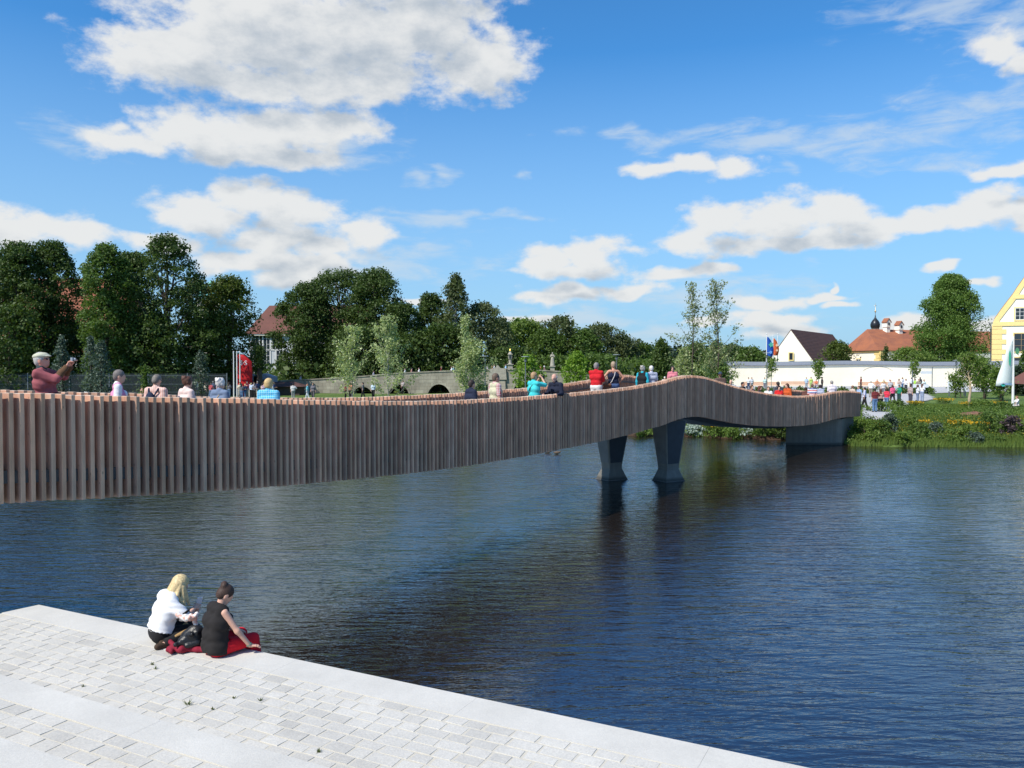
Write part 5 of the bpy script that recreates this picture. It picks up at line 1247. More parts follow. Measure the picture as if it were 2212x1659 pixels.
# white beach flag at the right
p = W(2190, 726, 66); z = gzf(p.x, 66); h = p.z - z
r = thing('white_beach_flag', 'tall white blade flag with green and blue print near the right edge', 'flag', (p.x, 66, z))
mb = MB(); mb.tube([(0, 0, 0), (0, 0, h * .5), (0, 0, h)], [.11, .085, .04], 8); mb.build('pole', M_wpole, r)
hb = W(2190, 834, 66).z - z
fl = banner(r, 'flag_cloth', -.06, hb, 1.35, h - hb - .15, fabric('white_flag_cloth', (.84, .87, .93)), flip=-1, curve=lambda t: np.interp(t, [0, .05, .5, .8, 1], [1.0, .98, .62, .3, .05]), wav=.05)
for (u, t_, sx_, sz, col) in ((-.34, .56, .09, .62, (.05, .38, .24)), (-.85, .02, .16, .12, (.05, .45, .38)), (-.6, .04, .5, .05, (.25, .40, .65)), (.25, .70, .16, .28, (.10, .28, .14))):
    mb = MB(); c = Vector((u, -.09, hb + (h - hb) * t_)); mb.prism([c + Vector((sx_ * math.cos(a), 0, sz * math.sin(a))) for a in np.linspace(0, 2 * math.pi, 13)[:-1]], (0, .02, 0)); mb.build('print', plain('flag_print_%d' % int(col[1] * 100), col, .6), fl)
# white panel on the lawn, signpost
p = W(2068, 852, 90); r = thing('notice_board', 'white rectangular panel standing on the lawn right of the path', 'panel', (p.x, 90, gzf(p.x, 90)))
mb = MB(); mb.box((0, 0, 1.15), (2.1, .12, 1.15)); mb.build('board', plain('white_board', (.72, .74, .78), .6, .04, 2), r)
for s in (-1, 1): mb = MB(); mb.box((s * .9, .02, .3), (.1, .1, .7)); mb.build('post', M_pole, r)
mb = MB(); mb.tube([(.62, -.18, .1), (.62, -.18, .75)], .06, 6); mb.lathe((.62, -.18, .75), [(.07, 0), (.09, .1), (.04, .22)], 6); mb.build('bollard_light', M_steel, r)
def sign(x, yt, d, lb, side, hh, w_=1.3):
    p = W(x, yt, d); z = gzf(p.x, d); h = p.z - z; r = thing('signpost', lb, 'signpost', (p.x, d, z))
    mb = MB(); mb.tube([(0, 0, 0), (0, 0, h)], .05, 6); mb.build('post', M_pole, r)
    zc = h * hh; mb = MB(); s = side; mb.prism([(s * .06, -.03, zc - .17), (s * w_, -.03, zc - .17), (s * (w_ + .2), -.03, zc), (s * w_, -.03, zc + .17), (s * .06, -.03, zc + .17)], (0, .05, 0)); mb.build('arrow_board', plain('white_board', (.72, .74, .78), .6, .04, 2), r)
sign(2014, 792, 100, 'signpost with a white arrow board pointing left against the wall', -1, .78)
sign(1971, 800, 84, 'signpost with a white arrow board among the walkers', 1, .46, 1.6)
# mesh fence on the left bank
r = thing('mesh_fence', 'low dark mesh fence along the foot of the left bank trees', 'fence', (W(330, 850, 82).x, 82, 1.1)); mp_ = MB(); xs_ = [-40, 60, 150, 236, 320, 405, 490]
for x in xs_:
    p = W(x, 806, 82); mb = MB(); mb.box((p.x - r.location.x, 0, (p.z - 1.1) / 2), (.08, .08, p.z - 1.1)); mb.build('post', M_pole, r)
a_, b_ = W(-40, 806, 82), W(490, 806, 82)
for zz_ in (.15, .9, 1.7, 2.55): mb = MB(); mb.box(((a_.x + b_.x) / 2 - r.location.x, .02, min(zz_, a_.z - 1.15)), (b_.x - a_.x, .03, .03)); mb.build('rail', M_pole, r)
mb = MB()
for k in range(0, 500): X_ = a_.x + (b_.x - a_.x) * k / 499 - r.location.x; mb.box((X_, .03, (a_.z - 1.1) / 2), (.008, .008, a_.z - 1.2))
o_ = mb.build('wire_mesh', M_pole, r); o_['kind'] = 'stuff'
# yellow bus and grey tent sheets behind the crowd
p = W(457, 802, 100); r = thing('parked_bus', 'yellow bus partly hidden under the linden tree', 'bus', (p.x, 100, gzf(p.x, 100)))
M_by = plain('yellow_vehicle_paint', (.65, .42, .03), .4, .05, 2); z0 = p.z - gzf(p.x, 100) - 1.3
mb = MB(); mb.prism([(-2.3, -1.2, .5), (2.3, -1.2, .5), (2.35, -1.2, 1.6), (2.2, -1.2, 2.9), (1.9, -1.2, 3.1), (-2.0, -1.2, 3.1), (-2.3, -1.2, 2.8)], (0, 2.4, 0)); mb.build('body', M_by, r)
for k in range(3): mb = MB(); mb.box((-1.4 + k * 1.35, -1.22, 2.3), (1.1, .06, .8)); mb.build('window', M_glass, r)
for k in (-1, 1): mb = MB(); mb.prism([(k * 1.4 + .45 * math.cos(a), -1.25, .45 + .45 * math.sin(a)) for a in np.linspace(0, 6.28, 15)[:-1]], (0, .35, 0)); mb.build('wheel', plain('tyre_rubber', (.02, .02, .02), .8), r)
r.location.z += max(0, z0 - 1.6)
for i, (x, w_, lb) in enumerate(((462, 3.2, 'grey white tent sheet left of the flag poles'), (530, 3.6, 'grey white tent sheet behind the red banner'), (568, 2.2, 'grey white tent sheet before the white villa'))):
    p = W(x, 836, 97); q = thing('market_tent', lb, 'tent', (p.x, 97, gzf(p.x, 97)), group='pale tents behind the crowd'); mb = MB(); mb.prism([(-w_ / 2, 0, 0), (w_ / 2, 0, 0), (w_ / 2, 0, 2.1), (0, 0, 2.5), (-w_ / 2, 0, 2.1)], (0, 2.2, 0)); mb.build('canvas', plain('grey_canvas', (.32, .35, .40), .8, .08, 2), q)
    mb = MB(); mb.box((0, -.03, 1.0), (w_ * .5, .05, 1.6)); mb.build('opening', plain('painted_dark_interior', (.06, .07, .08), .9), q)  # dark slab on the solid canvas, its colour standing in for the shade inside
# hedge on the plaza, clumps in a row
for i in range(14):
    x = 1640 + i * 30 + (i > 8) * 8
    if x > 2010: break
    bush(x, 846, 15, 13, L_mid, 400 + i, 'clipped green hedge block number %s from the left along the plaza' % ['one', 'two', 'three', 'four', 'five', 'six', 'seven', 'eight', 'nine', 'ten', 'eleven', 'twelve', 'thirteen', 'fourteen'][i], n=420, leaf=.22, d=98, name='hedge_block', cat='hedge', group='row of clipped hedge blocks on the plaza')
# flat reddish rock and pale kerb stones
p = G(2100, 902, 1.15); d = solve_d(2100, 902); p = W(2100, 902, d); z = gzf(p.x, d)
r = MB(); rr = random.Random(2); prof_ = []
kk = d / F
def rock(mb, c, rx, ry, rz_, seed, n=12, rings=5):
    R_ = random.Random(seed); rg = []
    for j in range(rings):
        v = j / (rings - 1); s = math.sqrt(max(.02, 1 - v ** 2.2)); rg.append([Vector(c) + Vector((rx * s * math.cos(a) * R_.uniform(.82, 1.1), ry * s * math.sin(a) * R_.uniform(.8, 1.1), rz_ * v * R_.uniform(.8, 1.1))) for a in [2 * math.pi * k / n for k in range(n)]])
    mb.loft(rg)
mb = MB(); rock(mb, (0, 0, -.1), 46 * kk, 1.0, 13 * kk + .1, 3, 16, 6)
tag(mb.build('flat_rock', plain('rusty_rock', (.19, .10, .065), .9, .4, 1.6, .6), loc=(p.x, d, z)), 'flat rust brown boulder lying in the bank meadow', 'rock')
for i, (x, y, lb) in enumerate(((2070, 898, 'pale stone block left above the flat boulder'), (2172, 905, 'pale stone block right of the flat boulder'), (2190, 906, 'rightmost pale stone block in the meadow'), (2045, 899, 'leftmost pale stone block above the flat boulder'))):
    d = solve_d(x, y); p = W(x, y, d); mb = MB(); rock(mb, (0, 0, -.05), .33, .25, .28, 30 + i, 8, 4); tag(mb.build('stone_block', plain('pale_block', (.55, .55, .52), .9, .15, 3), loc=(p.x, d, gzf(p.x, d))), lb, 'stone', 'pale stone blocks in the meadow')
p = G(1857, 961, .12); mb = MB(); rock(mb, (0, 0, -.05), .14, .14, .22, 77, 10, 5); tag(mb.build('white_stone', plain('bright_white_stone', (.85, .84, .80), .8, .05, 3), loc=(p.x + .4, p.y + .95, gzf(p.x + .4, p.y + .95) + .02)), 'bright white round stone at the waterline beside the abutment', 'stone')
# soil strip edge stones near waterline are part of the ground; two ducks
def duck(x, y, lb, rz):
    p = G(x, y, 0); r = thing('duck', lb, 'duck', (p.x, p.y, 0), rz, 'ducks on the pond')
    mb = MB(); mb.loft([[Vector((xx, r_ * math.cos(a), .05 + zz + r_ * .8 * math.sin(a))) for a in np.linspace(0, 6.28, 9)[:-1]] for xx, r_, zz in ((-.24, .015, .09), (-.17, .06, .05), (-.05, .095, .03), (.08, .09, .03), (.16, .05, .04), (.19, .035, .08), (.21, .03, .14), (.24, .042, .18), (.29, .038, .19), (.33, .012, .17))]); mb.build('body', plain('brown_plumage', (.14, .10, .07), .8, .3, 20), r, True)
    mb = MB(); mb.box((.37, 0, .21), (.07, .03, .018)); mb.build('bill', plain('dark_bill', (.10, .09, .04), .6), r)
duck(1183, 979, 'left duck swimming near the left pier under the bridge', math.pi)
duck(1203, 981, 'right duck swimming near the left pier under the bridge', math.pi + .3)
# ------------------------------------------------------------------ people: smooth unions of tapered limbs, meshed by surface nets
def V3(*a): return np.array(a, float)
def field(prims, vox, pad=None, k=0.03, lo=None, hi=None):
    """prims: ('c', a, b, ra, rb) tapered limb | ('e', c, radii, R or None) ellipsoid; optional trailing per-primitive blend"""
    bb = []
    for p in prims:
        if p[0] == 'c': m = max(p[3], p[4]); bb.append((np.minimum(p[1], p[2]) - m, np.maximum(p[1], p[2]) + m))
        else: m = max(p[2]) if p[3] is not None else np.array(p[2]); bb.append((p[1] - m, p[1] + m))
    L = np.min([b[0] for b in bb], 0) - vox * 2.5; H = np.max([b[1] for b in bb], 0) + vox * 2.5
    n = np.ceil((H - L) / vox).astype(int) + 1
    F_ = np.full(n, 1.0); ax = [L[i] + vox * np.arange(n[i]) for i in range(3)]
    for p, (b0, b1) in zip(prims, bb):
        mg = k + vox * 2; i0 = np.maximum(((b0 - mg - L) / vox).astype(int), 0); i1 = np.minimum(((b1 + mg - L) / vox).astype(int) + 2, n)
        X, Y, Z = np.meshgrid(ax[0][i0[0]:i1[0]], ax[1][i0[1]:i1[1]], ax[2][i0[2]:i1[2]], indexing='ij')
        if p[0] == 'c':
            a, b_, ra, rb = p[1:5]; d = b_ - a; dd = max(d @ d, 1e-9)
            t_ = np.clip(((X - a[0]) * d[0] + (Y - a[1]) * d[1] + (Z - a[2]) * d[2]) / dd, 0, 1)
            D = np.sqrt((X - a[0] - t_ * d[0]) ** 2 + (Y - a[1] - t_ * d[1]) ** 2 + (Z - a[2] - t_ * d[2]) ** 2) - (ra + (rb - ra) * t_)
        else:
            c, r, R_ = p[1:4]; P = np.stack([X - c[0], Y - c[1], Z - c[2]], -1)
            if R_ is not None: P = P @ R_
            q = np.sqrt(((P / r) ** 2).sum(-1)); D = (q - 1) * min(r) * np.clip(q * .5 + .5, .5, 1.5)
        S = tuple(slice(i0[i], i1[i]) for i in range(3)); A = F_[S]; h = np.maximum(k - np.abs(A - D), 0) / k; F_[S] = np.minimum(A, D) - h * h * k * .25
    return F_, L, ax
def nets(F_, L, h):
    ins = F_ < 0; n = np.array(F_.shape) - 1
    cs = [(i, j, k) for i in (0, 1) for j in (0, 1) for k in (0, 1)]
    sl = lambda o: tuple(slice(o[a], o[a] + n[a]) for a in range(3))
    cnt = sum(ins[sl(o)].astype(np.int8) for o in cs); act = (cnt > 0) & (cnt < 8)
    idx = np.full(act.shape, -1, np.int32); w = np.argwhere(act); idx[act] = np.arange(len(w))
    acc = np.zeros((len(w), 3)); num = np.zeros(len(w))
    for a in range(3):
        for o in cs:
            if o[a]: continue
            o2 = list(o); o2[a] = 1; f0 = F_[sl(o)][act]; f1 = F_[sl(tuple(o2))][act]; m = (f0 < 0) != (f1 < 0)
            t_ = np.where(m, f0 / np.where(f0 == f1, 1, f0 - f1), 0); p = np.array(o, float)[None].repeat(len(w), 0); p[:, a] = t_
            acc[m] += p[m]; num[m] += 1
    V = L + h * (w + acc / num[:, None]); Fs = []
    for a in range(3):
        b_, c_ = (a + 1) % 3, (a + 2) % 3
        s0 = [slice(1, None)] * 3; s1 = [slice(1, None)] * 3
        s0 = [slice(1, n[i]) for i in range(3)]; s0[a] = slice(0, n[a]); s1 = list(s0); s1[a] = slice(1, n[a] + 1)
        A, B = ins[tuple(s0)], ins[tuple(s1)]; e = np.argwhere(A != B)
        if not len(e): continue
        off_ = np.array([1, 1, 1]); off_[a] = 0; e = e + off_; fl = ins[tuple(e.T)]
        def g(db, dc): q = e.copy(); q[:, b_] -= db; q[:, c_] -= dc; return idx[tuple(q.T)]
        q = np.stack([g(1, 1), g(0, 1), g(0, 0), g(1, 0)], 1); q[~fl] = q[~fl][:, ::-1]; Fs.append(q)
    return V, np.concatenate(Fs)
def sdf_mesh(name, prims, mat, vox=.02, k=.03, cut=None, join=None):
    F_, L, ax = field(prims, vox, k=k)
    if vox <= .021 and name in ('shirt', 'blouse', 'jacket', 'tank_top', 'trousers', 'vest', 'sleeve'):
        # soft folds in the cloth
        X, Y, Z = np.meshgrid(*ax, indexing='ij'); am = .0075 if name in ('blouse', 'jacket', 'sleeve') else .0028 if name == 'trousers' else .0045
        wx, wz = X + .03 * np.sin(17 * Z + 2 * Y), Z + .025 * np.sin(19 * X + 3)
        F_ = F_ + am * (np.sin(46 * wx + 21 * wz) * .6 + np.sin(63 * wz - 28 * wx + 17 * Y + 1) * .45 + np.sin(31 * Y + 24 * wz + 2) * .5)
    if cut is not None:
        X, Y, Z = np.meshgrid(*ax, indexing='ij'); F_ = np.maximum(F_, cut(X, Y, Z))
    F_[0] = F_[-1] = 1; F_[:, 0] = F_[:, -1] = 1; F_[:, :, 0] = F_[:, :, -1] = 1
    V, Q_ = nets(F_, L, vox)
    if join:
        for V2, Q2 in join: Q_ = np.concatenate([Q_, Q2 + len(V)]); V = np.concatenate([V, V2])
    return mesh_np(name, V, Q_, mat, True)
def rotm(yaw=0, pitch=0, roll=0):
    return np.array(Matrix.Rotation(yaw, 3, 'Z') @ Matrix.Rotation(pitch, 3, 'X') @ Matrix.Rotation(roll, 3, 'Y'))
def ik(s, w, l1, l2, hint):
    d = w - s; D = np.linalg.norm(d); D2 = min(D, (l1 + l2) * .995); w = s + d / max(D, 1e-6) * D2
    a = (l1 * l1 - l2 * l2 + D2 * D2) / (2 * D2); h = math.sqrt(max(l1 * l1 - a * a, 0)); u = d / max(D, 1e-6)
    q = hint - (hint @ u) * u; q = q / max(np.linalg.norm(q), 1e-6); return s + u * a + q * h, w

def skin(t=(.62, .38, .28)): return plain('skin', t, .6, .06, 8)
def hairm(c): return plain('hair_strands', c, .6, .45, 60)
CLOTH = {}
def cloth(c, pat=None, c2=(.8, .8, .8), s=1.0):
    key = (c, pat, c2, s)
    if key in CLOTH: return CLOTH[key]
    if not pat: m = plain('fabric', c, .9, .14, 9, .15); CLOTH[key] = m; return m
    m, t, b = new_mat(pat + '_fabric'); co = t.nodes.new('ShaderNodeTexCoord').outputs['Object']; sp = t.nodes.new('ShaderNodeSeparateXYZ'); t.links.new(co, sp.inputs[0])
    def st(o, f): return ramp(t, smath(t, 'SINE', smath(t, 'MULTIPLY', o, f)), -.15, .15, 'LINEAR')
    if pat == 'striped': f = st(sp.outputs[2], 95 * s)
    elif pat == 'vertical': f = st(smath(t, 'ADD', sp.outputs[0], smath(t, 'MULTIPLY', sp.outputs[1], .6)), 140 * s)
    elif pat == 'checked': f = smath(t, 'MAXIMUM', ramp(t, smath(t, 'SINE', smath(t, 'MULTIPLY', sp.outputs[2], 140 * s)), .7, .8, 'LINEAR'), ramp(t, smath(t, 'SINE', smath(t, 'MULTIPLY', smath(t, 'ADD', sp.outputs[0], smath(t, 'MULTIPLY', sp.outputs[1], .4)), 140 * s)), .7, .8, 'LINEAR'))
    else: f = smath(t, 'MULTIPLY', st(sp.outputs[2], 120 * s), st(sp.outputs[0], 120 * s))
    if pat == 'tricolour':
        f = st(sp.outputs[2], 60 * s); f2 = st(smath(t, 'ADD', sp.outputs[2], .052), 30 * s); cc = mixc(t, f2, (.6, .03, .03), (.04, .06, .3)); t.links.new(mixc(t, f, c, cc), b.inputs['Base Color'])
    else: t.links.new(mixc(t, f, c, c2), b.inputs['Base Color'])
    b.inputs['Roughness'].default_value = .9; CLOTH[key] = m; return m

STAND = dict(pel=(0, 0, .95), belly=(0, .0, 1.09), chest=(0, .0, 1.28), neck=(0, -.015, 1.475), head=(0, .02, 1.63))
def hand_mesh(w, d, up, side, mat=None, curl=.5, vox=.0045, s=1.0):
    """palm and five fingers at wrist w pointing along d; up = back of the hand; side = +1 thumb towards +cross"""
    d = d / np.linalg.norm(d); up = up - (up @ d) * d; up = up / np.linalg.norm(up); lat = np.cross(d, up) * side
    pr = [('c', w, w + d * .035 * s, .024 * s, .026 * s)]
    for k_, (o_, ln) in enumerate(((-.030, .060), (-.010, .072), (.011, .078), (.031, .070))):
        b0 = w + d * .085 * s + lat * o_ * s; pr.append(('c', w + d * .02 * s + lat * o_ * .6 * s, b0, .014 * s, .0115 * s))
        d1 = d * math.cos(curl * .6) - up * math.sin(curl * .6); d2 = d * math.cos(curl * 1.6) - up * math.sin(curl * 1.6)
        m_ = b0 + d1 * ln * .5 * s; pr += [('c', b0, m_, .0098 * s, .009 * s), ('c', m_, m_ + d2 * ln * .5 * s, .009 * s, .0072 * s)]
    t0 = w + d * .03 * s + lat * .026 * s; t1 = t0 + (d * .6 + lat * .75) * .042 * s - up * .008; pr += [('c', w + d * .01 * s + lat * .01, t0, .016 * s, .014 * s), ('c', t0, t1, .0125 * s, .0105 * s), ('c', t1, t1 + (d * .9 + lat * .1 - up * .3) * .034 * s, .0105 * s, .008 * s)]
    F_, L, ax = field(pr, vox, k=.008); return nets(F_, L, vox)

def person(label, loc, rz, o, group=None, vox=None, name='person'):
    """o: options, see below. Builds body, top, trousers, hair, shoes and extras as children of an Empty at the feet"""
    g = o.get; H = g('H', 1.72); S = H / 1.72; fem = g('fem', 0); fat = g('fat', 0.0); vx = vox or g('vox', .022)
    J = {k: V3(*v) for k, v in STAND.items()}
    sw = .165 if fem else .195
    for k, v in g('J', {}).items(): J[k] = V3(*v)
    for s, n in ((-1, 'L'), (1, 'R')):
        J.setdefault('hip' + n, J['pel'] + V3(s * .09, 0, -.03)); J.setdefault('kn' + n, V3(s * .10, .015 + g('stride', 0) * s * .12, .51)); J.setdefault('an' + n, V3(s * .105, -.02 + g('stride', 0) * s * .24, .085))
        J.setdefault('toe' + n, J['an' + n] + V3(s * .02, .15, -.045)); J.setdefault('sh' + n, J['chest'] + V3(s * sw, -.01, .145))
    # lean the trunk about the pelvis
    ln = g('lean', 0.0)
    upper = ['belly', 'chest', 'neck', 'head', 'shL', 'shR']
    if ln:
        Rm = rotm(0, -ln)
        for k in upper: J[k] = J['pel'] + Rm @ (J[k] - J['pel'])
    tr_ = rotm(g('twist', 0))
    arms = {'down': (.25, .02, .84), 'rail': (.24, .36, 1.12), 'camera': (.06, .27, 1.58), 'hips': (.20, .06, 1.02), 'hold': (.10, .27, 1.18), 'back': (.08, -.16, .98), 'lap': (.08, .28, 1.0), 'up': (.14, .40, 1.62), 'strap': (.08, .16, 1.32)}
    hints = {'down': (.4, -.8, 0), 'rail': (.3, -.3, -1), 'camera': (.8, .1, -1), 'hips': (1, -.3, 0), 'hold': (.7, -.3, -.8), 'back': (.9, -.6, 0), 'lap': (.8, -.2, -.6), 'up': (.5, 0, -1), 'strap': (.8, -.1, -.9)}
    A = g('arms', ('down', 'down')); El, Wr = {}, {}
    for s, n, a in ((-1, 'L', A[0]), (1, 'R', A[1])):
        if isinstance(a, str): w, h = V3(*arms[a]), V3(*hints[a]); w[0] *= s; h = h * V3(s, 1, 1)
        else: w, h = V3(*a[0]), V3(*a[1])
        if isinstance(a, str) and ln and a not in ('rail',): w = J['pel'] + rotm(0, -ln) @ (w - J['pel'])
        El[n], Wr[n] = ik(J['sh' + n], w, .29, .26, h)
    fr = .012 * (not fem)
    torso = [('c', J['pel'] - V3(.075, 0, 0), J['pel'] + V3(.075, 0, 0), .118 + fat * .3, .118 + fat * .3),
             ('c', J['belly'] + V3(-.06, fat * .35, 0), J['belly'] + V3(.06, fat * .35, 0), .105 + fat, .105 + fat),
             ('c', J['chest'] - V3(.085 + fr, 0, .02), J['chest'] + V3(.085 + fr, 0, -.02), .112 + fat * .4, .112 + fat * .4),
             ('c', J['shL'] * .8 + J['shR'] * .2, J['shL'] * .2 + J['shR'] * .8, .062, .062)]
    if fem: torso += [('e', J['chest'] + (J['neck'] - J['chest']) * .05 + V3(s * .07, .10, 0), (.06, .05, .06), None) for s in (-1, 1)]
    neck = [('c', J['neck'] + (J['chest'] - J['neck']) * .25, J['head'] + (J['neck'] - J['head']) * .35, .062, .052 if not fem else .045)]
    hr = rotm(g('yaw', 0), -g('pitch', 0) - ln * .5, g('roll', 0)); hd = J['head']
    def hp(*v): return hd + hr @ V3(*v)
    head = [('e', hp(0, -.008, .03), (.076, .096, .098), hr), ('e', hp(0, .022, -.04), (.058, .070, .076), hr), ('c', hp(0, .075, -.085), hp(0, .06, -.09), .026, .03),
            ('c', hp(0, .093, .012), hp(0, .108, -.022), .009, .0145), ('e', hp(-.077, -.005, -.01), (.011, .020, .032), hr), ('e', hp(.077, -.005, -.01), (.011, .020, .032), hr),
            ('c', hp(-.035, .088, .022), hp(.035, .088, .022), .011, .011), ('c', hp(-.018, .088, -.055), hp(.018, .088, -.055), .010, .010)]
    legs = []
    for n in 'LR':
        legs += [('c', J['hip' + n], J['kn' + n], .090 + fat * .25, .058), ('c', J['kn' + n], J['kn' + n] * .6 + J['an' + n] * .4, .057, .053), ('c', J['kn' + n] * .6 + J['an' + n] * .4, J['an' + n], .053, .038), ('c', J['an' + n], J['toe' + n], .036, .030)]
    armp = []; join = []
    for s, n in ((-1, 'L'), (1, 'R')):
        armp += [('c', J['sh' + n], El[n], .053 - .006 * fem, .040 - .004 * fem), ('c', El[n], Wr[n], .040 - .004 * fem, .027)]
        d = Wr[n] - El[n]; d = d / np.linalg.norm(d)
        hv = g('hand' + n)
        if hv is not None: join.append(hand_mesh(Wr[n] - V3(*hv[0]) * .01, V3(*hv[0]), V3(*hv[1]), hv[2], curl=hv[3] if len(hv) > 3 else .5, s=.95))
        elif vx <= .024:
            sd = np.cross(d, V3(0, 0, 1)); sd = sd / max(np.linalg.norm(sd), .1)
            join.append(hand_mesh(Wr[n], d, V3(s, .2, .3) if abs(d[2]) > .7 else V3(0, 0, 1), -s if abs(d[2]) > .7 else s * -1, curl=.6, vox=.008))
        else: armp.append(('c', Wr[n], Wr[n] + d * .10, .028, .022))
    sk = skin(g('skin', (.60, .36, .26)))
    root = thing(name, label, 'person', loc, rz, group)
    root.scale = (S, S, S)
    body = sdf_mesh('body', torso + neck + head + legs + armp, sk, vx, .03, join=join); link('body', body, root)
    # top
    tk = g('tk', .014); sl_ = g('sleeve', .45); hem = g('hem', .90)
    top = [(p[0], p[1], p[2], p[3] + tk + g('loose', 0), p[4] + tk + g('loose', 0)) if p[0] == 'c' else ('e', p[1], tuple(q + tk for q in p[2]), p[3]) for p in torso]
    if g('strappy'): top = top[:3] + ([q for q in top[4:]] if fem else []) ; top += [('c', J['chest'] + V3(s * .075, .07, .07), J['sh' + n] * .55 + J['neck'] * .45 + V3(0, .0, .055), .02, .018) for s, n in ((-1, 'L'), (1, 'R'))] + [('c', J['chest'] + V3(s * .08, -.07, .08), J['sh' + n] * .55 + J['neck'] * .45 + V3(0, -.01, .055), .02, .018) for s, n in ((-1, 'L'), (1, 'R'))]
    else: top.append(('c', J['neck'] + (J['chest'] - J['neck']) * .3, J['neck'] + (J['head'] - J['neck']) * g('collar', .12), .078, .066))
    for n in 'LR':
        if sl_ <= 0: continue
        sh, e, w = J['sh' + n], El[n], Wr[n]
        if sl_ <= .5: top.append(('c', sh, sh + (e - sh) * sl_ * 2, .053 + tk + .006, .048 + tk + g('cuff', .004)))
        else: q = (sl_ - .5) * 2; top += [('c', sh, e, .053 + tk + .004, .042 + tk + .004), ('c', e, e + (w - e) * q, .042 + tk + .004, .032 + tk)]
    ax_ = (J['chest'] - J['pel']); ax_ = ax_ / np.linalg.norm(ax_); hp0 = J['pel'] + ax_ * (hem - .95)
    cutf = (lambda X, Y, Z: -((X - hp0[0]) * ax_[0] + (Y - hp0[1]) * ax_[1] + (Z - hp0[2]) * ax_[2]) - 9 * (np.hypot(X, Y) > .62)) if g('hemcut', 1) else None
    tm = g('top', (.5, .5, .5)); tm = tm if isinstance(tm, bpy.types.Material) else cloth(tm)
    link(g('topname', 'shirt'), sdf_mesh(g('topname', 'shirt'), top, tm, vx, .03, cut=cutf), root)
    if g('vest') is not None:
        v_ = [(p[0], p[1], p[2], p[3] + tk + .014, p[4] + tk + .014) for p in torso if p[0] == 'c']
        link('vest', sdf_mesh('vest', v_, cloth(g('vest')), vx, .03, cut=cutf), root)
    # trousers / shorts / skirt
    lt = .016; lg = [('c', torso[0][1], torso[0][2], torso[0][3] + lt, torso[0][4] + lt)]
    for n in 'LR':
        lg += [('c', J['hip' + n], J['kn' + n], .092 + lt + fat * .2, .064 + lt)]
        if g('legs', 1) == 1: lg += [('c', J['kn' + n], J['an' + n], .064 + lt, .052 + lt)]
    tpc = J['pel'] + ax_ * .07
    bt = g('bottom', (.05, .06, .1)); bt = bt if isinstance(bt, bpy.types.Material) else cloth(bt)
    link('trousers', sdf_mesh('trousers', lg, bt, vx, .02, cut=lambda X, Y, Z: np.where(Y > J['pel'][1] + .12 + 9 * (J['knR'][2] < J['pel'][2] - .2), -1, (X - tpc[0]) * ax_[0] + (Y - tpc[1]) * ax_[1] + (Z - tpc[2]) * ax_[2])), root)
    # shoes
    sm = cloth(g('shoes', (.06, .05, .045)))
    for n in 'LR':
        a_, t_ = J['an' + n], J['toe' + n]; u = (t_ - a_); link('shoe', sdf_mesh('shoe', [('c', a_ - u * .25 + V3(0, 0, -.03) * (u[2] > -.1), t_ + u * .05, .046, .042), ('c', a_, a_ + (a_ - t_) * .1 + V3(0, 0, .0), .045, .045)], sm, vx, .02), root)
    # hair
    hs = g('hair', 'short'); hm = hairm(g('hairc', (.12, .08, .05)))
    def cutter(fn):
        def c(X, Y, Z):
            P = np.stack([X - hd[0], Y - hd[1], Z - hd[2]], -1) @ hr
            return fn(P[..., 0], P[..., 1], P[..., 2])
        return c
    hx = min(vx, .014)
    if hs == 'short': hps, cf = [('e', hp(0, -.014, .035), (.087, .104, .104), hr), ('e', hp(0, -.05, -.02), (.070, .060, .07), hr)], lambda x, y, z: y - .045 - .62 * z
    elif hs == 'bob': hps, cf = [('e', hp(0, -.012, .03), (.100, .112, .110), hr), ('e', hp(0, -.03, -.03), (.094, .085, .085), hr)], lambda x, y, z: y - .055 - .5 * z
    elif hs == 'curly': hps, cf = [('e', hp(0, -.015, .035), (.098, .108, .108), hr)] + [('e', hp(.08 * math.sin(a * 2.4) * math.cos(a), -.02 + .09 * math.cos(a * 2.4), .04 + .075 * math.sin(a * 1.7)), (.032, .032, .032), None) for a in range(16)], lambda x, y, z: y - .05 - .55 * z
    elif hs == 'long': hps, cf = [('e', hp(0, -.012, .03), (.098, .110, .110), hr), ('c', hp(-.03, -.05, -.02), hp(-.05, -.085, -.24), .07, .05), ('c', hp(.03, -.05, -.02), hp(.05, -.085, -.24), .07, .05)], lambda x, y, z: y - .05 - .5 * z
    elif hs == 'bald': hps, cf = [('e', hp(0, -.014, .02), (.085, .102, .09), hr)], lambda x, y, z: np.maximum(y - .01 - .3 * z, z - .045)
    elif hs == 'bun': hps, cf = [('e', hp(0, -.012, .03), (.086, .104, .104), hr), ('e', hp(0, -.05, -.02), (.070, .060, .07), hr), ('e', hp(-.014, -.088, .095), (.052, .044, .044), hr), ('e', hp(.02, -.098, .08), (.035, .03, .035), hr)], lambda x, y, z: y - .045 - .6 * z
    else: hps = None
    if hps: link('hair', sdf_mesh('hair', hps, hm, hx, .02, cut=cutter(cf)), root)
    if g('cap') is not None:
        link('cap', sdf_mesh('cap', [('e', hp(0, -.004, .075), (.097, .122, .055), hr), ('e', hp(0, .10, .055), (.07, .062, .014), hr)], cloth(g('cap')), hx, .02), root)
    if g('hat') is not None:
        link('hat', sdf_mesh('hat', [('e', hp(0, -.005, .10), (.088, .10, .075), hr), ('e', hp(0, 0, .062), (.14, .155, .012), hr)], cloth(g('hat')), hx, .015), root)
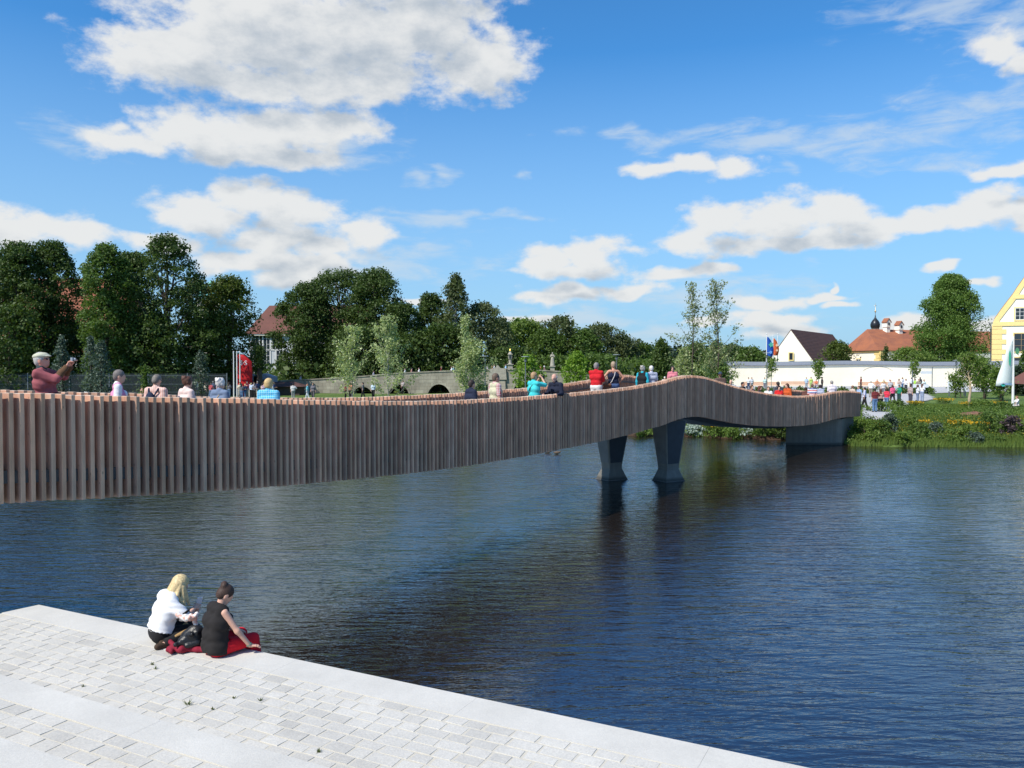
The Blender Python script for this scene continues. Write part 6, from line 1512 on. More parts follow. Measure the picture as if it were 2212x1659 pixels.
    if g('glasses'):
        link('glasses', sdf_mesh('glasses', [('e', hp(-.032, .098, .012), (.027, .012, .018), hr), ('e', hp(.032, .098, .012), (.027, .012, .018), hr), ('c', hp(-.07, .03, .016), hp(-.055, .09, .016), .005, .005), ('c', hp(.07, .03, .016), hp(.055, .09, .016), .005, .005)], plain('dark_lens', (.02, .02, .02), .2, .05), .007, .006), root)
    elif vx <= .024:
        for s in (-1, 1): link('eye', sdf_mesh('eye', [('e', hp(s * .031, .0855, .012), (.013, .010, .008), hr)], plain('eye_dark', (.04, .03, .025), .3, .05), .006, .004), root)
    if g('collarc') is not None:
        link('collar', sdf_mesh('collar', [('c', J['neck'] + (J['chest'] - J['neck']) * .22, J['neck'] + (J['head'] - J['neck']) * .22, .092, .074)], cloth(g('collarc')), .012, .01), root)
    if g('backpack') is not None:
        c = J['chest'] * .75 + J['belly'] * .25; link('backpack', sdf_mesh('backpack', [('e', c + V3(0, -.19 - fat, -.02), (.11, .085, .19), None), ('e', c + V3(0, -.25 - fat, -.09), (.09, .05, .10), None)], cloth(g('backpack')), .018, .03), root)
        for s, n in ((-1, 'L'), (1, 'R')):
            pts = [c + V3(s * .075, -.15, .10), J['sh' + n] * .5 + J['neck'] * .5 + V3(s * .02, -.07, .015), J['sh' + n] * .5 + J['neck'] * .5 + V3(s * .02, .06, .0), J['chest'] + V3(s * .11, .125, -.02)]
            link('strap', sdf_mesh('strap', [('c', a, b_, .018, .018) for a, b_ in zip(pts, pts[1:])], cloth(g('backpack')), .012, .005), root)
    if g('strapc') is not None:
        s = g('straps', 1); r_ = .128 + fat * .6
        sh = (J['shR'] if s > 0 else J['shL']) * .45 + J['neck'] * .55 + V3(0, 0, .035); hp_ = J['pel'] + V3(-s * .17, 0, .02)
        pts = [sh, J['chest'] + V3(0, -r_ - .012, .0), J['belly'] + V3(-s * .10, -r_ - .0, -.02), hp_, J['belly'] + V3(-s * .08, r_, 0), J['chest'] + V3(s * .03, r_ + .005 + .04 * fem, .03), sh]
        link('strap', sdf_mesh('strap', [('c', a, b_, .014, .014) for a, b_ in zip(pts, pts[1:])], cloth(g('strapc')), .011, .005), root)
        if g('bag') is not None:
            bpos = hp_ + V3(-s * .07, -.10, -.06) if g('bagback', 1) else hp_ + V3(-s * .06, .05, -.08)
            link('bag', sdf_mesh('bag', [('c', bpos + V3(-.09, 0, .05), bpos + V3(.09, 0, .05), .06, .06), ('c', bpos + V3(-.09, 0, -.07), bpos + V3(.09, 0, -.07), .065, .065)], cloth(g('bag')), .016, .02), root)
    if g('gadget'):
        w = (Wr['L'] + Wr['R']) / 2 + V3(*g('gadget')[0]); mb = MB(); mb.box(w, g('gadget')[1]); mb.lathe(w + V3(0, 0, 0), [(.001, 0), (.001, .001)], 6)
        mb.build(g('gname', 'camera'), plain('gadget_shell', g('gadget')[2], .35, .05), root)
    root['_J'] = 0; del root['_J']
    o['_'] = (J, El, Wr, hd, hr)
    return root

# ---- walkers on the footbridge
def on_bridge(x, off):
    d = bridge_near_d(x) + off; X_ = (x - PXC) / F * d; return (X_, d, deck_z(X_, d))
def face(deg): return math.radians(deg)          # 0 = away from the camera, 90 = left, -90 = right, 180 = towards the camera
GB = 'people on the footbridge'
grey, white_, brown, dark, blond = (.22, .21, .20), (.62, .60, .57), (.10, .055, .03), (.03, .022, .02), (.50, .36, .16)
def PB(x, off, ytop, dirn, label, **o):
    """person whose head top shows at ytop"""
    loc = on_bridge(x, off); top = W(x, ytop, loc[1]).z; H = max(1.5, min(1.95, (top - loc[2]) / max(math.cos(o.get('lean', 0)), .8)))
    o['H'] = H; return person(label, loc, face(dirn), o, GB)
# the man in the flat cap, leaning back to take a picture
capo = dict(fat=.012, lean=-.17, arms=(((-.02, .33, 1.55), (-.3, .2, -1)), ((.07, .31, 1.53), (.3, .1, -1))), pitch=-.05, hair='short', hairc=(.45, .43, .40), cap=(.50, .50, .38), skin=(.62, .30, .22), top=(.30, .085, .095), topname='jacket', sleeve=.93, tk=.016, loose=.008,
            hem=.78, collarc=(.035, .05, .055), bottom=(.10, .09, .08), vox=.016, handL=((0.1, .45, .8), (.5, -1, .2), 1, .8), handR=((-.15, .45, .8), (-.2, -1, .2), -1, .9), glasses=1)
loc = on_bridge(104, .62); capo['H'] = 1.80
cap = person('man in a beige flat cap and wine red jacket leaning back to take a photo', loc, face(-82), capo, GB)
J_, El_, Wr_, hd_, hr_ = capo['_']
# brown lining of the raised sleeve
for n, a in (('L', 0), ('R', 1)): pass
link('sleeve', sdf_mesh('sleeve', [('c', El_['R'] * .75 + J_['shR'] * .25, El_['R'], .055, .060), ('c', El_['R'], El_['R'] * .15 + Wr_['R'] * .85, .062, .050)], cloth((.115, .060, .030)), .014, .02), cap)
link('sleeve', sdf_mesh('sleeve', [('c', El_['L'] * .75 + J_['shL'] * .25, El_['L'], .055, .060), ('c', El_['L'], El_['L'] * .15 + Wr_['L'] * .85, .062, .050)], cloth((.115, .060, .030)), .014, .02), cap)
link('jacket_tail', sdf_mesh('jacket_tail', [('c', J_['pel'] + V3(.12, .10, .10), J_['pel'] + V3(.17, .17, -.12), .075, .03), ('c', J_['pel'] + V3(.05, .15, .1), J_['pel'] + V3(.14, .19, -.1), .07, .03)], cloth((.12, .03, .035)), .016, .03), cap)
link('lapel', sdf_mesh('lapel', [('c', J_['neck'] + V3(.03, .07, -.03), J_['chest'] + V3(.04, .145, .02), .022, .016)], cloth((.05, .065, .06)), .012, .01), cap)
cw = (Wr_['L'] + Wr_['R']) / 2 + V3(0, .06, .10)
mb = MB(); mb.box(cw, (.105, .03, .062)); mb.loft([[Vector(cw) + Vector((.024 * math.cos(a), y, .024 * math.sin(a))) for a in np.linspace(0, 6.28, 13)[:-1]] for y in (.0, .045)]); cmo = mb.build('compact_camera', plain('silver_camera_shell', (.45, .45, .46), .3, .05, metal=.4), None)
camth = thing('compact_camera', 'small silver camera held up by the man in the flat cap', 'camera'); camth.matrix_world = cap.matrix_world.copy(); camth.location = cap.location; camth.rotation_euler = cap.rotation_euler; camth.scale = cap.scale; cmo.name = 'camera_body'; cmo.parent = camth
PB(255, .55, 803.5, -62, 'grey-haired woman in a pink vest over a white shirt with a brown strap', fem=1, hair='short', hairc=(.16, .14, .13), top=(.72, .72, .75), vest=(.62, .24, .40), strapc=(.20, .09, .07), straps=-1, sleeve=.3, pitch=.15, vox=.017)
PB(337, .9, 813.5, -15, 'man with head bowed in a striped salmon shirt and navy backpack', hair='short', hairc=(.17, .15, .13), top=cloth((.62, .36, .30), 'vertical', (.72, .52, .46)), backpack=(.02, .03, .06), pitch=.45, vox=.017, sleeve=.45)
PB(403, .8, 824, -35, 'woman with short curly brown hair and a pale pink top', fem=1, hair='curly', hairc=(.10, .045, .03), top=(.72, .56, .52), vox=.017, sleeve=.3, pitch=.1)
PB(475, .8, 823, -20, 'white-haired woman in a blue grey shirt with a thin beige strap', fem=1, hair='curly', hairc=(.66, .62, .58), top=(.15, .20, .30), strapc=(.40, .30, .20), straps=1, vox=.017, sleeve=.5)
PB(580, .55, 821, -12, 'blonde person seen from behind in a bright turquoise checked shirt', hair='bob', hairc=(.52, .37, .17), top=cloth((.015, .33, .58), 'checked', (.35, .62, .75)), vox=.017, sleeve=.5, fat=.02)
PB(1018, .75, 823.5, -50, 'dark-haired woman in a navy T-shirt seen from behind', fem=1, hair='short', hairc=(.035, .025, .022), top=(.015, .02, .045), sleeve=.42, vox=.018)
PB(1070, .8, 809.5, -58, 'man in a pale khaki vest over a red checked shirt', hair='short', hairc=(.13, .09, .065), top=cloth((.60, .50, .48), 'checked', (.36, .06, .07)), vest=(.50, .48, .33), vox=.018, sleeve=.42, skin=(.58, .30, .22))
PB(1153, 1.0, 806.5, -50, 'blonde woman in a turquoise shirt photographing with a black camera', fem=1, fat=.03, hair='short', hairc=(.38, .24, .13), top=(.05, .50, .52), arms=('camera', 'camera'), sleeve=.45, strapc=(.03, .04, .04), straps=1, bag=(.10, .09, .10), vox=.018, gadget=((0, .06, .03), (.13, .09, .09), (.02, .02, .02)))
PB(1203, .5, 811, 140, 'grey-haired man in a navy pullover leaning his hands on the railing', hair='bald', hairc=(.5, .48, .45), top=(.012, .016, .035), arms=('rail', 'rail'), sleeve=.92, lean=.16, pitch=.25, vox=.018, collarc=(.012, .016, .035), skin=(.60, .34, .26))
PB(1288, 3.9, 775, -30, 'man in a red polo shirt and white trousers standing on the hump', hair='short', hairc=(.22, .20, .19), top=(.50, .012, .02), bottom=(.66, .65, .62), sleeve=.5, vox=.02, arms=('lap', 'lap'), fat=.02)
PB(1325, 3.3, 782, 10, 'tanned woman in a navy tank top with a brown shoulder bag', fem=1, hair='short', hairc=(.34, .25, .17), top=(.01, .015, .04), strappy=1, sleeve=0, strapc=(.55, .52, .5), straps=1, bag=(.16, .07, .04), bottom=(.07, .12, .25), arms=('hips', 'hips'), vox=.02, skin=(.55, .28, .19))
PB(1388, 1.6, 792, -30, 'curly grey-haired woman in a black jacket with turquoise sleeves', fem=1, hair='curly', hairc=(.36, .34, .31), top=(.02, .35, .45), vest=(.012, .014, .016), sleeve=.8, fat=.02)
PB(1407, 1.3, 792, 20, 'white-haired man in a blue and white checked shirt beside the black jacket', hair='short', hairc=(.58, .56, .53), top=cloth((.62, .63, .68), 'checked', (.15, .18, .35)), sleeve=.4)
PB(1453, 1.4, 801, 165, 'woman with sunglasses and dark hair in a pink red top by the hump', fem=1, hair='bob', hairc=dark, top=(.55, .18, .22), glasses=1, sleeve=.4)
PB(1556, 1.2, 806.5, 0, 'man in a brown coat and dark blue hat walking down from the hump', hair='short', hairc=brown, hat=(.03, .05, .09), top=(.10, .065, .055), sleeve=.95, tk=.022)
PB(1579, 1.6, 825, 160, 'bald man with white side hair just behind the railing', hair='bald', hairc=(.55, .52, .5), top=(.4, .4, .42))
PB(1604, 1.2, 827, -140, 'man with short dark hair and brown face in a black top', hair='short', hairc=dark, top=(.02, .02, .02), skin=(.45, .22, .14))
PB(1624, 2.0, 836, -160, 'small child-like head with brown hair over the railing', fem=1, hair='bob', hairc=brown, top=(.3, .12, .1))
PB(1641, 1.5, 837, -120, 'woman with shoulder-length red brown hair in a dark top', fem=1, hair='long', hairc=(.14, .045, .03), top=(.04, .03, .035))
PB(1660, 1.0, 837, 170, 'smiling woman in a plain white top with pulled back hair', fem=1, hair='short', hairc=(.16, .09, .05), top=(.74, .74, .72))
PB(1681, 2.6, 826, 10, 'tall dark-haired man in a charcoal T-shirt', hair='short', hairc=dark, top=(.08, .085, .10), fat=.02)
PB(1683, .9, 835, 175, 'woman with curly black hair in a bright red top', fem=1, hair='curly', hairc=(.02, .012, .012), top=(.58, .02, .02), fat=.02)
PB(1701, .9, 830, 115, 'man with long brown hair in an orange red shirt', hair='long', hairc=(.08, .035, .02), top=(.48, .085, .02), fat=.02, sleeve=.5)
PB(1741, 1.6, 838, -30, 'woman with dark brown curly hair beside the striped polo', fem=1, hair='curly', hairc=(.06, .03, .02), top=(.12, .05, .04))
PB(1755, 1.0, 831, -8, 'man in a polo with broad red, white and navy stripes', hair='short', hairc=(.14, .08, .05), top=cloth((.72, .72, .72), 'tricolour'), sleeve=.45, fat=.02)
PB(1772, 1.1, 832.5, -25, 'woman in a navy and white narrow-striped shirt', fem=1, hair='curly', hairc=(.05, .03, .03), top=cloth((.66, .68, .72), 'striped', (.06, .10, .25)), sleeve=.4)
PB(1797, 1.4, 823.5, 5, 'stout grey-haired man in a pale pinkish striped shirt', hair='short', hairc=(.28, .26, .24), top=cloth((.66, .56, .60), 'striped', (.72, .68, .70), 1.4), sleeve=.45, fat=.05)
PB(1842, 1.4, 839, -60, 'woman with brown hair and a beige top near the bridge end', fem=1, hair='short', hairc=(.20, .10, .06), top=(.55, .45, .38))
PB(1856, .7, 840, 100, 'man in a light blue shirt at the very end of the railing', hair='short', hairc=(.12, .06, .04), top=(.30, .42, .62))

# ---- two young women on the quay edge
sb_pt = G(*Q(641, 2566), 1.357)
bl = dict(fem=1, H=1.59, vox=.0125,
 J=dict(pel=(0, 0, .125), belly=(0, .03, .27), chest=(0, .09, .43), neck=(0, .165, .60), head=(.01, .255, .725), hipL=(-.09, .02, .115), hipR=(.09, .02, .115), knL=(-.14, .42, .13), knR=(.14, .42, .12), anL=(.16, .12, .055), anR=(.26, .04, .05),
        toeL=(.20, -.02, .04), toeR=(.30, -.10, .035), shL=(-.165, .10, .565), shR=(.165, .10, .565)),
 arms=(((-.02, .40, .34), (-.6, 0, -1)), ((.10, .42, .40), (.9, -.2, -.7))), pitch=.62, yaw=-.25, hair=None, skin=(.66, .38, .28), top=plain('white_blouse', (.80, .80, .80), .9, .04, 7, .1), topname='blouse', sleeve=.40, loose=.032, cuff=.022, hem=.985, collar=-.05,
 bottom=cloth((.012, .012, .013)), shoes=(.055, .035, .022), handR=((-.35, .6, .35), (.6, .3, .7), 1, .9), handL=((.5, .6, .3), (-.5, .2, .8), -1, .9))
rzb = math.atan2(-.80, .60); rzb = -math.atan2(.80, .60)
blonde = person('young woman with long blonde hair and white blouse sitting on the quay edge', sb_pt, rzb, bl, 'young women sitting on the quay edge')
J, El, Wr, hd, hr = bl['_']
def hpt(*v): return hd + hr @ V3(*v)
hm = plain('blonde_hair_strands', (.60, .46, .24), .45, .40, 40, .3)
# long straight hair falling forward and down the right side, as fine locks over a smooth cap
base = [('e', hpt(0, -.015, .035), (.098, .114, .112), hr), ('c', hpt(-.03, -.04, -.0), J['neck'] + V3(-.05, -.055, .0), .080, .045), ('c', hpt(.04, -.03, -.0), J['neck'] + V3(.05, -.05, -.01), .080, .045),
        ('c', hpt(.080, .035, .01), V3(hd[0] + .115, hd[1] + .02, hd[2] - .22), .042, .030), ('c', hpt(.078, .085, -.01), V3(hd[0] + .10, hd[1] + .09, hd[2] - .25), .028, .018), ('c', hpt(-.08, .04, .01), V3(hd[0] - .11, hd[1] + .05, hd[2] - .2), .04, .02)]
R5 = random.Random(8)
for i in range(26):
    a = R5.uniform(-1.5, 1.5); b0 = hpt(.09 * math.sin(a), -.07 * math.cos(a), .05); b1 = V3(hd[0] + .125 * math.sin(a), hd[1] - .05 * math.cos(a) - .05, hd[2] - .10); b2 = V3(hd[0] + .125 * math.sin(a) + R5.uniform(-.01, .01), hd[1] - .10 * math.cos(a) + .01, hd[2] - R5.uniform(.17, .24))
    base += [('c', b0, b1, .012, .011), ('c', b1, b2, .011, .004)]
link('hair', sdf_mesh('hair', base, hm, .009, .018, cut=lambda X, Y, Z: (lambda P: np.where(np.abs(P[..., 0]) < .062, P[..., 1] - .055 - .4 * P[..., 2], -1))(np.stack([X - hd[0], Y - hd[1], Z - hd[2]], -1) @ hr)), blonde)
# black sleeve cuffs, neckline edging, studded belt
for n in 'LR':
    sh, e = J['sh' + n], El[n]; c = sh + (e - sh) * .84; u = (e - sh) / np.linalg.norm(e - sh)
    mb = MB(); a = Vector(np.cross(u, V3(0, 0, 1))).normalized(); b_ = Vector(u).cross(a); rg = []
    for k in range(17):
        t_ = 2 * math.pi * k / 16; q = a * math.cos(t_) + b_ * math.sin(t_); rg.append([Vector(c) + q * r_ + Vector(u) * h for r_, h in ((.094, -.012), (.101, 0), (.094, .016), (.080, .016), (.080, -.012))])
    mb.loft(rg, False); mb.build('cuff', cloth((.012, .012, .012)), blonde, True)
mb = MB(); rg = []
for k in range(25):
    t_ = 2 * math.pi * k / 24; q = V3(.175 * math.cos(t_), .138 * math.sin(t_), 0); c = J['pel'] + V3(0, .012, .065) + q; o_ = Vector((math.cos(t_), math.sin(t_), 0)); rg.append([Vector(c) + o_ * r_ + Vector((0, 0, h)) for r_, h in ((-.02, -.035), (.0, -.035), (.004, .0), (0, .035), (-.02, .035))])
mb.loft(rg, False); belt = mb.build('belt', cloth((.015, .015, .015)), blonde, True)
mb = MB()
for row in (-.014, .014):
    for k in range(46): t_ = 2 * math.pi * k / 46; mb.box(J['pel'] + V3(.179 * math.cos(t_), .012 + .142 * math.sin(t_), .065 + row), (.007, .007, .007), t_)
st_ = mb.build('stud_row', plain('bright_studs', (.75, .75, .75), .3, .02), belt); st_['kind'] = 'stuff'
# tan patches on the folded legs
for n in 'LR': link('trouser_patch', sdf_mesh('trouser_patch', [('c', J['kn' + n] * .25 + J['an' + n] * .75 + V3(.03, -.01, .035), J['kn' + n] * .75 + J['an' + n] * .25 + V3(.045, -.01, .045), .030, .034)], cloth((.38, .24, .10)), .011, .01), blonde)
# phone
pw = Wr['R'] + V3(-.035, .075, .07)
ph = thing('mobile_phone', 'thin white mobile phone in the blonde woman hand', 'phone'); ph.location = blonde.location; ph.rotation_euler = blonde.rotation_euler; ph.scale = blonde.scale
mb = MB(); mb.box(pw, (.068, .135, .009), -1.45, 1.15); b1_ = mb.build('casing', plain('white_plastic', (.75, .76, .80), .3, .02), ph); mb = MB(); M_ = Matrix.Rotation(-1.45, 3, 'Z') @ Matrix.Rotation(1.15, 3, 'X'); mb.box(Vector(pw) + M_ @ Vector((0, 0, .006)), (.060, .11, .003), -1.45, 1.15); mb.build('screen', plain('dark_screen', (.02, .02, .03), .1, .02), ph)
# the dark-haired woman in the black tank top
st_pt = G(*Q(862, 2618), 1.357)
tk_ = dict(fem=1, H=1.60, vox=.0125,
 J=dict(pel=(0, 0, .12), belly=(0, .0, .27), chest=(0, .02, .44), neck=(0, .065, .625), head=(.025, .125, .75), hipL=(-.09, .02, .105), hipR=(.095, .02, .105), knL=(-.15, .44, .13), knR=(.15, .44, .125), anL=(-.14, .52, -.28), anR=(.15, .52, -.28),
        toeL=(-.1, .68, -.33), toeR=(.17, .68, -.33), shL=(-.165, .035, .575), shR=(.17, .035, .565)),
 arms=(((-.05, .33, .22), (-.9, -.3, -.4)), ((.32, .33, .065), (.9, -.9, -.2))), pitch=.70, yaw=-.15, roll=.1, hair='bun', hairc=(.055, .032, .024), skin=(.64, .37, .27), top=plain('black_tank_top', (.018, .016, .016), .9, .2, 7, .1), topname='tank_top', sleeve=0, tk=.026, loose=.0, hem=.86, collar=-.15,
 bottom=plain('red_trousers_fabric', (.58, .008, .02), .85, .1, 6, .15), shoes=(.4, .02, .03), handR=((.45, .85, -.12), (0, .1, 1), -1, .35), handL=((.2, .8, -.2), (0, 0, 1), 1, .6))
rzt = -math.atan2(.66, .75)
tank = person('young woman with dark hair bun, black tank top and red trousers on the quay', st_pt, rzt, tk_, 'young women sitting on the quay edge')
J, El, Wr, hd, hr = tk_['_']
mb = MB(); u = Wr['R'] - El['R']; u = u / np.linalg.norm(u); a = Vector(np.cross(u, V3(0, 0, 1))).normalized(); b_ = Vector(u).cross(a); c = Wr['R'] - u * .02
mb.loft([[Vector(c) + (a * math.cos(t_) + b_ * math.sin(t_)) * r_ + Vector(u) * h for r_, h in ((.033, -.006), (.039, 0), (.033, .006), (.028, 0))] for t_ in np.linspace(0, 6.283, 17)], False); mb.build('bracelet', plain('green_beads', (.10, .22, .17), .5, .3, 90), tank, True)
link('undershirt', sdf_mesh('undershirt', [('c', J['shR'] + V3(-.045, .01, .03), J['chest'] + V3(.128, .01, .0), .020, .024), ('c', J['chest'] + V3(.128, .01, .0), J['chest'] + V3(.125, .01, -.06), .024, .02)], cloth((.75, .76, .78)), .011, .01), tank)
# heap between them
def lump(name, label, cat, c, prims, mat, k=.03, vox=.012, group=None):
    r_ = link(name, sdf_mesh(name, prims, mat, vox, k)); r_.location = c; return tag(r_, label, cat, group)
rs_ = random.Random(12)
hc = G(*Q(757, 2605), 1.357)
def rp(sx_, sy_, z0, z1, r0, r1, n):
    out = []
    for _ in range(n):
        a = V3(rs_.uniform(-sx_, sx_), rs_.uniform(-sy_, sy_), rs_.uniform(z0, z1)); b_ = a + V3(rs_.uniform(-.12, .12), rs_.uniform(-.09, .09), rs_.uniform(-.03, .03)); b_[2] = max(b_[2], z0); out.append(('c', a, b_, rs_.uniform(r0, r1), rs_.uniform(r0, r1)))
    return out
lump('folded_jacket', 'wine red folded jacket lying on the quay between the two women', 'jacket', hc, rp(.22, .07, .03, .05, .025, .035, 26), plain('wine_red_cloth', (.22, .012, .03), .85, .2, 15, .3))
lump('handbag', 'black leather handbag resting on the wine red jacket', 'handbag', hc + Vector((.02, .03, .06)), [('e', V3(0, 0, .10), (.135, .09, .11), None), ('e', V3(.04, .02, .17), (.10, .07, .08), None), ('e', V3(-.07, -.05, .07), (.08, .06, .06), None), ('c', V3(.10, -.05, .05), V3(-.02, -.10, .03), .035, .03), ('c', V3(-.1, 0, .12), V3(.1, .02, .20), .018, .018)] + rp(.10, .06, .04, .16, .018, .03, 14), plain('black_leather', (.014, .015, .017), .35, .3, 20, .4), .02)
lump('slr_camera', 'black camera leaning against the tank top woman', 'camera', hc + Vector((.20, -.02, .02)), [('c', V3(0, 0, .04), V3(0, 0, .13), .038, .03), ('c', V3(0, 0, .0), V3(0, .0, .04), .030, .040), ('c', V3(-.04, .03, .12), V3(.05, .03, .12), .03, .03)], plain('camera_black', (.012, .012, .013), .3, .1), .008, .008)
ru = random.Random(5); scf = []
for i in range(7):
    a = 1.0 * i; p0 = V3(.05 * math.cos(a), .05 * math.sin(a), .02 * i * .3)
    scf.append(('c', p0, p0 + V3(.06 * math.cos(a + 1.6), .05 * math.sin(a + 1.6), .03), .030, .024))
scf += [('c', V3(.05, 0, -.02), V3(.10, -.02, -.12), .028, .022), ('c', V3(.10, -.02, -.12), V3(.085, -.06, -.19), .022, .018), ('c', V3(-.05, .0, 0), V3(-.16, .02, .06), .028, .03)]
m, t, b = new_mat('floral_scarf'); co = t.nodes.new('ShaderNodeTexCoord').outputs['Object']; n = nz(t, co, 16, 3); t.links.new(mixc(t, ramp(t, n.outputs['Fac'], .47, .55), (.75, .72, .68), (.72, .42, .34)), b.inputs['Base Color']); b.inputs['Roughness'].default_value = .9
lump('scarf', 'white and pink patterned scarf bunched in the blonde woman lap', 'scarf', hc + Vector((-.005, .06, .36)), scf, m, .012, .010)

# ---- the crowd beyond: a few shared figures, dressed one by one
ARCH_P = {}
def archetype(kind):
    if kind in ARCH_P: return ARCH_P[kind]
    o = dict(vox=.035)
    o.update({'m': dict(arms=('down', 'down')), 'mw': dict(arms=('down', 'hold'), stride=1), 'mf': dict(arms=('down', 'hips'), fat=.04), 'f': dict(fem=1, arms=('down', 'strap')), 'fw': dict(fem=1, arms=('down', 'down'), stride=-1, hair='bob'), 'fl': dict(fem=1, arms=('hold', 'hold'), hair='long'),
              's': dict(arms=('lap', 'lap'), J=dict(pel=(0, 0, .50), belly=(0, 0, .64), chest=(0, .02, .83), neck=(0, .02, 1.02), head=(0, .05, 1.18), knL=(-.12, .42, .50), knR=(.12, .42, .50), anL=(-.12, .45, .09), anR=(.12, .45, .09)))}[kind])
    if kind == 's': o['arms'] = (((-.12, .32, .60), (-1, 0, 0)), ((.12, .32, .60), (1, 0, 0))); o['hem'] = .92
    r_ = person('x', (0, 0, 0), 0, o); ARCH_P[kind] = r_; r_['_proto'] = 1
    return r_
def crowd(kind, loc, rz, H, label, group, top, bottom=(.04, .05, .09), hair=dark, sk=(.58, .34, .25)):
    src = archetype(kind); r_ = src.copy(); COL.objects.link(r_); r_.location = loc; r_.rotation_euler = (0, 0, rz); r_.scale = (H / 1.72,) * 3
    tag(r_, label, 'person', group)
    if '_proto' in r_: del r_['_proto']
    cols = {'body': skin(sk), 'shirt': top if isinstance(top, bpy.types.Material) else cloth(top), 'trousers': cloth(bottom), 'hair': hairm(hair), 'shoe': cloth((.05, .045, .04))}
    for ch in src.children:
        c = ch.copy(); COL.objects.link(c); c.parent = r_; nm = ch.name.split('.')[0]
        if c.material_slots: c.material_slots[0].link = 'OBJECT'; c.material_slots[0].material = cols.get(nm, ch.material_slots[0].material)
    return r_
def C7(x, y): return Q(3300 + x / 2.212, 1050 + y / 2.212)
GP = 'visitors on the far plaza path'
wht, blk, jean = (.72, .72, .72), (.015, .015, .017), (.10, .18, .32)
for (cx_, yh, yf, kind, rz, top, bot, hr_c, lb) in [
 (350, 1140, 1312, 'mw', 60, (.50, .50, .66), blk, dark, 'man in a lavender white shirt and black trousers beside the bridge end'),
 (440, 1128, 1325, 'mf', 5, cloth((.20, .03, .03), 'striped', (.10, .02, .025), .7), jean, blk, 'person in a dark red patterned pullover and jeans seen from behind'),
 (490, 1148, 1322, 'fl', -20, (.42, .26, .22), blk, (.10, .04, .02), 'woman in a tan top and black trousers right of the dark red pullover'),
 (545, 1140, 1305, 'fw', -40, (.60, .04, .07), jean, (.06, .03, .02), 'woman in a crimson top and blue jeans on the path'),
 (597, 1117, 1262, 'fw', 10, (.72, .10, .22), blk, (.07, .03, .02), 'woman in a bright pink T-shirt and black trousers'),
 (655, 1133, 1270, 'f', 120, (.02, .22, .13), (.02, .05, .05), (.08, .04, .02), 'woman in a dark green shirt'),
 (405, 1090, 1205, 'mf', -20, wht, (.25, .22, .18), (.4, .35, .3), 'stout man in a plain white shirt behind the dark red pullover'),
 (515, 1088, 1200, 'fw', 170, cloth((.70, .68, .66), 'striped', (.50, .46, .46)), (.2, .2, .22), blond, 'woman in a white faintly striped shirt coming towards the bridge'),
 (578, 1075, 1190, 'm', 175, cloth((.70, .70, .70), 'striped', (.12, .12, .14)), (.05, .05, .06), (.12, .06, .04), 'person in a black and white striped shirt behind the pink T-shirt'),
 (755, 1133, 1275, 'm', -70, (.38, .29, .28), (.06, .06, .08), (.08, .04, .03), 'man in a taupe T-shirt at the right side of the path'),
 (818, 1128, 1262, 'fl', -100, (.66, .66, .70), (.16, .2, .3), (.10, .05, .03), 'woman in a white top with dark sleeves by the yellow flowers'),
 (858, 1143, 1262, 'fl', -60, (.72, .72, .76), (.25, .3, .42), (.14, .07, .05), 'shorter woman in a white top nearest to the yellow flowers'),
 (830, 1073, 1175, 'mf', 180, (.24, .22, .17), (.12, .12, .10), (.16, .10, .08), 'stout man in an olive grey shirt coming down the path'),
 (875, 1078, 1175, 'f', 175, (.50, .62, .64), (.03, .03, .05), (.12, .06, .04), 'woman in a pale teal cardigan over a white top'),
 (795, 1062, 1140, 'fw', 90, (.35, .60, .08), (.3, .5, .08), dark, 'woman in a lime green dress'),
 (685, 1033, 1140, 'm', 30, (.74, .74, .76), jean, (.2, .1, .05), 'tall man in a white shirt and jeans left of the signpost'),
 (715, 1044, 1150, 'fl', 150, (.68, .70, .74), (.05, .05, .07), (.14, .05, .04), 'woman with reddish hair in a white shirt beside the signpost'),
 (655, 1058, 1120, 'fl', 180, (.55, .42, .36), (.35, .45, .55), (.08, .035, .02), 'brown-haired woman in a beige top behind the crowd'),
 (765, 1043, 1130, 'm', 0, (.74, .75, .78), blk, dark, 'man in a white T-shirt and black trousers right of the signpost'),
 (842, 1038, 1120, 'm', 20, (.05, .05, .06), blk, dark, 'dark dressed man beneath the thin wall tree'),
 (520, 1055, 1110, 's', 180, (.66, .48, .14), (.3, .3, .3), (.2, .1, .06), 'person in a yellow top seated on the bench'),
 (572, 1051, 1110, 's', 180, (.68, .70, .74), (.3, .3, .35), (.5, .05, .03), 'person in white with a red cap seated on the bench'),
 (460, 1067, 1112, 's', 180, (.66, .22, .10), (.3, .3, .35), (.2, .1, .06), 'person in an orange top seated on the bench'),
 (318, 1025, 1108, 'm', 80, (.16, .03, .025), (.05, .03, .03), dark, 'man in a dark red shirt alone before the wall'),
 (1702, 1248, 1300, 's', 80, (.72, .68, .68), (.55, .48, .46), (.25, .12, .08), 'person in white sitting on the lawn beside the white beach flag')]:
    x, yt = C7(cx_, yh); _, yb = C7(cx_, yf)
    hpx = yb - yt; H = {'s': 1.2}.get(kind, 1.72 if kind[0] == 'm' else 1.64)
    d = max(57.0, min(124, F * H / hpx * 1.0)); p = W(x, yb, d); zg = gzf(p.x, d); 
    d2 = (EYE - (zg + .06) - (H)) * F / (yt - 787) if yt > 790 else d
    d = d if not (50 < d2 < 128) else .5 * (d + d2)
    if kind == 's': d = 116.5 if x < 2100 else 69
    p = W(x, yb, d); crowd(kind, (p.x, d, gzf(p.x, d) + .06 - (.0 if d > 100 else .42 if kind == 's' else 0)), face(rz), H if kind != 's' else 1.72, lb, GP, top, bot, hr_c)
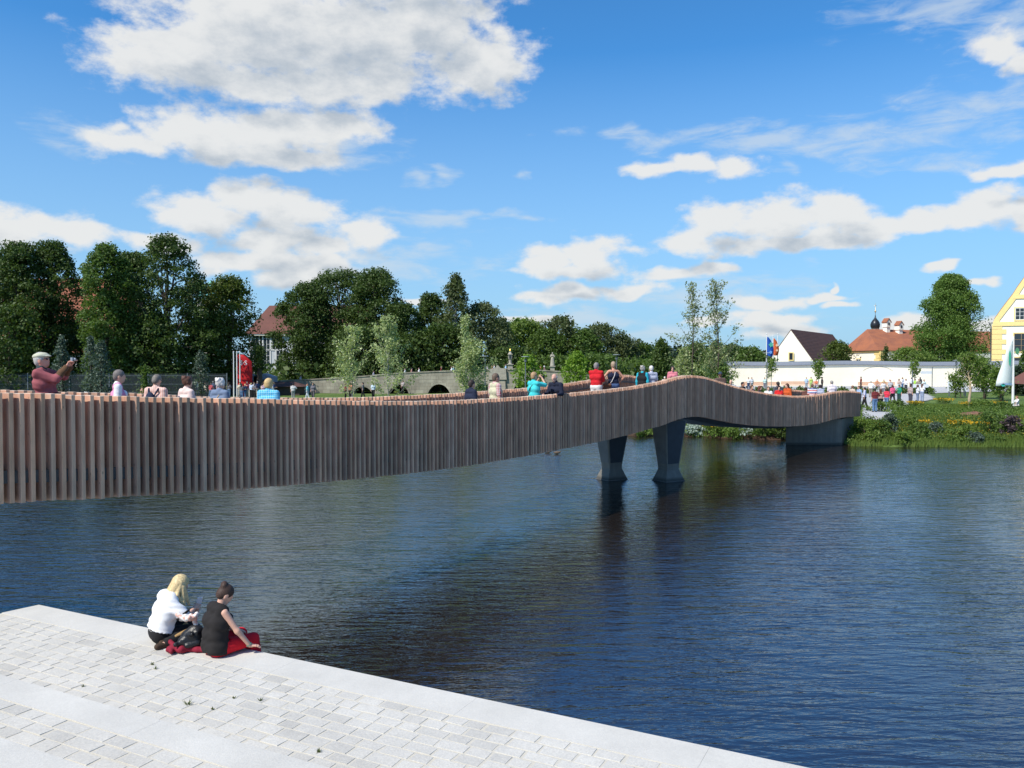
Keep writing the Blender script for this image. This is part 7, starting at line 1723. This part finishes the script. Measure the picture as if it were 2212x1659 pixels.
for (x, yt, kind, d, rz, top, bot, hc_, lb) in [
 (1617, 815.5, 'm', 113, 170, wht, (.04, .07, .15), dark, 'left of a pair in white shirts before the white wall'), (1624, 815, 'm', 113, -170, (.6, .6, .68), (.3, .3, .34), (.2, .1, .06), 'right of a pair in white shirts before the white wall'),
 (1742, 815, 'm', 113, 175, (.42, .54, .68), (.30, .33, .36), (.4, .3, .2), 'man in a light blue shirt standing before the wall benches'), (1752, 818, 'f', 114, 170, (.45, .62, .15), (.4, .5, .2), (.1, .05, .03), 'woman in a lime and white top beside the light blue shirt'),
 (1763, 824, 's', 117.3, 180, (.68, .20, .10), (.3, .3, .35), dark, 'seated person in an orange red top between two standing figures'), (1776, 816, 'mf', 113, -100, (.015, .015, .018), blk, dark, 'stout man in black below the middle wall tree'),
 (1652, 822, 'm', 113, 160, (.45, .6, .6), (.2, .2, .25), dark, 'person in pale green under the left thin wall tree'),
 (1365, 817, 'f', 76, 170, (.20, .55, .60), (.3, .3, .4), (.1, .05, .03), 'person in turquoise check on the far bank left of the black jacket'), (1373, 820, 'f', 77, 180, (.50, .08, .05), (.3, .3, .4), (.2, .05, .03), 'person in red next to the turquoise figure on the far bank'),
 (1436, 814, 'm', 75, 180, wht, (.3, .3, .4), wht, 'person in a white hat on the far bank behind the railing'), (1507, 811, 'm', 74, 180, (.03, .05, .10), blk, dark, 'dark blue figure behind the top of the bridge hump')]:
    p = W(x, yt, d); crowd(kind, (p.x, d, max(gzf(p.x, d), p.z - 1.72) if d < 100 else gzf(p.x, d)), face(rz), 1.7, lb, GP, top, bot, hc_)
# people on the old stone bridge: heads and shoulders over the parapet
GS = 'people crossing the old stone bridge'
for i, (cx_, top, lb) in enumerate([(168, (.2, .04, .03), 'dark red figure left on the stone bridge'), (285, wht, 'white shirt left of a pair near the thin willow on the stone bridge'), (305, (.15, .4, .65), 'light blue shirt near the thin willow on the stone bridge'), (340, (.45, .6, .75), 'pale blue shirt just left of the bushy willow'),
   (685, (.55, .5, .55), 'pale shirt right of the bushy willow on the stone bridge'), (740, (.62, .2, .2), 'reddish shirt between willow and pillar'), (763, wht, 'white capped figure left of the parapet gable'), (893, (.3, .5, .75), 'blue shirt left of the wayside pillar'), (940, (.62, .55, .68), 'lilac shirt in front of the wayside pillar'),
   (1285, (.70, .28, .05), 'orange shirt left of the robed statue'), (1325, (.2, .12, .12), 'white-hatted dark figure beside the robed statue')]):
    x, _ = Q(1700 + cx_ / 2.765, 0); tz = sy2(float(np.interp(x, TOPX, TOPY))); crowd(('m', 'f', 'fw')[i % 3], (sx2(x), SD + 1.6, tz - 1.02), face(90 if i % 2 else -90), 1.62, lb, GS, top, hair=(wht if 'white' in lb and 'hat' in lb else dark if i % 2 else (.3, .2, .15)))
for i, (cx_, top, lb) in enumerate([(1685, (.45, .45, .5), 'grey figure above the left willow on the stone bridge'), (2000, (.5, .55, .6), 'pale figure right of the right willow on the stone bridge'), (2065, (.55, .3, .25), 'reddish figure over the second big arch'), (2140, wht, 'white shirt over the second big arch'), (957, (.45, .42, .42), 'grey figure at the left end of the stone bridge')]):
    x, _ = Q(800 + cx_ / 2.458, 0); tz = sy2(float(np.interp(x, TOPX, TOPY))); crowd(('m', 'f')[i % 2], (sx2(x), SD + 1.6, tz - 1.02), face(90 if i % 2 else -90), 1.62, lb, GS, top)
# under the arches and on the lawn before them
GL = 'visitors on the left bank lawn'
for i, (x, d, top, bot, lb) in enumerate([(945, 102, (.62, .3, .36), blk, 'pinkish figure under the arch left of the bushy willow'), (957, 103, (.1, .2, .5), blk, 'blue figure under the arch left of the bushy willow'), (965, 104, (.3, .5, .6), blk, 'teal figure under the arch left of the bushy willow'), (1045, 102, (.6, .12, .05), blk, 'red figure under the arch right of the bushy willow'), (1053, 103, (.65, .3, .1), blk, 'orange figure under the arch right of the bushy willow'),
   (870, 99, (.35, .3, .3), blk, 'dark figure under the second big arch'), (1088, 101, (.2, .3, .45), blk, 'blue figure left of the last visible arch'),
   (664, 82, (.15, .50, .60), (.5, .55, .6), 'turquoise figure walking on the lawn'), (676, 82, (.15, .14, .16), (.1, .09, .1), 'grey figure walking beside the turquoise one on the lawn'), (633, 84, (.62, .60, .58), (.3, .3, .3), 'pale figure beside the small brown hut'), (757, 83, (.6, .25, .15), blk, 'orange figure behind the left willow'), (746, 83, (.2, .05, .05), blk, 'dark red figure behind the left willow'), (784, 84, (.12, .12, .13), blk, 'dark figure between the two willows'), (806, 85, (.5, .6, .7), blk, 'pale blue figure between the two willows'),
   (172, 74, (.66, .64, .56), (.1, .1, .1), 'left of three white shirts by the saplings'), (186, 76, (.74, .74, .74), (.1, .1, .1), 'middle of three white shirts by the saplings'), (198, 75, (.72, .73, .75), (.08, .08, .08), 'right of three white shirts by the saplings'), (57, 64, (.74, .75, .75), (.3, .3, .3), 'white shirt before the pinkish hedge'), (308, 78, (.45, .25, .2), blk, 'left of two small brown figures behind the backpack man'), (313, 79, (.5, .4, .35), blk, 'right of two small brown figures behind the backpack man')]):
    X_ = (x - PXC) / F * d; crowd(('m', 'f', 'mw', 'fw', 'mf')[i % 5], (X_, d, gzf(X_, d)), face((150, -90, 90, 180, 20)[i % 5]), (1.72, 1.64)[i % 2], lb, GL, top, bot, (dark, (.3, .15, .1), (.12, .08, .05))[i % 3])
# the dense crowd around the red banner: alike at this distance
colr = [((.72, .72, .72), 'white'), ((.60, .10, .12), 'red'), ((.68, .60, .12), 'yellow'), ((.12, .12, .14), 'black'), ((.45, .55, .70), 'pale blue'), ((.66, .45, .50), 'pink'), ((.06, .08, .16), 'navy'), ((.50, .45, .35), 'khaki')]
pl = ['left of the three white flag poles', 'just right of the three white flag poles', 'in the middle of the banner crowd', 'at the right edge of the banner crowd']
R6 = random.Random(21)
for zi in range(4):
    for ci in range(8):
        x = (420, 520, 548, 572)[zi] + (R6.uniform(-8, 78) if zi == 0 else R6.uniform(-3, 26)); d = R6.uniform(82, 92); X_ = (x - PXC) / F * d; rr_ = R6.random()
        crowd(R6.choice(['m', 'f', 'mw', 'fw', 'mf', 'fl']), (X_, d, gzf(X_, d)), R6.uniform(0, 6.28), R6.uniform(1.58, 1.8), 'visitor with a %s top %s' % (colr[ci][1], pl[zi]), 'crowd around the red banner', colr[ci][0], R6.choice([blk, jean, (.4, .38, .34), (.1, .12, .2)]), R6.choice([dark, brown, grey, blond]))
# statue figure uses the same modelling, in stone
so_ = dict(vox=.025, arms=('hold', 'strap'), hair='long', fem=1, top=M_stat, bottom=M_stat)
st = person('stone', (0, 0, 0), 0, so_)
rb = [('c', V3(0, 0, 1.0), V3(0, 0, .08), .19, .30), ('c', V3(-.12, .05, .9), V3(-.16, .14, .05), .08, .10), ('c', V3(.10, .12, .9), V3(.15, .16, .05), .07, .09)]
robe = link('robe', sdf_mesh('robe', rb, M_stat, .03, .05))
for c in list(st.children) + [robe]:
    nm = c.name.split('.')[0]
    if nm in ('trousers', 'shoe', 'eye'): bpy.data.objects.remove(c); continue
    c.parent = statue_root; c.location = (0, .2, .65); c.scale = (.95,) * 3; c.rotation_euler = (0, 0, math.pi)
    c.data.materials.clear(); c.data.materials.append(M_stat)
    c.name = {'body': 'figure', 'shirt': 'mantle', 'hair': 'carved_hair', 'robe': 'robe'}.get(nm, 'fold')
bpy.data.objects.remove(st)
for r_ in ARCH_P.values():
    for c in list(r_.children): bpy.data.objects.remove(c)
    bpy.data.objects.remove(r_)
for o_ in list(bpy.data.objects):
    if '_proto' in o_: del o_['_proto']
